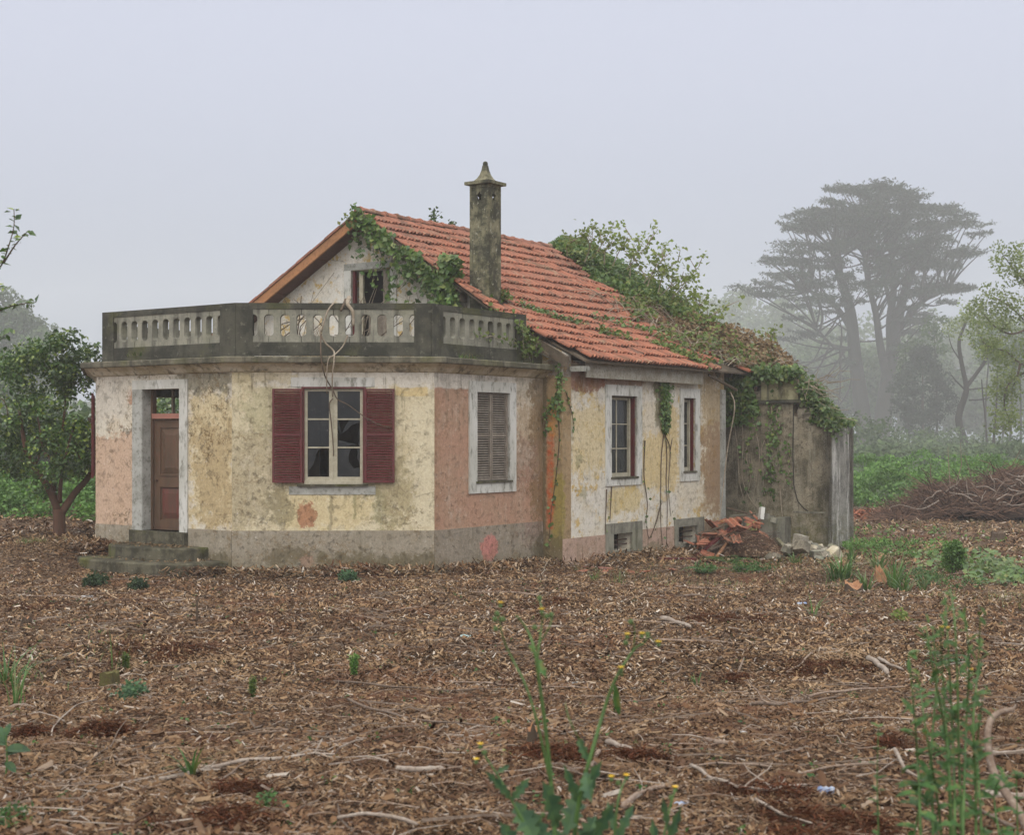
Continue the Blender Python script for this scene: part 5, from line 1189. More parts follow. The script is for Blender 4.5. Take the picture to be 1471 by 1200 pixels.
# small strips of creeper on the tiles
for lab, pts, n in (('thin green creeper strip on the tiles right of the chimney', [(.75, 1.55), (1.2, 1.35), (1.75, 1.1), (2.3, .95)], 240), ('creeper patch on the tiles in the middle of the roof', [(2.6, .75), (3.0, .65), (3.5, .55)], 170), ('bushy creeper patch at the lower eaves beside the broken corner', [(4.2, .45), (4.6, .25), (4.9, .0), (5.0, -.2)], 420), ('faint creeper line across the tiles above the wing windows', [(3.4, 1.4), (4.2, 1.2), (5.0, 1.0)], 130)):
    P, N = [], []; S = [[on_right(u, v, .03) for u, v in pts]]
    for k in range(n):
        t_ = rnd(0, len(pts) - 1.001); i = int(t_); f = t_ - i; u, v = [pts[i][q] * (1 - f) + pts[i + 1][q] * f for q in (0, 1)]
        P.append(tuple(on_right(u + random.gauss(0, .10), v + random.gauss(0, .06), abs(random.gauss(.02, .05))))); N.append((0, -.3, 1))
    ivy_thing(lab, P, N, .08, 'ivy_light' if 'patch' in lab else 'ivy', stems=S, r0=.008, smat='vine')
P = [H(2.2 + random.gauss(0, .1), 4.75, 7.05 + random.gauss(0, .09)) for _ in range(60)] + [H(2.9 + random.gauss(0, .06), 4.8, 6.98 + random.gauss(0, .05)) for _ in range(30)]
ivy_thing('tiny pale tuft sprouting behind the roof ridge left of the chimney', P, [(0, -1, .3)] * len(P), .07, 'far', name='roof_tuft', cat='plant', loc=H(2.3, 4.8, 6.8))
P = [H(-.42 + rnd(-.1, .1), 4.85 + random.gauss(0, .12), 6.72 + random.gauss(0, .08)) for _ in range(90)]
ivy_thing('small ivy tuft at the peak of the gable', P, [(0, -1, .3)] * len(P), .08, 'ivy_light')

# 4 ivy over the annexe
P, N = [], []
for k in range(3400):
    s = rnd(-.5, 1.35) ; z = rnd(2.55, 3.85)
    if s > .55 and z < 3.5: continue
    if s > .5 and z < 3.45 and random.random() < .93: continue
    if s < .5 and z < 2.9 and random.random() < .5: continue
    if vnoise(np.array([s * 3.]), np.array([z * 3.]), 5)[0] < .30: continue
    P.append(frK.pt(s, rnd(.02, .34) * (1 if z > 2.9 else .5), z)); N.append((-.3, -.9, .3))
for k in range(900): s = rnd(.1, 1.5); P.append(frK.pt(s, rnd(-.4, .1), 3.55 + rnd(0, .28))); N.append((0, -.3, 1))
ivy_thing('dark ivy hanging over the wall between the wing and the annexe', P, N, .10, 'ivy')
P, N, S = [], [], []
for k in range(2500):
    t_ = rnd(0, 1); s = 1.42 + t_ * .78; z = 3.5 - t_ * .95 + random.gauss(0, .10) - (rnd(0, .25) if random.random() < .3 else 0); P.append(frK.pt(s + random.gauss(0, .05), rnd(-.9, .08), z)); N.append((-.2, -.5, 1))
for k in range(700): P.append(frL.pt(rnd(-.1, 1.6), rnd(-.4, .04), 2.52 + abs(random.gauss(0, .08)))); N.append((0, -.3, 1))
for k in range(40): a = Vector(frK.pt(rnd(1.45, 2.0), rnd(-.5, .1), 0)); a.z = 3.6 - (frKs := rnd(0, .9)); S.append(jag(a, a + Vector((rnd(-.2, .7), rnd(-.3, .3), rnd(-.5, .3))), 4, .1))
ivy_thing('ivy running down the sloping broken top of the annexe', P, N, .09, 'ivy', stems=S, smat='vine')
P, N, S = [], [], []
for s0, z0, z1, n in ((.85, 1.05, 2.95, 170), (1.0, 1.5, 2.9, 110), (.45, 2.5, 3.0, 60), (.28, .9, 2.4, 50), (.62, .7, 2.2, 30), (1.25, 1.3, 2.0, 40)):
    s = [Vector(frK.pt(s0 + rnd(-.07, .07), .02, z1 - (z1 - z0) * q / 7)) for q in range(8)]; S.append(s)
    for _ in range(n):
        p = s[random.randint(0, 7)]; q = p + Vector((random.gauss(0, .07), -.02, random.gauss(0, .13))); P.append(tuple(q)); N.append((-.5, -.8, .1))
for pts in ([(.1, 2.9), (.15, 2.2), (.12, 1.4), (.3, .9), (.55, .62), (.62, .5)], [(-.15, 2.9), (0, 2.1), (.05, 1.3), (.18, .8)], [(.35, 2.8), (.55, 2.0), (.5, 1.4), (.4, .9)], [(1.05, 1.2), (1.1, .6), (1.15, .3)]):
    S.append(smooth_pts([Vector(frK.pt(s, .05, z)) for s, z in pts], 4))
ivy_thing('thin ivy stems creeping down the dark annexe wall', P, N, .085, 'ivy', stems=S, r0=.014, smat='vine')

# 5 climbers on the wing
P, N, S = [], [], []
for k in range(620):
    z = rnd(2.35, 3.55); w_ = .05 + .09 * (z - 2.2) / 1.2; P.append(frWing.pt(3.86 + random.gauss(0, w_), rnd(.01, .10), z)); N.append((.8, -.6, .2))
for pts in ([(3.86, 3.4), (3.88, 2.6), (3.75, 1.9), (3.7, 1.2), (3.72, .5), (3.8, -.1)], [(3.88, 2.5), (3.98, 1.9), (3.92, 1.3), (4.0, .8), (3.95, -.1)], [(3.9, 2.3), (4.1, 2.0), (4.05, 1.2), (4.12, .6)], [(3.05, 2.2), (3.0, 1.5), (3.15, .9), (3.05, .55)], [(4.1, 2.0), (4.2, 2.25)], [(3.72, .9), (3.5, .5), (3.2, .2), (3.1, 0.6)], [(1.55, 1.25), (1.5, .4)], [(1.75, 1.3), (1.68, .6)]):
    s = smooth_pts([Vector(frWing.pt(a + rnd(-.02, .02), .02, b)) for a, b in pts], 4); S.append(s)
    for p in s:
        if random.random() < .5: P.append(tuple(p + Vector((rnd(-.05, .05), rnd(-.04, .02), rnd(-.05, .05))))); N.append((.8, -.6, .2))
ivy_thing('leafy climber stem between the two wing windows with dry runners to the ground', P, N, .075, 'ivy', stems=S, r0=.013, smat='vine_dark')
P, N, S = [], [], []
frS = frStrip
for pts in ([(.36, 3.55), (.32, 2.9), (.38, 2.3), (.30, 1.5), (.2, .9), (.14, .2)], [(.3, 3.0), (.12, 2.75), (.06, 2.3)], [(.42, 3.4), (.40, 2.8)]):
    s = smooth_pts([Vector(frS.pt(a, .02, b)) for a, b in pts], 4); S.append(s)
    for p in s:
        for _ in range(10 if p.z > 2.5 else 2): P.append(tuple(p + Vector((rnd(-.06, .06), rnd(-.05, .0), rnd(-.07, .07))))); N.append((.1, -1, .2))
s = smooth_pts([Vector(frWing.pt(a, .02, b)) for a, b in [(.1, 3.1), (.3, 2.7), (.38, 2.4)]], 4); S.append(s); P += [tuple(p + Vector((0, 0, rnd(-.04, .04)))) for p in s for _ in (0, 1)]; N += [(.8, -.6, 0)] * (len(s) * 2)
ivy_thing('thin ivy stem climbing the corner where the bay meets the wing', P, N, .075, 'ivy', stems=S, r0=.011, smat='vine_dark')
mb = MB(); stem(mb, [frWing.pt(6.25, .35, 3.25), frWing.pt(6.15, .5, 2.9), frWing.pt(6.2, .3, 2.0), frWing.pt(5.95, .3, 1.0), frWing.pt(5.7, .3, .1)], .016, .01, 5)
tag(mb.build('hanging_vine', M['vine'], None), 'long pale bare vine hanging in front of the right end of the wing', 'vine')
# dry climber stems over the gable wall and terrace
S = []
def gpt(v, z, o=.05): return Vector(frGable.pt(9.34 - v, o, z))
for k in range(46):
    v0 = rnd(2.2, 7.2); z0 = 3.65; a = rnd(-.9, .9) + .35; L = rnd(.6, 1.8); v1 = v0 - math.sin(a) * L; z1 = min(z0 + math.cos(a) * L, roofz(v1) - .3)
    if z1 < z0 + .1: continue
    S.append(smooth_pts([gpt(v0, z0), gpt((v0 + v1) / 2 + rnd(-.12, .12), (z0 + z1) / 2, rnd(.03, .2)), gpt(v1, z1)], 4))
for a, b in (((5.3, 4.4), (2.9, 5.75)), ((5.25, 4.2), (3.4, 5.0)), ((6.7, 4.4), (5.6, 5.7)), ((5.0, 3.7), (4.5, 5.3)), ((4.7, 3.7), (3.6, 4.9)), ((6.9, 3.7), (6.1, 5.1))): S.append(smooth_pts([gpt(*a, .25), gpt((a[0] + b[0]) / 2, (a[1] + b[1]) / 2 - .08, .3), gpt(*b, .1)], 4))
t = thing('dry_climber', 'network of bare dry climber stems across the white gable wall', 'creeper', frGable.pt(4.5, .1, 3.6)); mb = MB()
for s in S: mb.tube(s, lerp_r(.010, .005, len(s)), 4)
tag(mb.build('stems', M['vine'], t), kind='stuff')
mb = MB()
for _ in range(16):
    s0, z0 = rnd(.4, 2.9), rnd(3.66, 4.0); a = Vector(Fr(pp[3], pp[4] - pp[3]).pt(s0, -rnd(.25, .9), z0)); mb.tube(smooth_pts([a, a + Vector((rnd(-.2, .4), rnd(-.2, .2), rnd(.2, .5))), a + Vector((rnd(-.3, .7), rnd(-.2, .2), rnd(.4, .9)))], 3), lerp_r(.012, .006, 7), 4)
tag(mb.build('bramble_canes', M['vine_dark'], None), 'dark bramble canes growing on the terrace behind the front balustrade', 'bramble')
# the pale vine hanging over the front balustrade and window
frF = frFront; Fpt = lambda x, y, o: Vector(frF.pt((x - 333) / 85.06, o, EYE + (626 - y) / 85.0))
t = thing('hanging_vine', 'forked pale bare vine draped over the front balustrade and down the window', 'vine', tuple(Fpt(480, 450, 0))); 
for P, r0, r1, m in (([(499, 425, -.3), (498, 436, -.1), (506, 448, .0), (507, 468, .02)], .045, .022, 'vine'), ([(478, 434, -.12), (470, 448, .03), (461, 478, .05)], .016, .014, 'vine'), ([(457, 470, -.05), (461, 482, .05), (468, 494, .04), (478, 503, .06), (482, 513, .30), (479, 545, .29), (478, 570, .10)], .019, .012, 'vine'), ([(499, 482, .02), (492, 498, .06), (482, 511, .28), (474, 517, .30), (471, 540, .28), (470, 566, .10)], .014, .010, 'vine'), ([(461, 480, .05), (463, 512, .30), (468, 540, .26), (478, 560, .12), (485, 574, .08), (500, 582, .07), (522, 598, .12), (541, 609, .13), (562, 615, .13)], .013, .008, 'vine_dark'), ([(478, 573, .07), (473, 582, .06), (476, 610, .06), (479, 650, .05), (478, 655, .05)], .012, .009, 'vine_dark'), ([(494, 428, -.3), (492, 438, -.1), (489, 446, .0)], .03, .02, 'vine_dark')):
    mb = MB(); stem(mb, [Fpt(x, y, o) for x, y, o in P], r0, r1, 6); mb.build('vine_stem', M[m], t, smooth=True)
# tufts on the cornice and beam
for lab, fr_, s, z, n in (('small grass tuft growing on the left balustrade base', Fr(pp[2], pp[3] - pp[2]), .95, 3.72, 26), ('small green tuft on the cornice below the right balustrade', frRight, .9, 3.63, 40)):
    Pb = [fr_.pt(s + rnd(-.25, .25), .03, z) for _ in range(n)]; o = blades('grass_tuft', Pb, .12, .012, .8, M['grass']); tag(o, lab, 'grass')
o = leaves('moss_litter', [frDoor.pt(rnd(.8, 3.2), rnd(.1, .9), .19) if k % 2 else frDoor.pt(rnd(1.0, 2.7), rnd(.08, .55), .405) for k in range(520)], [(0, 0, 1)] * 520, .045, M['dry'], spread=.3); tag(o, 'dead leaves lying on the door steps', kind='stuff')
# ------------------------------------------------------------------ mulch, litter, plants on the plot
def chip_mat():
    t = NT('wood_chips', .9, .15); r = t.island(); p = t.pos()
    c = t.ramp(r, [(0, (.026, .015, .009)), (.22, (.08, .043, .021)), (.42, (.17, .097, .046)), (.64, (.28, .175, .09)), (.84, (.36, .255, .15)), (.94, (.42, .34, .26)), (1, (.54, .50, .44))])
    n = t.noise(p, .5, 5, .6); n2 = t.noise(p, 1.8, 5, .65, off=(3, 8, 0)); yy = t.sep(p)[1]
    c = t.mix(t.mul(t.ss(n2, .48, .60), .72), c, (.075, .036, .020)); c = t.mix(t.mul(t.ss(n, .52, .64), .38), c, (.15, .06, .03)); c = t.mix(t.mul(t.ss(n, .46, .34), .35), c, (.40, .27, .15))
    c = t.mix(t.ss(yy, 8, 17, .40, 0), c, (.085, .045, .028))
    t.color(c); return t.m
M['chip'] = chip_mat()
def inside_house(x, y):
    d = np.stack([x - PD[0], y - PD[1]], 1); u = d @ Wd; v = -(d @ Gd); body = (u > 0) & (u < 9.3) & (v > -.02) & (v < 9.4)
    bayb = (u > -5.33) & (u <= 0) & (v > .42) & (v < 9.2) & ((v - 3.17) * (-2.04) + (u + 5.35) * 2.73 > -.02 * 3.4) & ((9.16 - v) * 2.04 - 0 > -9) & ((u + 3.31) * 2.47 + (9.16 - v) * 2.04 > 0)
    ann = (u > 7.3) & (u < 8.95) & (v > -2.15) & (v < 0); return body | bayb | ann
def field_pts(n, y0, y1, pw=2.0, m=1.06, rs=RS):
    """points spread over the part of the plot in view, thinning with distance"""
    y = (y0 ** (2 - pw) + (y1 ** (2 - pw) - y0 ** (2 - pw)) * rs.rand(n)) ** (1 / (2 - pw)) if pw != 2 else y0 * (y1 / y0) ** rs.rand(n)
    x = (rs.rand(n) * 2 - 1) * (.353 * m * y + 2.0); ok = ~inside_house(x, y); return x[ok], y[ok]
def chips_mesh(name, x, y, L, Wc, mat, lift=.012, tilt=.35, tent=True, kind='stuff', label=None, bend=.25):
    n = len(x); z = gz(x, y) + RS.rand(n) * lift; a = RS.rand(n) * 6.283; L = L * (.35 + 1.1 * RS.rand(n) ** 1.5); Wc = Wc * (.5 + RS.rand(n))
    T = np.stack([np.cos(a), np.sin(a), RS.normal(0, tilt, n)], 1); T = unit(T); N = unit(np.stack([RS.normal(0, tilt, n), RS.normal(0, tilt, n), np.ones(n)], 1)); B = unit(np.cross(N, T)); N = np.cross(T, B)
    c = np.stack([x, y, z + np.abs(T[:, 2]) * L * .5 + .003], 1); Lh = (L * .5)[:, None]; Wh = (Wc * .5)[:, None]; k = RS.uniform(.5, 1, (n, 1))
    if tent:
        v = [c - T * Lh - B * Wh * k, c - T * Lh * .9 + N * Wh * bend * 2, c - T * Lh * k + B * Wh, c + T * Lh * k - B * Wh, c + T * Lh + N * Wh * bend * 2, c + T * Lh * .85 + B * Wh * k]
        V = np.stack(v, 1).reshape(-1, 3); i = np.arange(n) * 6; Fc = np.stack([np.stack([i, i + 1, i + 4, i + 3], 1), np.stack([i + 1, i + 2, i + 5, i + 4], 1)], 1).reshape(-1, 4)
    else:
        v = [c - T * Lh - B * Wh * k, c + T * Lh * k - B * Wh, c + T * Lh + B * Wh * k, c - T * Lh * .9 + B * Wh]
        V = np.stack(v, 1).reshape(-1, 3); i = np.arange(n) * 4; Fc = np.stack([i, i + 1, i + 2, i + 3], 1)
    o = np_mesh(name, V, 0, 0, Fc, mat); return tag(o, label, None, kind=kind)
def thin(x, y, k=.75):
    b = vnoise(x * .9, y * .75, 51) * .6 + vnoise(x * 2.9, y * 2.3, 52) * .4; keep = (b > .40) | (RS.rand(len(x)) > k); return x[keep], y[keep]
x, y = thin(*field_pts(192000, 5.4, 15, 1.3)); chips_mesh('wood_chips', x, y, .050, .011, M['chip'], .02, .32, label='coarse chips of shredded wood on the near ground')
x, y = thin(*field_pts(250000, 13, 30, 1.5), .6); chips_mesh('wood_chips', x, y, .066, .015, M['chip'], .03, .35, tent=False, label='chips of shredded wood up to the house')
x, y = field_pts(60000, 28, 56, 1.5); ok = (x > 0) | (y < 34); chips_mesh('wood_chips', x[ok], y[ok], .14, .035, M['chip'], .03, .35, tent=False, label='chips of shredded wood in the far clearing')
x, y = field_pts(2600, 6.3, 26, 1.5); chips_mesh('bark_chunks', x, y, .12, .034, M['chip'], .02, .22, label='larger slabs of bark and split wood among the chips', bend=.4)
# ragged mounds of the mulch along the walls
def along_wall(fr, s0, s1, n, r=.35): 
    s = RS.uniform(s0, s1, n); o = np.abs(RS.normal(0, r, n)) + .03; p = fr.P[None, :] + fr.d[None, :] * s[:, None] + fr.n[None, :] * o[:, None]; return p[:, 0], p[:, 1]
xs, ys = [], []
for fr_, a, b in ((frDoor, 2.9, 3.5), (frFront, 0, 3.4), (frRight, 0, 3.3), (frWing, 0, 6.0), (frDoor, -.4, .6)): q = along_wall(fr_, a, b, 1500); xs.append(q[0]); ys.append(q[1])
o = chips_mesh('wood_chips', np.concatenate(xs), np.concatenate(ys), .13, .022, M['chip'], .14, .5, label='mulch banked up against the foot of the house')
M['dead_leaf'] = foliage('dead_brown_leaves', [(.06, .03, .016), (.13, .07, .035), (.20, .12, .065), (.10, .05, .025), (.27, .19, .12)], .1, .8, .1, big=1)
for n_, y0_, y1_, sz in ((40000, 5.4, 15, .045), (30000, 14, 30, .06)):
    x, y = field_pts(n_, y0_, y1_, 1.4); tag(leaves('dead_leaves', np.stack([x, y, gz(x, y) + .008 + .015 * RS.rand(len(x))], 1), np.tile([0, 0, 1.], (len(x), 1)), sz, M['dead_leaf'], width=.32, spread=.35), 'dead brown leaves matted among the chips', kind='stuff')
# thin twigs strewn everywhere
def strewn(name, n, y0, y1, L, r, mat, label, pw=1.5, lift=.02):
    x, y = field_pts(n, y0, y1, pw); mb = MB()
    for a, b in zip(x, y):
        l = L * rnd(.35, 1.5); d = rnd(0, 3.14); d = d if random.random() < .85 else rnd(-.4, .4); k = 4; P = []; bend = rnd(-.5, .5)
        for q in range(k): s = (q / (k - 1) - .5) * l; X, Y = a + math.cos(d) * s - math.sin(d) * bend * s * s / l, b + math.sin(d) * s + math.cos(d) * bend * s * s / l; P.append((X, Y, 0))
        zz = gz(np.array([p[0] for p in P]), np.array([p[1] for p in P])); h = [rnd(0, lift) + .008 for _ in P]
        mb.tube([(p[0], p[1], float(z) + e) for p, z, e in zip(P, zz, h)], lerp_r(r * rnd(.6, 1.3), r * .5, k), 3, cap=False)
    return tag(mb.build(name, mat, None), label, kind='stuff')
strewn('twig_litter', 1250, 6.4, 16, .30, .0038, M['stick'], 'thin twigs strewn over the near mulch', 1.3, .04)
strewn('twig_litter', 700, 15, 30, .55, .007, M['stick'], 'thin twigs strewn over the mulch near the house', 1.5, .05)
strewn('stick_litter', 80, 6.4, 17, .8, .009, M['stick'], 'thicker dead sticks lying about the near mulch', 1.3, .06)
strewn('stick_litter', 50, 14, 30, 1.0, .012, M['stick'], 'dead sticks lying about the mulch before the house', 1.5, .06)
strewn('twig_litter', 260, 6.4, 22, .5, .005, M['stick_pale'], 'bleached thin twigs on the mulch', 1.4, .05)
# bits of green seedlings among the chips
x, y = field_pts(520, 6.6, 24, 1.4); C = np.stack([x, y, gz(x, y) + .02], 1); P = np.repeat(C, 7, 0) + RS.normal(0, .022, (len(C) * 7, 3)) * np.array([1, 1, .5]); tag(leaves('seedlings', P, np.tile([0, 0, 1.], (len(P), 1)), .028, M['weed'], spread=.6), 'tiny green seedlings scattered in the mulch', kind='stuff')
# grass: sparse, thicker at the right and along the far edge
def grass_patch(px, py, rx, ry, n, h, label, mat='grass', w=.008, kind='stuff', name='grass'):
    c = gp(px, py); e = gp(px, py + ry); dy = abs(c.y - e.y); dx = rx / FP * c.y; a = RS.rand(n) * 6.283; r = RS.rand(n) ** .6; X = c.x + 1.25 * dx * r * np.cos(a); Y = c.y + 1.25 * dy * r * np.sin(a); ok = ~inside_house(X, Y) & (vnoise(X * 2.2, Y * 1.4, 61) > .42); X, Y = X[ok], Y[ok]
    P = np.stack([X, Y, gz(X, Y) - .01], 1); return tag(blades(name, P, h, w, .7, M[mat]), label, kind=kind)
grass_patch(1080, 838, 130, 14, 900, .16, 'short grass in front of the rubble')
grass_patch(1300, 800, 190, 26, 2600, .17, 'short grass and weeds on the right of the plot')
grass_patch(1440, 860, 90, 20, 500, .15, 'short grass at the right edge')
grass_patch(1350, 757, 180, 8, 900, .16, 'thin grass before the brush heap'); grass_patch(60, 790, 80, 12, 500, .16, 'thin grass left of the steps'); grass_patch(880, 832, 60, 8, 260, .14, 'grass at the foot of the wing')
grass_patch(60, 980, 80, 40, 160, .14, 'thin grass at the left edge of the plot')

def ground_leaves(name, label, px, py, rx, ry, n, leaf, h, mat, kind=None, cat='plant', per=10, **k):
    q_ = 1 if kind else .7; c = gp(px, py); e = gp(px, py + ry); dy = q_ * max(abs(c.y - e.y), .05); dx = q_ * rx / FP * c.y; a = RS.rand(n) * 6.283; r = RS.rand(n) ** .55; X = c.x + 1.2 * dx * r * np.cos(a); Y = c.y + 1.2 * dy * r * np.sin(a); k_ = (vnoise(X * 2.6, Y * 1.6, 62) > .40) | (n < 100); X, Y, r = X[k_], Y[k_], r[k_]; n = len(X); Z = gz(X, Y) + h * RS.rand(n) * (1.1 - r * .6)
    C = np.stack([X, Y, Z], 1); P = np.repeat(C, per, 0) + RS.normal(0, leaf * .7, (n * per, 3)); P[:, 2] = np.maximum(P[:, 2], gz(P[:, 0], P[:, 1]) + .01); o = leaves(name, P, np.tile([0, -.3, 1.], (len(P), 1)), leaf, M[mat], **k)
    return tag(o, label, None if kind else cat, kind=kind)
ground_leaves('ground_cover', 'low leafy weeds behind the iris clumps right of the annexe', 1275, 792, 48, 12, 330, .05, .28, 'bramble', 'stuff')
ground_leaves('ground_cover', 'broad leaved creeping weeds at the right of the plot', 1420, 822, 70, 26, 230, .10, .2, 'ivy', 'stuff', per=7, width=.5, spread=.5)
ground_leaves('ground_cover', 'ferny weeds below the round shrub', 1340, 838, 60, 10, 220, .05, .14, 'weed', 'stuff', width=.25)
ground_leaves('ground_cover', 'scattered low weeds in the clearing before the brush heap', 1300, 775, 110, 10, 130, .06, .12, 'bramble', 'stuff')
ground_leaves('ground_cover', 'low weeds at the foot of the rubble', 1045, 822, 60, 8, 160, .05, .2, 'weed', 'stuff', width=.3)
ground_leaves('weed', 'little leafy weed at the foot of the pink bay wall', 738, 812, 8, 3, 18, .05, .25, 'weed'); ground_leaves('weed', 'low bluish weed against the middle of the front plinth', 500, 835, 13, 3, 60, .04, .18, 'weed_blue')
ground_leaves('weed', 'dark green tuft in the mulch before the steps, farther left one', 138, 842, 14, 4, 70, .045, .2, 'bush_dark'); ground_leaves('weed', 'dark green tuft in the mulch before the steps, nearer the door', 198, 848, 13, 3, 70, .045, .16, 'bush_dark')
ground_leaves('weed', 'small leafy bluish weed beside the mossy stump', 190, 1003, 24, 8, 55, .035, .12, 'weed_blue', per=6, width=.45)
ground_leaves('weed', 'small patch of green clover like weed in the front mulch', 385, 1160, 12, 8, 22, .022, .09, 'weed', 'stuff', per=6); ground_leaves('weed', 'bright green weed patch at the lower left corner', 20, 1180, 26, 12, 40, .022, .07, 'weed', 'stuff', per=6)
ground_leaves('weed', 'pale green weed on the mulch behind the tall weeds at right', 1292, 890, 9, 3, 16, .05, .08, 'pale_leaf'); 
# round dark shrub
c = gp(1370, 826); t = thing('shrub', 'small round dark green shrub standing alone on the right', 'shrub', G1(c)); mb = MB()
C = []
for _ in range(90): a = rnd(0, 6.28); h = rnd(.12, .58); r = .21 * math.sin(min(1, (h + .05) / .55) * 2.3) * rnd(.2, 1); C.append((c.x + r * math.cos(a), c.y + r * math.sin(a), c.z + h))
for q in C[::8]: mb.tube([(c.x, c.y, c.z - .05), ((c.x + q[0]) / 2, (c.y + q[1]) / 2, c.z + .2), q], [.012, .008, .004], 4)
mb.build('stems', M['bark'], t); P, N = clump_pts(C, .07, 26); leaves('foliage', P, N, .042, M['bramble'], t)
# iris and strap leaved clumps
def clump(label, px, py, n, h, w, lean, spread=.12, mat='iris', name='iris_clump', cat='plant'):
    c = gp(px, py); a = RS.rand(n) * 6.283; r = RS.rand(n) * spread; X = c.x + r * np.cos(a); Y = c.y + r * np.sin(a)
    return tag(blades(name, np.stack([X, Y, gz(X, Y) - .01], 1), h, w, lean, M[mat], seg=4, az=a + RS.normal(0, .5, n)), label, cat)
clump('wide clump of dark green strap leaves against the pale annexe corner', 1208, 834, 95, .52, .028, .95, .28)
clump('upright iris leaves standing right of the orange stump', 1285, 846, 46, .58, .03, .55, .16); clump('iris leaves spreading left of the orange stump', 1245, 850, 26, .42, .028, .9, .12)
clump('low fan of strap leaves in front of the iris clumps', 1300, 852, 30, .34, .026, .9, .14); clump('small iris fan to the left of the round shrub', 1328, 850, 12, .36, .026, .6, .06)
clump('iris leaves behind the orange stump', 1262, 818, 34, .45, .026, .8, .2); clump('dark strap leaves at the foot of the masonry rubble', 1142, 812, 26, .34, .026, .9, .12); clump('dark strap leaves touching the pale annexe wall', 1222, 808, 26, .40, .026, .7, .12)
clump('long iris blades at the left edge of the plot', 8, 985, 34, .42, .018, 1.0, .12); clump('thin tall blades rising at the left edge before the iris', 22, 1018, 12, .52, .014, .5, .05)
clump('single tall blade beside the mossy stump', 163, 965, 3, .52, .022, .35, .02); clump('bright green strap leaved rosette on the front mulch', 275, 1118, 13, .26, .024, 1.15, .03, 'weed')
clump('small dark iris tuft in the middle right mulch', 1000, 985, 12, .16, .016, .9, .04); clump('slim green blades before the stray can', 1168, 888, 10, .34, .02, .8, .04)
clump('tall thin grass tuft near the red board', 890, 838, 24, .24, .014, .6, .1, 'grass', 'grass_tuft', 'grass'); clump('fresh grass blades left of the wing foot', 855, 835, 16, .25, .02, .8, .08, 'grass', 'grass_tuft', 'grass')
clump('dry grass tuft beside the curved twig at the right', 1440, 1045, 60, .17, .004, 1.1, .10, 'dry', 'grass_tuft', 'grass')
# seedlings like small conifers
def seedling(label, px, py, h, r, mat='weed', n=260):
    c = gp(px, py); t = thing('seedling', label, 'seedling', G1(c)); P, N = [], []; mb = MB()
    for _ in range(16): a = rnd(0, 6.28); q = r * rnd(.2, 1); e = Vector((c.x + q * math.cos(a) * .7, c.y + q * math.sin(a) * .7, c.z + h * rnd(.6, 1))); s = [Vector((c.x + rnd(-.02, .02), c.y, c.z - .02)), Vector((c.x, c.y, c.z)).lerp(e, .5) + Vector((0, 0, -.02)), e]; mb.tube(s, [.004, .003, .002], 3); P += [tuple(s[0].lerp(s[1], f) if f < 1 else s[1].lerp(s[2], f - 1)) for f in (rnd(.5, 2) for _ in range(n // 16))]
    P = np.array(P) + RS.normal(0, r * .09, (len(P), 3)); mb.build('stems', M['stem_green'], t); leaves('foliage', P, np.tile([0, 0, 1.], (len(P), 1)), .028, M[mat], t, width=.2); return t
seedling('bushy upright seedling with dark base in the middle left mulch', 508, 975, .24, .07, 'bramble', 700); seedling('yellow green seedling left of the front rosette', 362, 1003, .19, .05, 'ivy_light'); seedling('feathery green seedling on the mossy stump', 182, 965, .2, .06, 'ivy_light', 400)
# ferns in front of the rubble
def fern(label, px, py, n, L, mat='weed'):
    c = gp(px, py); t = thing('fern', label, 'fern', G1(c))
    for k in range(n):
        a = rnd(0, 6.28); l = L * rnd(.7, 1.1); d = Vector((math.cos(a), math.sin(a), 0)); s = Vector((-d.y, d.x, 0)); mb = MB(); mid = [c + d * l * q / 9 + Vector((0, 0, l * (.75 * q / 9 - .62 * (q / 9) ** 2.2))) for q in range(10)]; mb.tube(mid, lerp_r(.006, .002, 10), 3, cap=False)
        for q in range(1, 10):
            w = l * .30 * (1 - (q / 9.5) ** 1.3) + .01
            for sg in (-1, 1):
                b = mid[q]; tip = b + s * sg * w + d * w * .35 + Vector((0, 0, -w * .2)); m_ = b.lerp(tip, .5); u_ = d * (l * .038); mb.face([b - u_, m_ - u_ * .9 + Vector((0, 0, .004)), tip, m_ + u_ * .9 + Vector((0, 0, .004))])
        mb.build('frond', M[mat], t)
fern('large fern in front of the heap of broken tiles', 1047, 812, 11, .62); fern('smaller fern left of the large one below the basement window', 1016, 824, 9, .5); fern('low fern at the right foot of the tile heap', 1075, 818, 7, .4); fern('pale fern in the mulch behind the tall weeds', 1345, 955, 6, .36, 'weed_blue')

# stumps
def stump(label, px, py, r, h, m1, m2, jagg=.3, name='tree_stump', cat='stump'):
    c = gp(px, py); t = thing(name, label, cat, G1(c)); mb = MB(); n = 12; rr = [r * rnd(.8, 1.15) for _ in range(n)]; hh = [h * rnd(1 - jagg, 1 + jagg) for _ in range(n)]
    b = [(c.x + q * 1.35 * math.cos(6.283 * k / n), c.y + q * 1.35 * math.sin(6.283 * k / n), c.z - .05) for k, q in enumerate(rr)]; m_ = [(c.x + q * math.cos(6.283 * k / n), c.y + q * math.sin(6.283 * k / n), c.z + h * .4) for k, q in enumerate(rr)]; tt = [(c.x + q * .95 * math.cos(6.283 * k / n), c.y + q * .95 * math.sin(6.283 * k / n), c.z + hh[k]) for k, q in enumerate(rr)]
    for k in range(n): j = (k + 1) % n; mb.face([b[k], b[j], m_[j], m_[k]]); mb.face([m_[k], m_[j], tt[j], tt[k]])
    mb.build('bark', M[m1], t); mb = MB(); cc_ = (c.x, c.y, c.z + h * .72)
    for k in range(n): mb.face([tt[k], tt[(k + 1) % n], cc_])
    mb.build('cut_wood', M[m2], t); return t
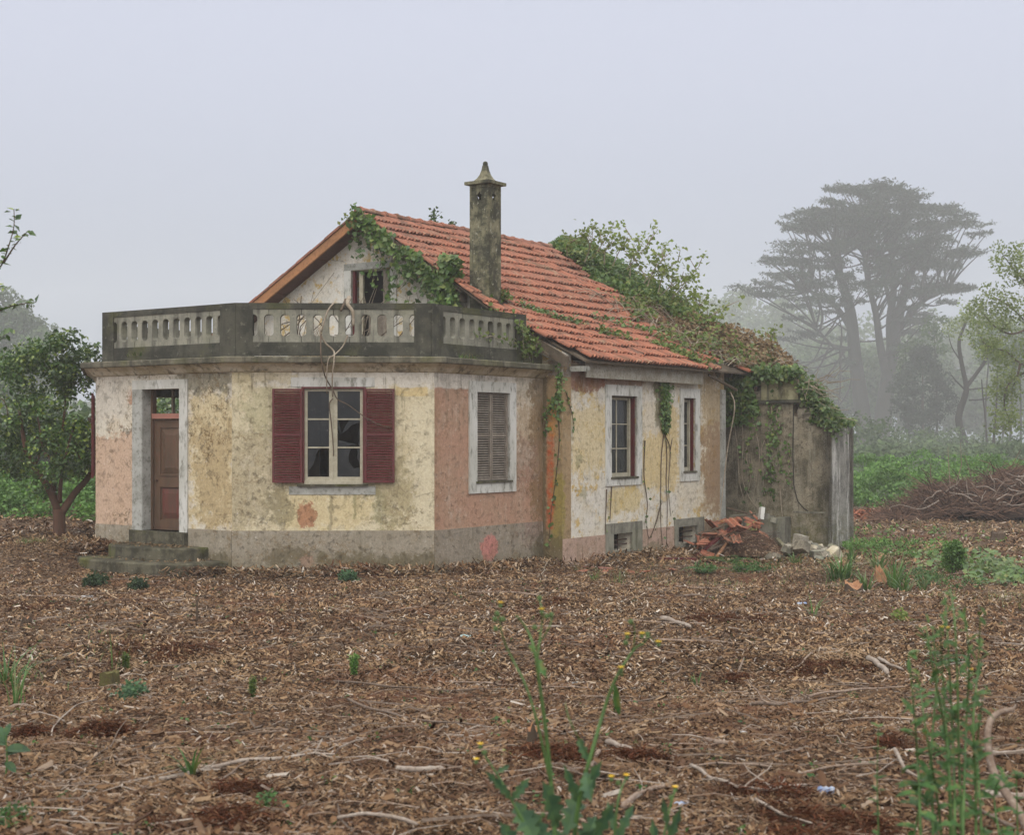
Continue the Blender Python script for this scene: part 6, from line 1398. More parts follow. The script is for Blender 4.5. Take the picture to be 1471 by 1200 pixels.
M['cut'] = simple('fresh_cut_wood', (.38, .20, .10), (.26, .13, .07), 14, .9, dirt=(.12, .07, .04), dk=.4, bump=.008); M['moss'] = simple('mossy_stump', (.10, .085, .03), (.07, .055, .03), 9, .95, dirt=(.10, .12, .03), dk=.7, bump=.01)
stump('jagged orange cut stump among the iris leaves', 1265, 838, .10, .24, 'cut', 'cut', .4); stump('dark splintered stump before the strap leaves', 1228, 852, .15, .12, 'bark', 'cut', .6); stump('small square mossy stump on the left of the plot', 157, 990, .085, .15, 'moss', 'moss', .12)
stump('round brown stump near the brush heap', 1434, 778, .17, .22, 'bark', 'bark', .2); stump('short splintered stump in the lower middle mulch', 765, 1072, .035, .12, 'bark', 'cut', .3); stump('tiny pale stump on the left edge of the mulch', 38, 900, .06, .10, 'bark', 'cut', .3); stump('thin post like stump before the steps', 283, 895, .014, .26, 'bark', 'cut', .1)

# rust brown dead foliage
def sprig(label, px, py, rx, h, n, mat='rust', blade=.12, w=.004):
    c = gp(px, py); dx = rx / FP * c.y; a = RS.rand(n) * 6.283; r = RS.rand(n) ** .5; X = c.x + dx * r * np.cos(a); Y = c.y + dx * .8 * r * np.sin(a); Z = gz(X, Y) + h * .6 * np.maximum(0, 1 - r) * RS.rand(n) ** .6
    keep = vnoise(X * 5, Y * 4, 77) > .46; P = np.repeat(np.stack([X, Y, Z + .008], 1)[keep], 5, 0) + RS.normal(0, .045, (keep.sum() * 5, 3)) * np.array([1, 1, .4]); P[:, 2] = np.maximum(P[:, 2], gz(P[:, 0], P[:, 1]) + .008)
    return tag(leaves('dead_sprig', P, np.tile([0, 0, 1.], (len(P), 1)), blade * .55, M[mat], width=.05, spread=.35), label, 'dead foliage')
for lab, px, py, rx, h, n in (('rust brown dead foliage fan at the left beside the forked stick', 150, 1055, 26, .16, 420), ('red brown dead foliage heap in the lower left', 62, 1062, 50, .12, 600), ('dark red dead foliage under the bleached branch', 345, 1142, 34, .06, 420), ('drooping brown dead sprig left of the middle', 402, 1062, 26, .15, 320),
    ('brown dead foliage below the thistle', 800, 1090, 60, .10, 800), ('red brown dead foliage right of the thistle', 915, 1095, 44, .09, 520), ('rusty dead foliage in the lower right centre', 1110, 1150, 70, .08, 800), ('tall brown dead sprig left of the tall weeds', 1290, 1075, 22, .24, 420), ('rusty dead sprig in the middle right mulch', 1130, 1052, 20, .1, 260),
    ('wide patch of dark red dead foliage on the left plot', 225, 945, 90, .07, 900), ('dark brown mat of dead foliage in front of the steps', 60, 872, 60, .06, 420), ('rust patch of dead foliage in the middle of the plot', 790, 868, 46, .07, 420), ('brown mat of dead foliage right of the middle', 1045, 892, 70, .09, 620), ('brown mat of dead foliage before the tall weeds', 1180, 965, 80, .08, 760), ('small rust sprig near the centre of the plot', 1050, 975, 22, .06, 260), ('rusty brown dead foliage along the bottom edge at left', 300, 1185, 80, .08, 700), ('rusty dead foliage along the bottom edge at right', 1180, 1195, 120, .08, 900)):
    sprig(lab, px, py, rx, h, n)
# prominent sticks and branches
def stick(label, pts, r0, r1, mat='stick', lift=.03, sides=7, name='fallen_branch', twigs=0):
    P = []
    for q in pts:
        p = gp(q[0], q[1]); P.append(p + Vector((0, 0, (q[2] if len(q) > 2 else lift))))
    t = thing(name, label, 'branch', G1(P[0])); Pj = [P[0]]
    for a_, b_ in zip(P[:-1], P[1:]):
        L_ = (b_ - a_).length; Pj += [a_.lerp(b_, .5) + Vector((rnd(-1, 1), rnd(-1, 1), rnd(-.2, .6))) * L_ * .05, b_]
    mb = MB(); q_ = smooth_pts(Pj, 3); rr_ = [(r0 + (r1 - r0) * k / (len(q_) - 1)) * .68 * rnd(.82, 1.2) for k in range(len(q_))]; rr_[-1] *= .5; mb.tube(q_, rr_, sides); s = q_; mb.build('stem', M[mat], t, smooth=True)
    for k in range(twigs):
        a = s[random.randint(1, len(s) - 2)]; L = rnd(.08, .3); mb = MB(); mb.tube(jag(a, a + Vector((rnd(-L, L), rnd(-L, L), rnd(0, L * .6))), 4, .08), lerp_r(r1 * .7, r1 * .3, 5), 4); mb.build('side_twig', M[mat], t)
    return t
for a in (('long bleached branch lying behind the green rosette', [(230, 1128), (300, 1112), (350, 1100), (395, 1098), (450, 1090), (470, 1095)], .022, .012, 'stick_pale', .03, 7, 'fallen_branch', 3), ('thin pale fork joining the bleached branch', [(318, 1128), (345, 1108), (400, 1085), (470, 1070)], .010, .006, 'stick'),
          ('pale bent stick arching over the rust foliage at left', [(74, 1065), (84, 1046, .05), (110, 1030, .09), (140, 1018, .07)], .009, .006, 'stick_pale'), ('slanting stick left of the dead foliage', [(85, 1120), (130, 1100), (160, 1078), (182, 1055, .1)], .008, .006, 'stick'),
          ('long curved pale branch at the bottom right of centre', [(993, 1110), (1020, 1128), (1060, 1142), (1110, 1146), (1160, 1138)], .018, .008, 'stick_pale', .04, 7, 'fallen_branch', 4), ('long thin brown pole lying across the lower middle', [(970, 1112), (1030, 1104), (1080, 1106), (1110, 1110)], .012, .009, 'stick'), ('thin brown pole to the right of the curved pale branch', [(1145, 1120), (1190, 1110), (1250, 1105), (1285, 1106)], .012, .008, 'stick'),
          ('thick brown branch in the middle right of the plot', [(1080, 1019), (1120, 1021), (1160, 1016), (1205, 1008)], .024, .014, 'stick', .04, 7, 'fallen_branch', 4), ('branch crossing behind the thick brown one', [(1160, 1012), (1210, 1004), (1260, 1000), (1300, 997)], .018, .01, 'stick', .06, 7, 'fallen_branch', 3), ('long straight pole behind the tall weeds', [(1300, 1008), (1360, 1009), (1420, 1012), (1475, 1013)], .014, .010, 'stick'),
          ('weathered split log chunk right of centre', [(1248, 952), (1262, 962), (1275, 975)], .045, .03, 'stick_pale', .04), ('second weathered chunk leaning on the split log', [(1262, 955), (1280, 965), (1298, 972)], .028, .015, 'stick_pale', .06), ('grey knobbly branch piece before the split log', [(1130, 968), (1150, 960), (1168, 948, .08)], .022, .010, 'stick'),
          ('short thick stick below the long pole', [(1012, 1070), (1035, 1074), (1058, 1076)], .028, .018, 'stick', .03), ('pale cut log end behind the thistle', [(950, 893), (970, 899), (992, 906)], .05, .03, 'stick_pale', .04), ('long low stick in the middle of the plot', [(480, 985), (560, 992), (640, 998), (740, 996)], .014, .008, 'stick', .03), ('parallel thin stick in the middle of the plot', [(640, 985), (720, 988), (790, 992), (850, 994)], .012, .008, 'stick'),
          ('long twisted stick running left of the centre', [(500, 1012), (560, 1032), (620, 1045), (700, 1052)], .016, .008, 'stick', .04), ('dark stick lying before the front wall', [(330, 880), (360, 878), (385, 881)], .018, .012, 'vine_dark'), ('dark branch lying at the left of the steps', [(85, 788), (120, 792), (145, 790)], .035, .02, 'vine_dark', .05), ('stick lying on the mulch below the dark twigs', [(520, 878), (560, 882), (605, 876)], .014, .008, 'stick'),
          ('thick grey branch piece beside the thistle stem', [(872, 1075), (890, 1082), (908, 1086)], .028, .022, 'stick_pale', .04), ('short broken stick next to the thistle', [(845, 1110), (855, 1100), (862, 1092, .06)], .024, .018, 'stick'), ('brown curved branch at the right of the thistle foot', [(895, 1168), (915, 1150), (940, 1140), (955, 1138)], .026, .015, 'stick'), ('grey stick in the lower middle', [(570, 1112), (600, 1114), (638, 1112)], .022, .024, 'stick_pale'),
          ('pale root curving along the bottom left edge', [(485, 1190), (520, 1184), (560, 1188), (600, 1200)], .014, .016, 'stick_pale', .05), ('pale chips of branch at the bottom right', [(1085, 1160), (1120, 1180), (1170, 1196)], .014, .008, 'stick_pale', .04), ('forked pale root left of the tall weeds', [(1285, 1090), (1300, 1120), (1330, 1138), (1355, 1150)], .018, .010, 'stick_pale', .06), ('short stub at the far right foreground', [(1415, 1150), (1440, 1154), (1475, 1156)], .028, .03, 'stick_pale', .04), ('brown pole crossing the bottom right corner', [(1380, 1165), (1420, 1185), (1460, 1205)], .016, .014, 'stick', .05), ('grey branch under the curved twig at the right', [(1400, 1085), (1430, 1094), (1475, 1090)], .016, .012, 'stick_pale', .05)):
    stick(*a)
# the arched twig at the right edge
Y0 = 6.6; t = thing('arched_twig', 'smooth arched brown twig rising out of the ground at the right edge', 'branch', G1(at(1475, 1215, Y0))); mb = MB()
stem(mb, [at(x, y, Y0 + d) for x, y, d in ((1490, 1215, -.2), (1462, 1165, 0), (1432, 1120, .1), (1422, 1090, .15), (1419, 1055, .2), (1424, 1035, .25), (1436, 1024, .3), (1456, 1020, .3))], .022, .012, 8); mb.build('stem', M['stick'], t, smooth=True)
mb = MB(); mb.tube([at(1454, 1021, Y0 + .3), at(1460, 1013, Y0 + .3)], [.008, .004], 5); mb.tube([at(1438, 1023, Y0 + .3), at(1435, 1016, Y0 + .3)], [.006, .003], 5); mb.build('side_twig', M['stick'], t)
# sticks leaning against the house foot
for lab, P in (('two thin pale canes leaning on the pink wall foot', [(735, 822, .02), (752, 800, .3), (760, 790, .45)]), ('bent pale cane at the foot of the stained corner', [(780, 822, .02), (776, 806, .2), (770, 802, .3)]), ('thin cane standing before the front plinth', [(583, 832, 0), (590, 826, .1), (592, 822, .18)]), ('dark cane at the corner of the bay', [(770, 832, 0), (782, 826, .12), (792, 822, .25)])): stick(lab, P, .012, .006, 'vine', name='cane')

# ------------------------------------------------------------------ litter
M['can'] = simple('crushed_blue_white_can', (.36, .40, .46), (.06, .13, .32), 30, .35, spec=.5); M['plastic'] = simple('dirty_white_plastic', (.55, .56, .56), (.40, .42, .44), 14, .5); M['glassbit'] = simple('pale_blue_green_plastic', (.35, .48, .46), (.28, .38, .38), 20, .4)
def can(label, px, py, s=1.0, mat='can'):
    c = gp(px, py); t = thing('crushed_can', label, 'can', G1(c)); a = rnd(-.4, .4); d = Vector((math.cos(a), math.sin(a), .05)); mb = MB(); r = .032 * s
    P = [c + Vector((0, 0, r * .8)) + d * (.058 * s * (q - 3) / 3) + Vector((0, 0, .003 * (q % 2))) for q in range(7)]; mb.tube(P, [r * .82, r, r * .8, r * .95, r * .78, r, r * .82], 10); mb.build('body', M[mat], t, smooth=True); mb = MB(); mb.tube([P[0] - d * .001, P[0] - d * .004], [r * .7, r * .7], 10); mb.build('lid', M['plastic'], t); return t
can('crushed blue and white drink can in the lower right mulch', 1187, 1142, .75); can('crushed white can lying near the grass on the right', 1152, 872, 1.1); can('flattened pale blue can beside the thistle flowers', 979, 1162, .65)
def scrap(label, px, py, w, h, mat='plastic', name='plastic_scrap'):
    c = gp(px, py); mb = MB(); n = 5; g = [[c + Vector((w * (i / n - .5) + rnd(-.01, .01), w * .5 * (j / n - .5) + rnd(-.01, .01), .015 + h * rnd(0, 1))) for i in range(n + 1)] for j in range(n + 1)]
    for j in range(n):
        for i in range(n): mb.face([g[j][i], g[j][i + 1], g[j + 1][i + 1], g[j + 1][i]])
    tag(mb.build(name, M[mat], None), label, 'litter')
scrap('scrap of white plastic on the mulch before the steps', 125, 861, .17, .04); scrap('small pale green plastic scrap in the middle of the plot', 668, 918, .12, .03, 'glassbit'); scrap('white paper scrap on the mulch right of centre', 822, 985, .09, .02); scrap('small pale scrap near the right bottom', 1068, 1058, .05, .02)

# ------------------------------------------------------------------ rubble of tiles and boards beside the annexe
rb = thing('rubble_heap', 'heap of broken roof tiles, maroon boards and sticks between the wing and the annexe', 'rubble', (4.5, 30.4, -.25))
def rp(px, py, Y): return at(px, py, Y)
def slab(par, name, mat, c, L, W_, T, rz, rx=0, ry=0):
    mb = MB(); R_ = Matrix.Rotation(rz, 3, 'Z') @ Matrix.Rotation(ry, 3, 'Y') @ Matrix.Rotation(rx, 3, 'X'); mb.hexa([tuple(R_ @ Vector((sx * L / 2, sy * W_ / 2, sz * T / 2)) + Vector(c)) for sz in (-1, 1) for sx, sy in ((-1, -1), (1, -1), (1, 1), (-1, 1))]); return mb.build(name, M[mat], par)
heap = lambda px: float(np.interp(px, [985, 1010, 1040, 1060, 1090, 1120], [-.15, .05, .35, .50, .42, .1]))
mbh = MB(); ring = []
for j in range(7):
    ring.append([at(px, 0, 30.0 + j * .32).xy.to_3d() + Vector((0, 0, -.3 + (heap(px) + .25) * math.sin(math.pi * min(1, (j + .3) / 5.5)) * .85)) for px in range(990, 1126, 9)])
for A_, B_ in zip(ring[:-1], ring[1:]):
    for k in range(len(A_) - 1): mbh.face([A_[k], A_[k + 1], B_[k + 1], B_[k]])
mbh.build('earth', M['ground'], rb)
TMb = TM[0]
for k in range(64):
    px = rnd(995, 1095); Y = rnd(30.0, 31.6); z = heap(px) * rnd(.3, 1) + rnd(-.1, .1) - .05; p = at(px, 0, Y); o = obj('broken_tile', TMb, None, rb)
    o.matrix_parent_inverse = Matrix.Translation(-Vector(rb.location)); o.matrix_basis = Matrix.Translation((p.x, p.y, z)) @ Matrix.Rotation(rnd(0, 6.28), 4, 'Z') @ Matrix.Rotation(rnd(-.8, .8), 4, 'X') @ Matrix.Rotation(rnd(-.6, .6), 4, 'Y') @ Matrix.Scale(rnd(.45, .95), 4)
for (x0, y0, x1, y1, Y, m, w) in ((997, 802, 1052, 757, 30.0, 'maroon', .12), (1010, 800, 1040, 770, 29.9, 'timber', .08), (1030, 800, 1048, 775, 29.85, 'cut', .06), (1005, 768, 1050, 752, 30.6, 'timber', .07), (1045, 745, 1085, 738, 31.2, 'timber', .06), (1020, 790, 1062, 775, 30.0, 'stick', .05), (1035, 750, 1065, 742, 31.0, 'fascia', .09), (1045, 730, 1085, 741, 31.3, 'vine_dark', .07), (990, 806, 1030, 790, 29.8, 'stick', .04), (1050, 772, 1075, 790, 30.2, 'fascia_white', .07)):
    a, b = at(x0, y0, Y), at(x1, y1, Y + .5); mb = MB(); d = (b - a).normalized(); s = Vector((d.y, -d.x, 0)).normalized() * w / 2; n_ = s.cross(d).normalized() * .016; mb.hexa([a - s - n_, a + s - n_, b + s - n_, b - s - n_, a - s + n_, a + s + n_, b + s + n_, b - s + n_]); mb.build('board', M[m], rb)
M['yellow_block'] = simple('mossy_yellow_plaster', (.40, .36, .12), (.33, .32, .14), 9, .9, dirt=(.12, .13, .05), dk=.5, bump=.01)
for px, py, Y, L, m in ((1080, 756, 31.0, .2, 'yellow_block'), (1094, 738, 31.4, .09, 'surround'), (1063, 757, 30.9, .09, 'stone_end'), (1100, 742, 31.4, .12, 'conc'), (1052, 778, 30.2, .14, 'stone_end'), (1112, 748, 31.3, .12, 'conc')): slab(rb, 'plaster_block', m, at(px, py, Y), L, .12, L * (1 if px != 1094 else 3), rnd(-.5, .5), rnd(-.3, .3), rnd(-.3, .3))
mb = MB()
for _ in range(170): px = rnd(1035, 1105); a = at(px, 0, rnd(29.8, 30.8)); a.z = heap(px) * rnd(.2, .9) - .1; L = rnd(.15, .6); mb.tube(jag(a, a + Vector((rnd(-L, L), rnd(-L, L) * .5, rnd(-L, L) * .5)), 3, .1), lerp_r(.008, .004, 4), 3, cap=False)
tag(mb.build('root_tangle', M['twig'], rb), kind='stuff')
mb = MB(); pts = []
t = thing('low_wall', 'low broken concrete block against the foot of the dark annexe wall', 'wall', frK.pt(.2, .1, -.3)); 
mb = MB(); tp_ = [.52, .50, .54, .50, .47, .49, .44]
for k in range(6): frK.box(mb, .15 + k * .19, .15 + (k + 1) * .19, .0, .75 - .04 * (k % 2), -.5, tp_[k])
mb.build('block', M['conc'], t)
mr = thing('masonry_rubble', 'pile of pale broken masonry in front of the annexe', 'rubble', frK.pt(1.2, .6, -.3))
for k in range(58):
    px = random.choice([rnd(1100, 1150), rnd(1140, 1185), rnd(1165, 1200)]); Y = rnd(30.3, 31.3); y_ = rnd(775, 806) if px < 1165 else rnd(783, 806); L = rnd(.10, .30) * (.7 if y_ < 785 else 1)
    c = gp(px, y_); c.z += L * .25 + (rnd(.05, .3) if 1120 < px < 1160 else 0); slab(mr, 'broken_stone', random.choice(['stone_end', 'stone_end', 'stone_end', 'conc', 'soffit_plaster', 'fascia_white']), c, L, L * rnd(.5, .9), L * rnd(.35, .8), rnd(0, 3), rnd(-.6, .6), rnd(-.6, .6))
for (x0, y0, x1, y1) in ((1116, 775, 1140, 800), (1150, 778, 1160, 802), (1168, 798, 1150, 818)): a, b = at(x0, y0, 30.6), at(x1, y1, 30.3); mb = MB(); mb.tube([a, b], [.05, .045], 4); mb.build('broken_beam', M['stone_end'], mr)
# boards lying at the foot of the wing
for lab, x0, y0, x1, y1, w, m in (('faded red board lying at the foot of the wing', 838, 818, 880, 816, .12, 'pinkbar'), ('dark maroon board lying below the right basement window', 945, 806, 1000, 807, .14, 'maroon')):
    a, b = gp(x0, y0) + Vector((0, 0, .04)), gp(x1, y1) + Vector((0, 0, .05)); mb = MB(); s = Vector((0, w / 2, 0)); h = Vector((0, 0, .018)); mb.hexa([a - s - h, b - s - h, b + s - h, a + s - h, a - s + h, b - s + h, b + s + h, a + s + h]); tag(mb.build('board', M[m], None), lab, 'board')
for k in range(5):
    c = gp(850 + k * 26 + rnd(-6, 6), 823 + rnd(-4, 3)); o = obj('broken_tile', TMb, None, None); o.matrix_world = Matrix.Translation(c + Vector((0, 0, .03))) @ Matrix.Rotation(rnd(0, 6), 4, 'Z') @ Matrix.Scale(.5, 4); tag(o, 'small piece of broken red tile on the ground along the wing foot', 'tile', 'broken tiles along the wing foot')

# ------------------------------------------------------------------ heap of brush on the right
bh = thing('brush_heap', 'long heap of dead brown brushwood at the right edge of the clearing', 'brush heap', (14, 43, -.25))
def bh_h(x): return np.interp(x, [11.0, 11.7, 12.4, 13, 14, 15.2, 16.5, 19], [0, .12, .72, 1.05, 1.05, 1.38, 1.6, 1.7]) * (.82 + .36 * vnoise(np.asarray(x, float) * 1.9, np.asarray(x, float) * 0 + 3.3, 71))
mb = MB(); ring = []
xs = np.linspace(10.8, 19, 42)
for j in range(9):
    q = j / 8; ring.append([Vector((x, 42.6 + 3.6 * q + .3 * math.sin(x * 2), gz1(x, 43) - .05 + float(bh_h(x)) * .86 * math.sin(math.pi * min(1, q * 1.15 + .02)) ** .6 * (.85 + .3 * float(vnoise(np.array([x * 2.]), np.array([q * 5.]), 3)[0])))) for x in xs])
for A_, B_ in zip(ring[:-1], ring[1:]):
    for k in range(len(A_) - 1): mb.face([A_[k], A_[k + 1], B_[k + 1], B_[k]])
M['heap_core'] = simple('packed_brush', (.03, .018, .012), (.018, .011, .008), 9, .95, dirt=(.10, .06, .045), dk=.5, bump=.04); mb.build('packed_core', M['heap_core'], bh)
mb = MB()
for _ in range(5200):
    x = rnd(11.1, 18.5); h = float(bh_h(x)); q = rnd(0, 1); z = -.25 + h * math.sin(math.pi * min(1, q * .62 + .03)) ** .6 * rnd(.75, 1.06); y = 42.5 + 3.4 * q * .55; L = rnd(.25, .9); a = random.gauss(0, .7) + (math.pi if random.random() < .5 else 0); el = random.gauss(0, .42)
    d = Vector((math.cos(a) * math.cos(el), math.sin(a) * .5, math.sin(el))) * L; p = Vector((x, y, z)); e = p + d; e.z = max(e.z, -.2); mb.tube([p, p.lerp(e, .5) + Vector((0, -.02, rnd(-.08, .08))), e], [.020, .014, .007], 3, cap=False)
tag(mb.build('brushwood', M['twig'], bh), kind='stuff')
for k in range(60):
    x = rnd(12.0, 17.5); h = float(bh_h(x)); p = Vector((x, 42.5 + rnd(0, .8), -.25 + h * rnd(.5, 1.0))); L = rnd(.5, 1.6); a = rnd(0, 6.28); mb = MB(); mb.tube(smooth_pts(jag(p, p + Vector((math.cos(a) * L, -rnd(0, .3), math.sin(a) * L * .45)), 4, .10), 2), lerp_r(.022, .008, 9), 4); mb.build('branch', M['stick_pale' if k % 3 else 'stick'], bh)
for (x, h) in ((1365, 58), (1372, 64), (1398, 50), (1412, 38), (1430, 30)): p = at(x, 700, 43.4); mb = MB(); mb.tube([p, p + Vector((rnd(-.2, .2), 0, h / 48 * .5)), p + Vector((rnd(-.3, .3), 0, h / 48))], [.018, .012, .006], 4); mb.build('branch', M['stick'], bh)
tag(chips_mesh('red_earth_patch', RS.uniform(9.8, 12.4, 2500), RS.uniform(43.5, 48.5, 2500), .16, .06, simple('rust_red_bark_bits', (.30, .10, .045), (.20, .07, .035), 5), .04, .3, tent=False), 'rust red bark litter before the bramble thicket', kind='stuff')

# ------------------------------------------------------------------ tall weeds close to the camera
def leaf_poly(mb, base, tip, w, nrm, lobes=0, sag=.0):
    """a leaf blade with a folded midrib; lobes > 0 gives a toothed thistle edge"""
    d = (tip - base); L = d.length; d = d / L; s = d.cross(nrm).normalized(); n = s.cross(d); k = 6 if not lobes else lobes * 2
    mid = [base + d * L * q / k + n * (-sag * L * (q / k) ** 2) for q in range(k + 1)]
    def hw(q):
        t_ = q / k; v = w * math.sin(math.pi * min(1, t_ * .92 + .06)) ** .8
        return v * ((.55 if q % 2 else 1.15) if lobes else 1)
    for q in range(k):
        a, b = hw(q), hw(q + 1) if q + 1 < k else 0
        for sg in (-1, 1):
            p = [mid[q], mid[q + 1], mid[q + 1] + s * sg * b + n * b * .35, mid[q] + s * sg * a + n * a * .35]; mb.face(p if sg > 0 else p[::-1])
M['yellow_petal'] = simple('yellow_petals', (.75, .52, .03), (.70, .42, .02), 20, .6); M['bud'] = simple('green_flower_bud', (.07, .12, .04), (.10, .15, .05), 30, .7)
def flower(c, r, t, open_=True):
    mb = MB(); mb.lathe((c.x, c.y, c.z), [(.2 * r, -r * 1.1), (.75 * r, -r * .6), (.62 * r, 0), (.5 * r, r * .3)], 7); f = mb.build('bud', M['bud'], t)
    if open_:
        mb = MB()
        for k in range(12): a = 6.283 * k / 12; u = Vector((math.cos(a), math.sin(a), .55)); s = Vector((-math.sin(a), math.cos(a), 0)) * r * .22; b = c + Vector((0, 0, r * .25)); mb.face([b - s * .5, b + u * r - s, b + u * r + s, b + s * .5])
        mb.build('petals', M['yellow_petal'], t)
Yw = 4.9; th = thing('sow_thistle', 'tall sow thistle with toothed leaves and small yellow flowers, blurred close to the camera', 'plant', G1(at(800, 1480, Yw)))
mb = MB(); tips = []
for P, r0, r1 in (([(800, 1420), (797, 1200), (792, 1130), (784, 1050), (776, 990), (768, 935), (757, 905), (742, 885)], .009, .003), ([(776, 990), (772, 950), (778, 900), (779, 880), (775, 862)], .004, .002), ([(792, 1130), (772, 1040), (755, 985), (735, 945), (722, 915), (716, 880)], .005, .002), ([(820, 1420), (822, 1250), (832, 1150), (848, 1090), (868, 1020), (885, 975), (910, 935), (925, 925)], .010, .003), ([(910, 935), (912, 905), (906, 892)], .003, .002), ([(925, 925), (932, 915), (942, 925)], .003, .002), ([(800, 1300), (770, 1220), (735, 1150), (712, 1110), (692, 1080)], .007, .002), ([(860, 1420), (880, 1230), (888, 1150), (900, 1118)], .006, .003), ([(930, 1420), (945, 1260), (958, 1180), (970, 1135)], .005, .003), ([(768, 935), (790, 900), (792, 880)], .003, .002), ([(848, 1090), (820, 1040), (812, 1010)], .003, .001)):
    stem(mb, [at(x, y, Yw + rnd(-.06, .06)) for x, y in P], r0, r1, 6)
mb.build('stems', M['stem_green'], th, smooth=True)
for (x, y, op) in ((719, 869, 1), (714, 880, 0), (722, 888, 0), (711, 888, 0), (778, 878, 1), (785, 884, 0), (792, 882, 0), (775, 858, 0), (768, 900, 0), (712, 902, 0), (906, 892, 0), (901, 914, 1), (922, 913, 1), (946, 925, 1), (930, 910, 0), (899, 922, 0), (892, 962, 1), (690, 1072, 1), (684, 1094, 1), (696, 1080, 0), (878, 1119, 1), (900, 1117, 1), (888, 1124, 0), (970, 1134, 1), (964, 1145, 0), (800, 1175, 1), (802, 1148, 0), (780, 1170, 0)): flower(at(x, y, Yw + rnd(-.06, .06)), .011 if op else .013, th, op)
for (x0, y0, x1, y1, w, lo) in ((770, 945, 784, 972, .018, 3), (768, 940, 760, 925, .010, 3), (884, 985, 888, 1035, .016, 0), (890, 970, 905, 965, .012, 3), (845, 1095, 830, 1060, .02, 4), (842, 1110, 846, 1150, .035, 4), (790, 1120, 788, 1092, .016, 3), (735, 1150, 705, 1112, .02, 5), (735, 1150, 760, 1120, .022, 4), (712, 1112, 735, 1098, .012, 3), (800, 1190, 788, 1130, .045, 5), (812, 1200, 835, 1128, .045, 5), (835, 1160, 812, 1105, .022, 4), (838, 1150, 858, 1098, .03, 4), (770, 1210, 740, 1150, .05, 5), (790, 1230, 765, 1165, .04, 5), (830, 1230, 860, 1170, .05, 5), (800, 1260, 800, 1185, .06, 6), (750, 1230, 722, 1185, .035, 5), (850, 1210, 880, 1160, .03, 4), (885, 1200, 872, 1150, .02, 4), (885, 1210, 910, 1155, .022, 4), (950, 1240, 935, 1180, .024, 4), (955, 1220, 978, 1165, .022, 4), (960, 1190, 952, 1150, .015, 3), (815, 1240, 850, 1200, .05, 5), (775, 1250, 735, 1205, .05, 5)):
    mb = MB(); a, b = at(x0, y0, Yw + rnd(-.05, .05)), at(x1, y1, Yw + rnd(-.2, .15)); leaf_poly(mb, a, b, w * .8, Vector((rnd(-.5, .5), -1, rnd(.0, .6))), lo, .12); mb.build('leaf', M['weed_blue' if lo and y0 > 1080 else 'weed'], th)
# tall leafy weeds at the right
Yq = 5.3; tw2 = thing('tall_weed', 'tall leafy weed clump blurred close to the camera at the lower right', 'plant', G1(at(1370, 1400, Yq))); mb = MB(); LP = []
stems_ = [((1365, 1420), (1372, 1200), (1368, 1050), (1362, 930), (1358, 862)), ((1380, 1420), (1384, 1180), (1388, 1040), (1392, 950), (1386, 880)), ((1345, 1420), (1340, 1180), (1338, 1080), (1345, 980), (1340, 905)), ((1400, 1420), (1402, 1150), (1398, 1040), (1405, 960), (1408, 890)), ((1330, 1420), (1322, 1180), (1318, 1090), (1312, 1010), (1305, 940)), ((1375, 1420), (1366, 1150), (1356, 1000), (1350, 900)), ((1415, 1420), (1410, 1200), (1404, 1080), (1412, 1000)), ((1355, 1420), (1352, 1200), (1330, 1050), (1322, 990)), ((1390, 1420), (1378, 1100), (1376, 1000), (1372, 900), (1366, 850)), ((1300, 1420), (1308, 1240), (1322, 1150), (1318, 1120)), ((1430, 1420), (1440, 1250), (1428, 1150), (1436, 1120)), ((1368, 1400), (1362, 1100), (1340, 960), (1330, 900))]
for P in stems_:
    q = stem(mb, [at(x, y, Yq + rnd(-.3, .3)) for x, y in P], .006, .002, 5); LP.append(q)
mb.build('stems', M['stem_green'], tw2, smooth=True)
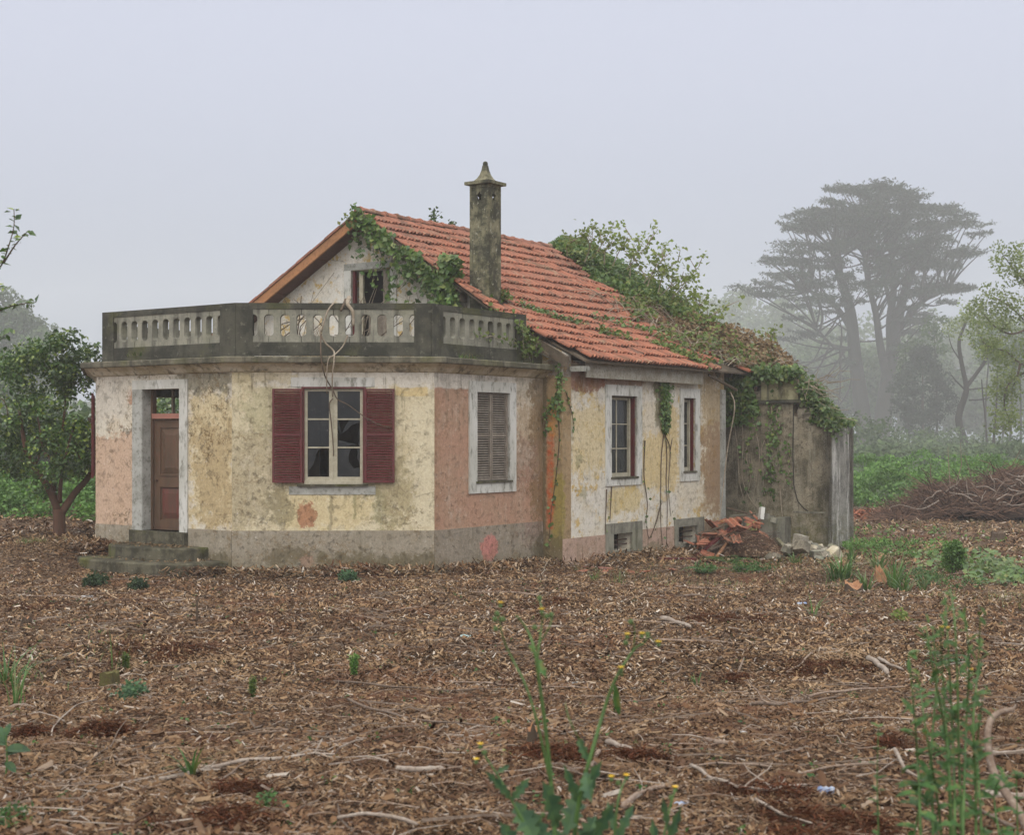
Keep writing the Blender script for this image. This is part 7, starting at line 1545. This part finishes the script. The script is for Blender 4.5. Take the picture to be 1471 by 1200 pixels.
for q in LP:
    mb = MB()
    for p in q[2:]:
        py = 626 + (EYE - p.z) * FP / p.y; fr_ = min(1, max(.12, (py - 850) / 260))
        for _ in range(2):
            L = (.022 + .062 * fr_ * rnd(.4, 1.1)); a = rnd(0, 6.28); d = Vector((math.cos(a), math.sin(a) * .8, rnd(.1, .6))).normalized(); leaf_poly(mb, p + Vector((0, 0, rnd(-.05, .05))), p + d * L, L * rnd(.18, .3), Vector((rnd(-.3, .3), -.3, 1)), 0 if rnd(0, 1) < .5 else 3, .3)
    mb.build('leaves', M['weed'], tw2)
for x, y in ((1353, 903), (1362, 904), (1396, 964)): flower(at(x, y, Yq), .008, tw2)
for lab, X_, Yb, top in (('single thin weed stem left of the tall weed clump', 1262, 5.6, 1045), ('thin weed stem at the right bottom edge', 1462, 5.8, 1120)):
    t = thing('thin_weed', lab, 'plant', G1(at(X_, 1380, Yb))); mb = MB(); q = stem(mb, [at(X_ + 3, 1380, Yb), at(X_, 1200, Yb), at(X_ - 2, 1120, Yb), at(X_, top, Yb)], .004, .0015, 5); mb.build('stem', M['stem_green'], t); mb = MB()
    for p in q[2:]:
        for _ in range(3): a = rnd(0, 6.28); leaf_poly(mb, p, p + Vector((math.cos(a), math.sin(a), .5)) * rnd(.015, .045), .008, Vector((0, -.3, 1)), 0, .2)
    mb.build('leaves', M['weed'], t)
# broad leaved plant at the left bottom edge
c = gp(8, 1120); t = thing('broadleaf_weed', 'young broad leaved weed at the lower left edge', 'plant', G1(c)); mb = MB(); mb.tube([c, c + Vector((.01, 0, .12)), c + Vector((.0, 0, .26))], [.006, .005, .003], 6); mb.build('stem', M['stem_green'], t)
for k, (dx, dz, L, z) in enumerate(((.9, .1, .14, .17), (-.8, .3, .10, .2), (.2, .9, .08, .25), (.7, -.4, .09, .1), (-.3, .5, .12, .22), (.5, .2, .08, .14))): mb = MB(); b = c + Vector((0, 0, z)); leaf_poly(mb, b, b + Vector((dx, rnd(-.5, .2), dz)).normalized() * L, L * .28, Vector((0, -.6, 1)), 0, .25); mb.build('leaf', M['weed_blue'], t)
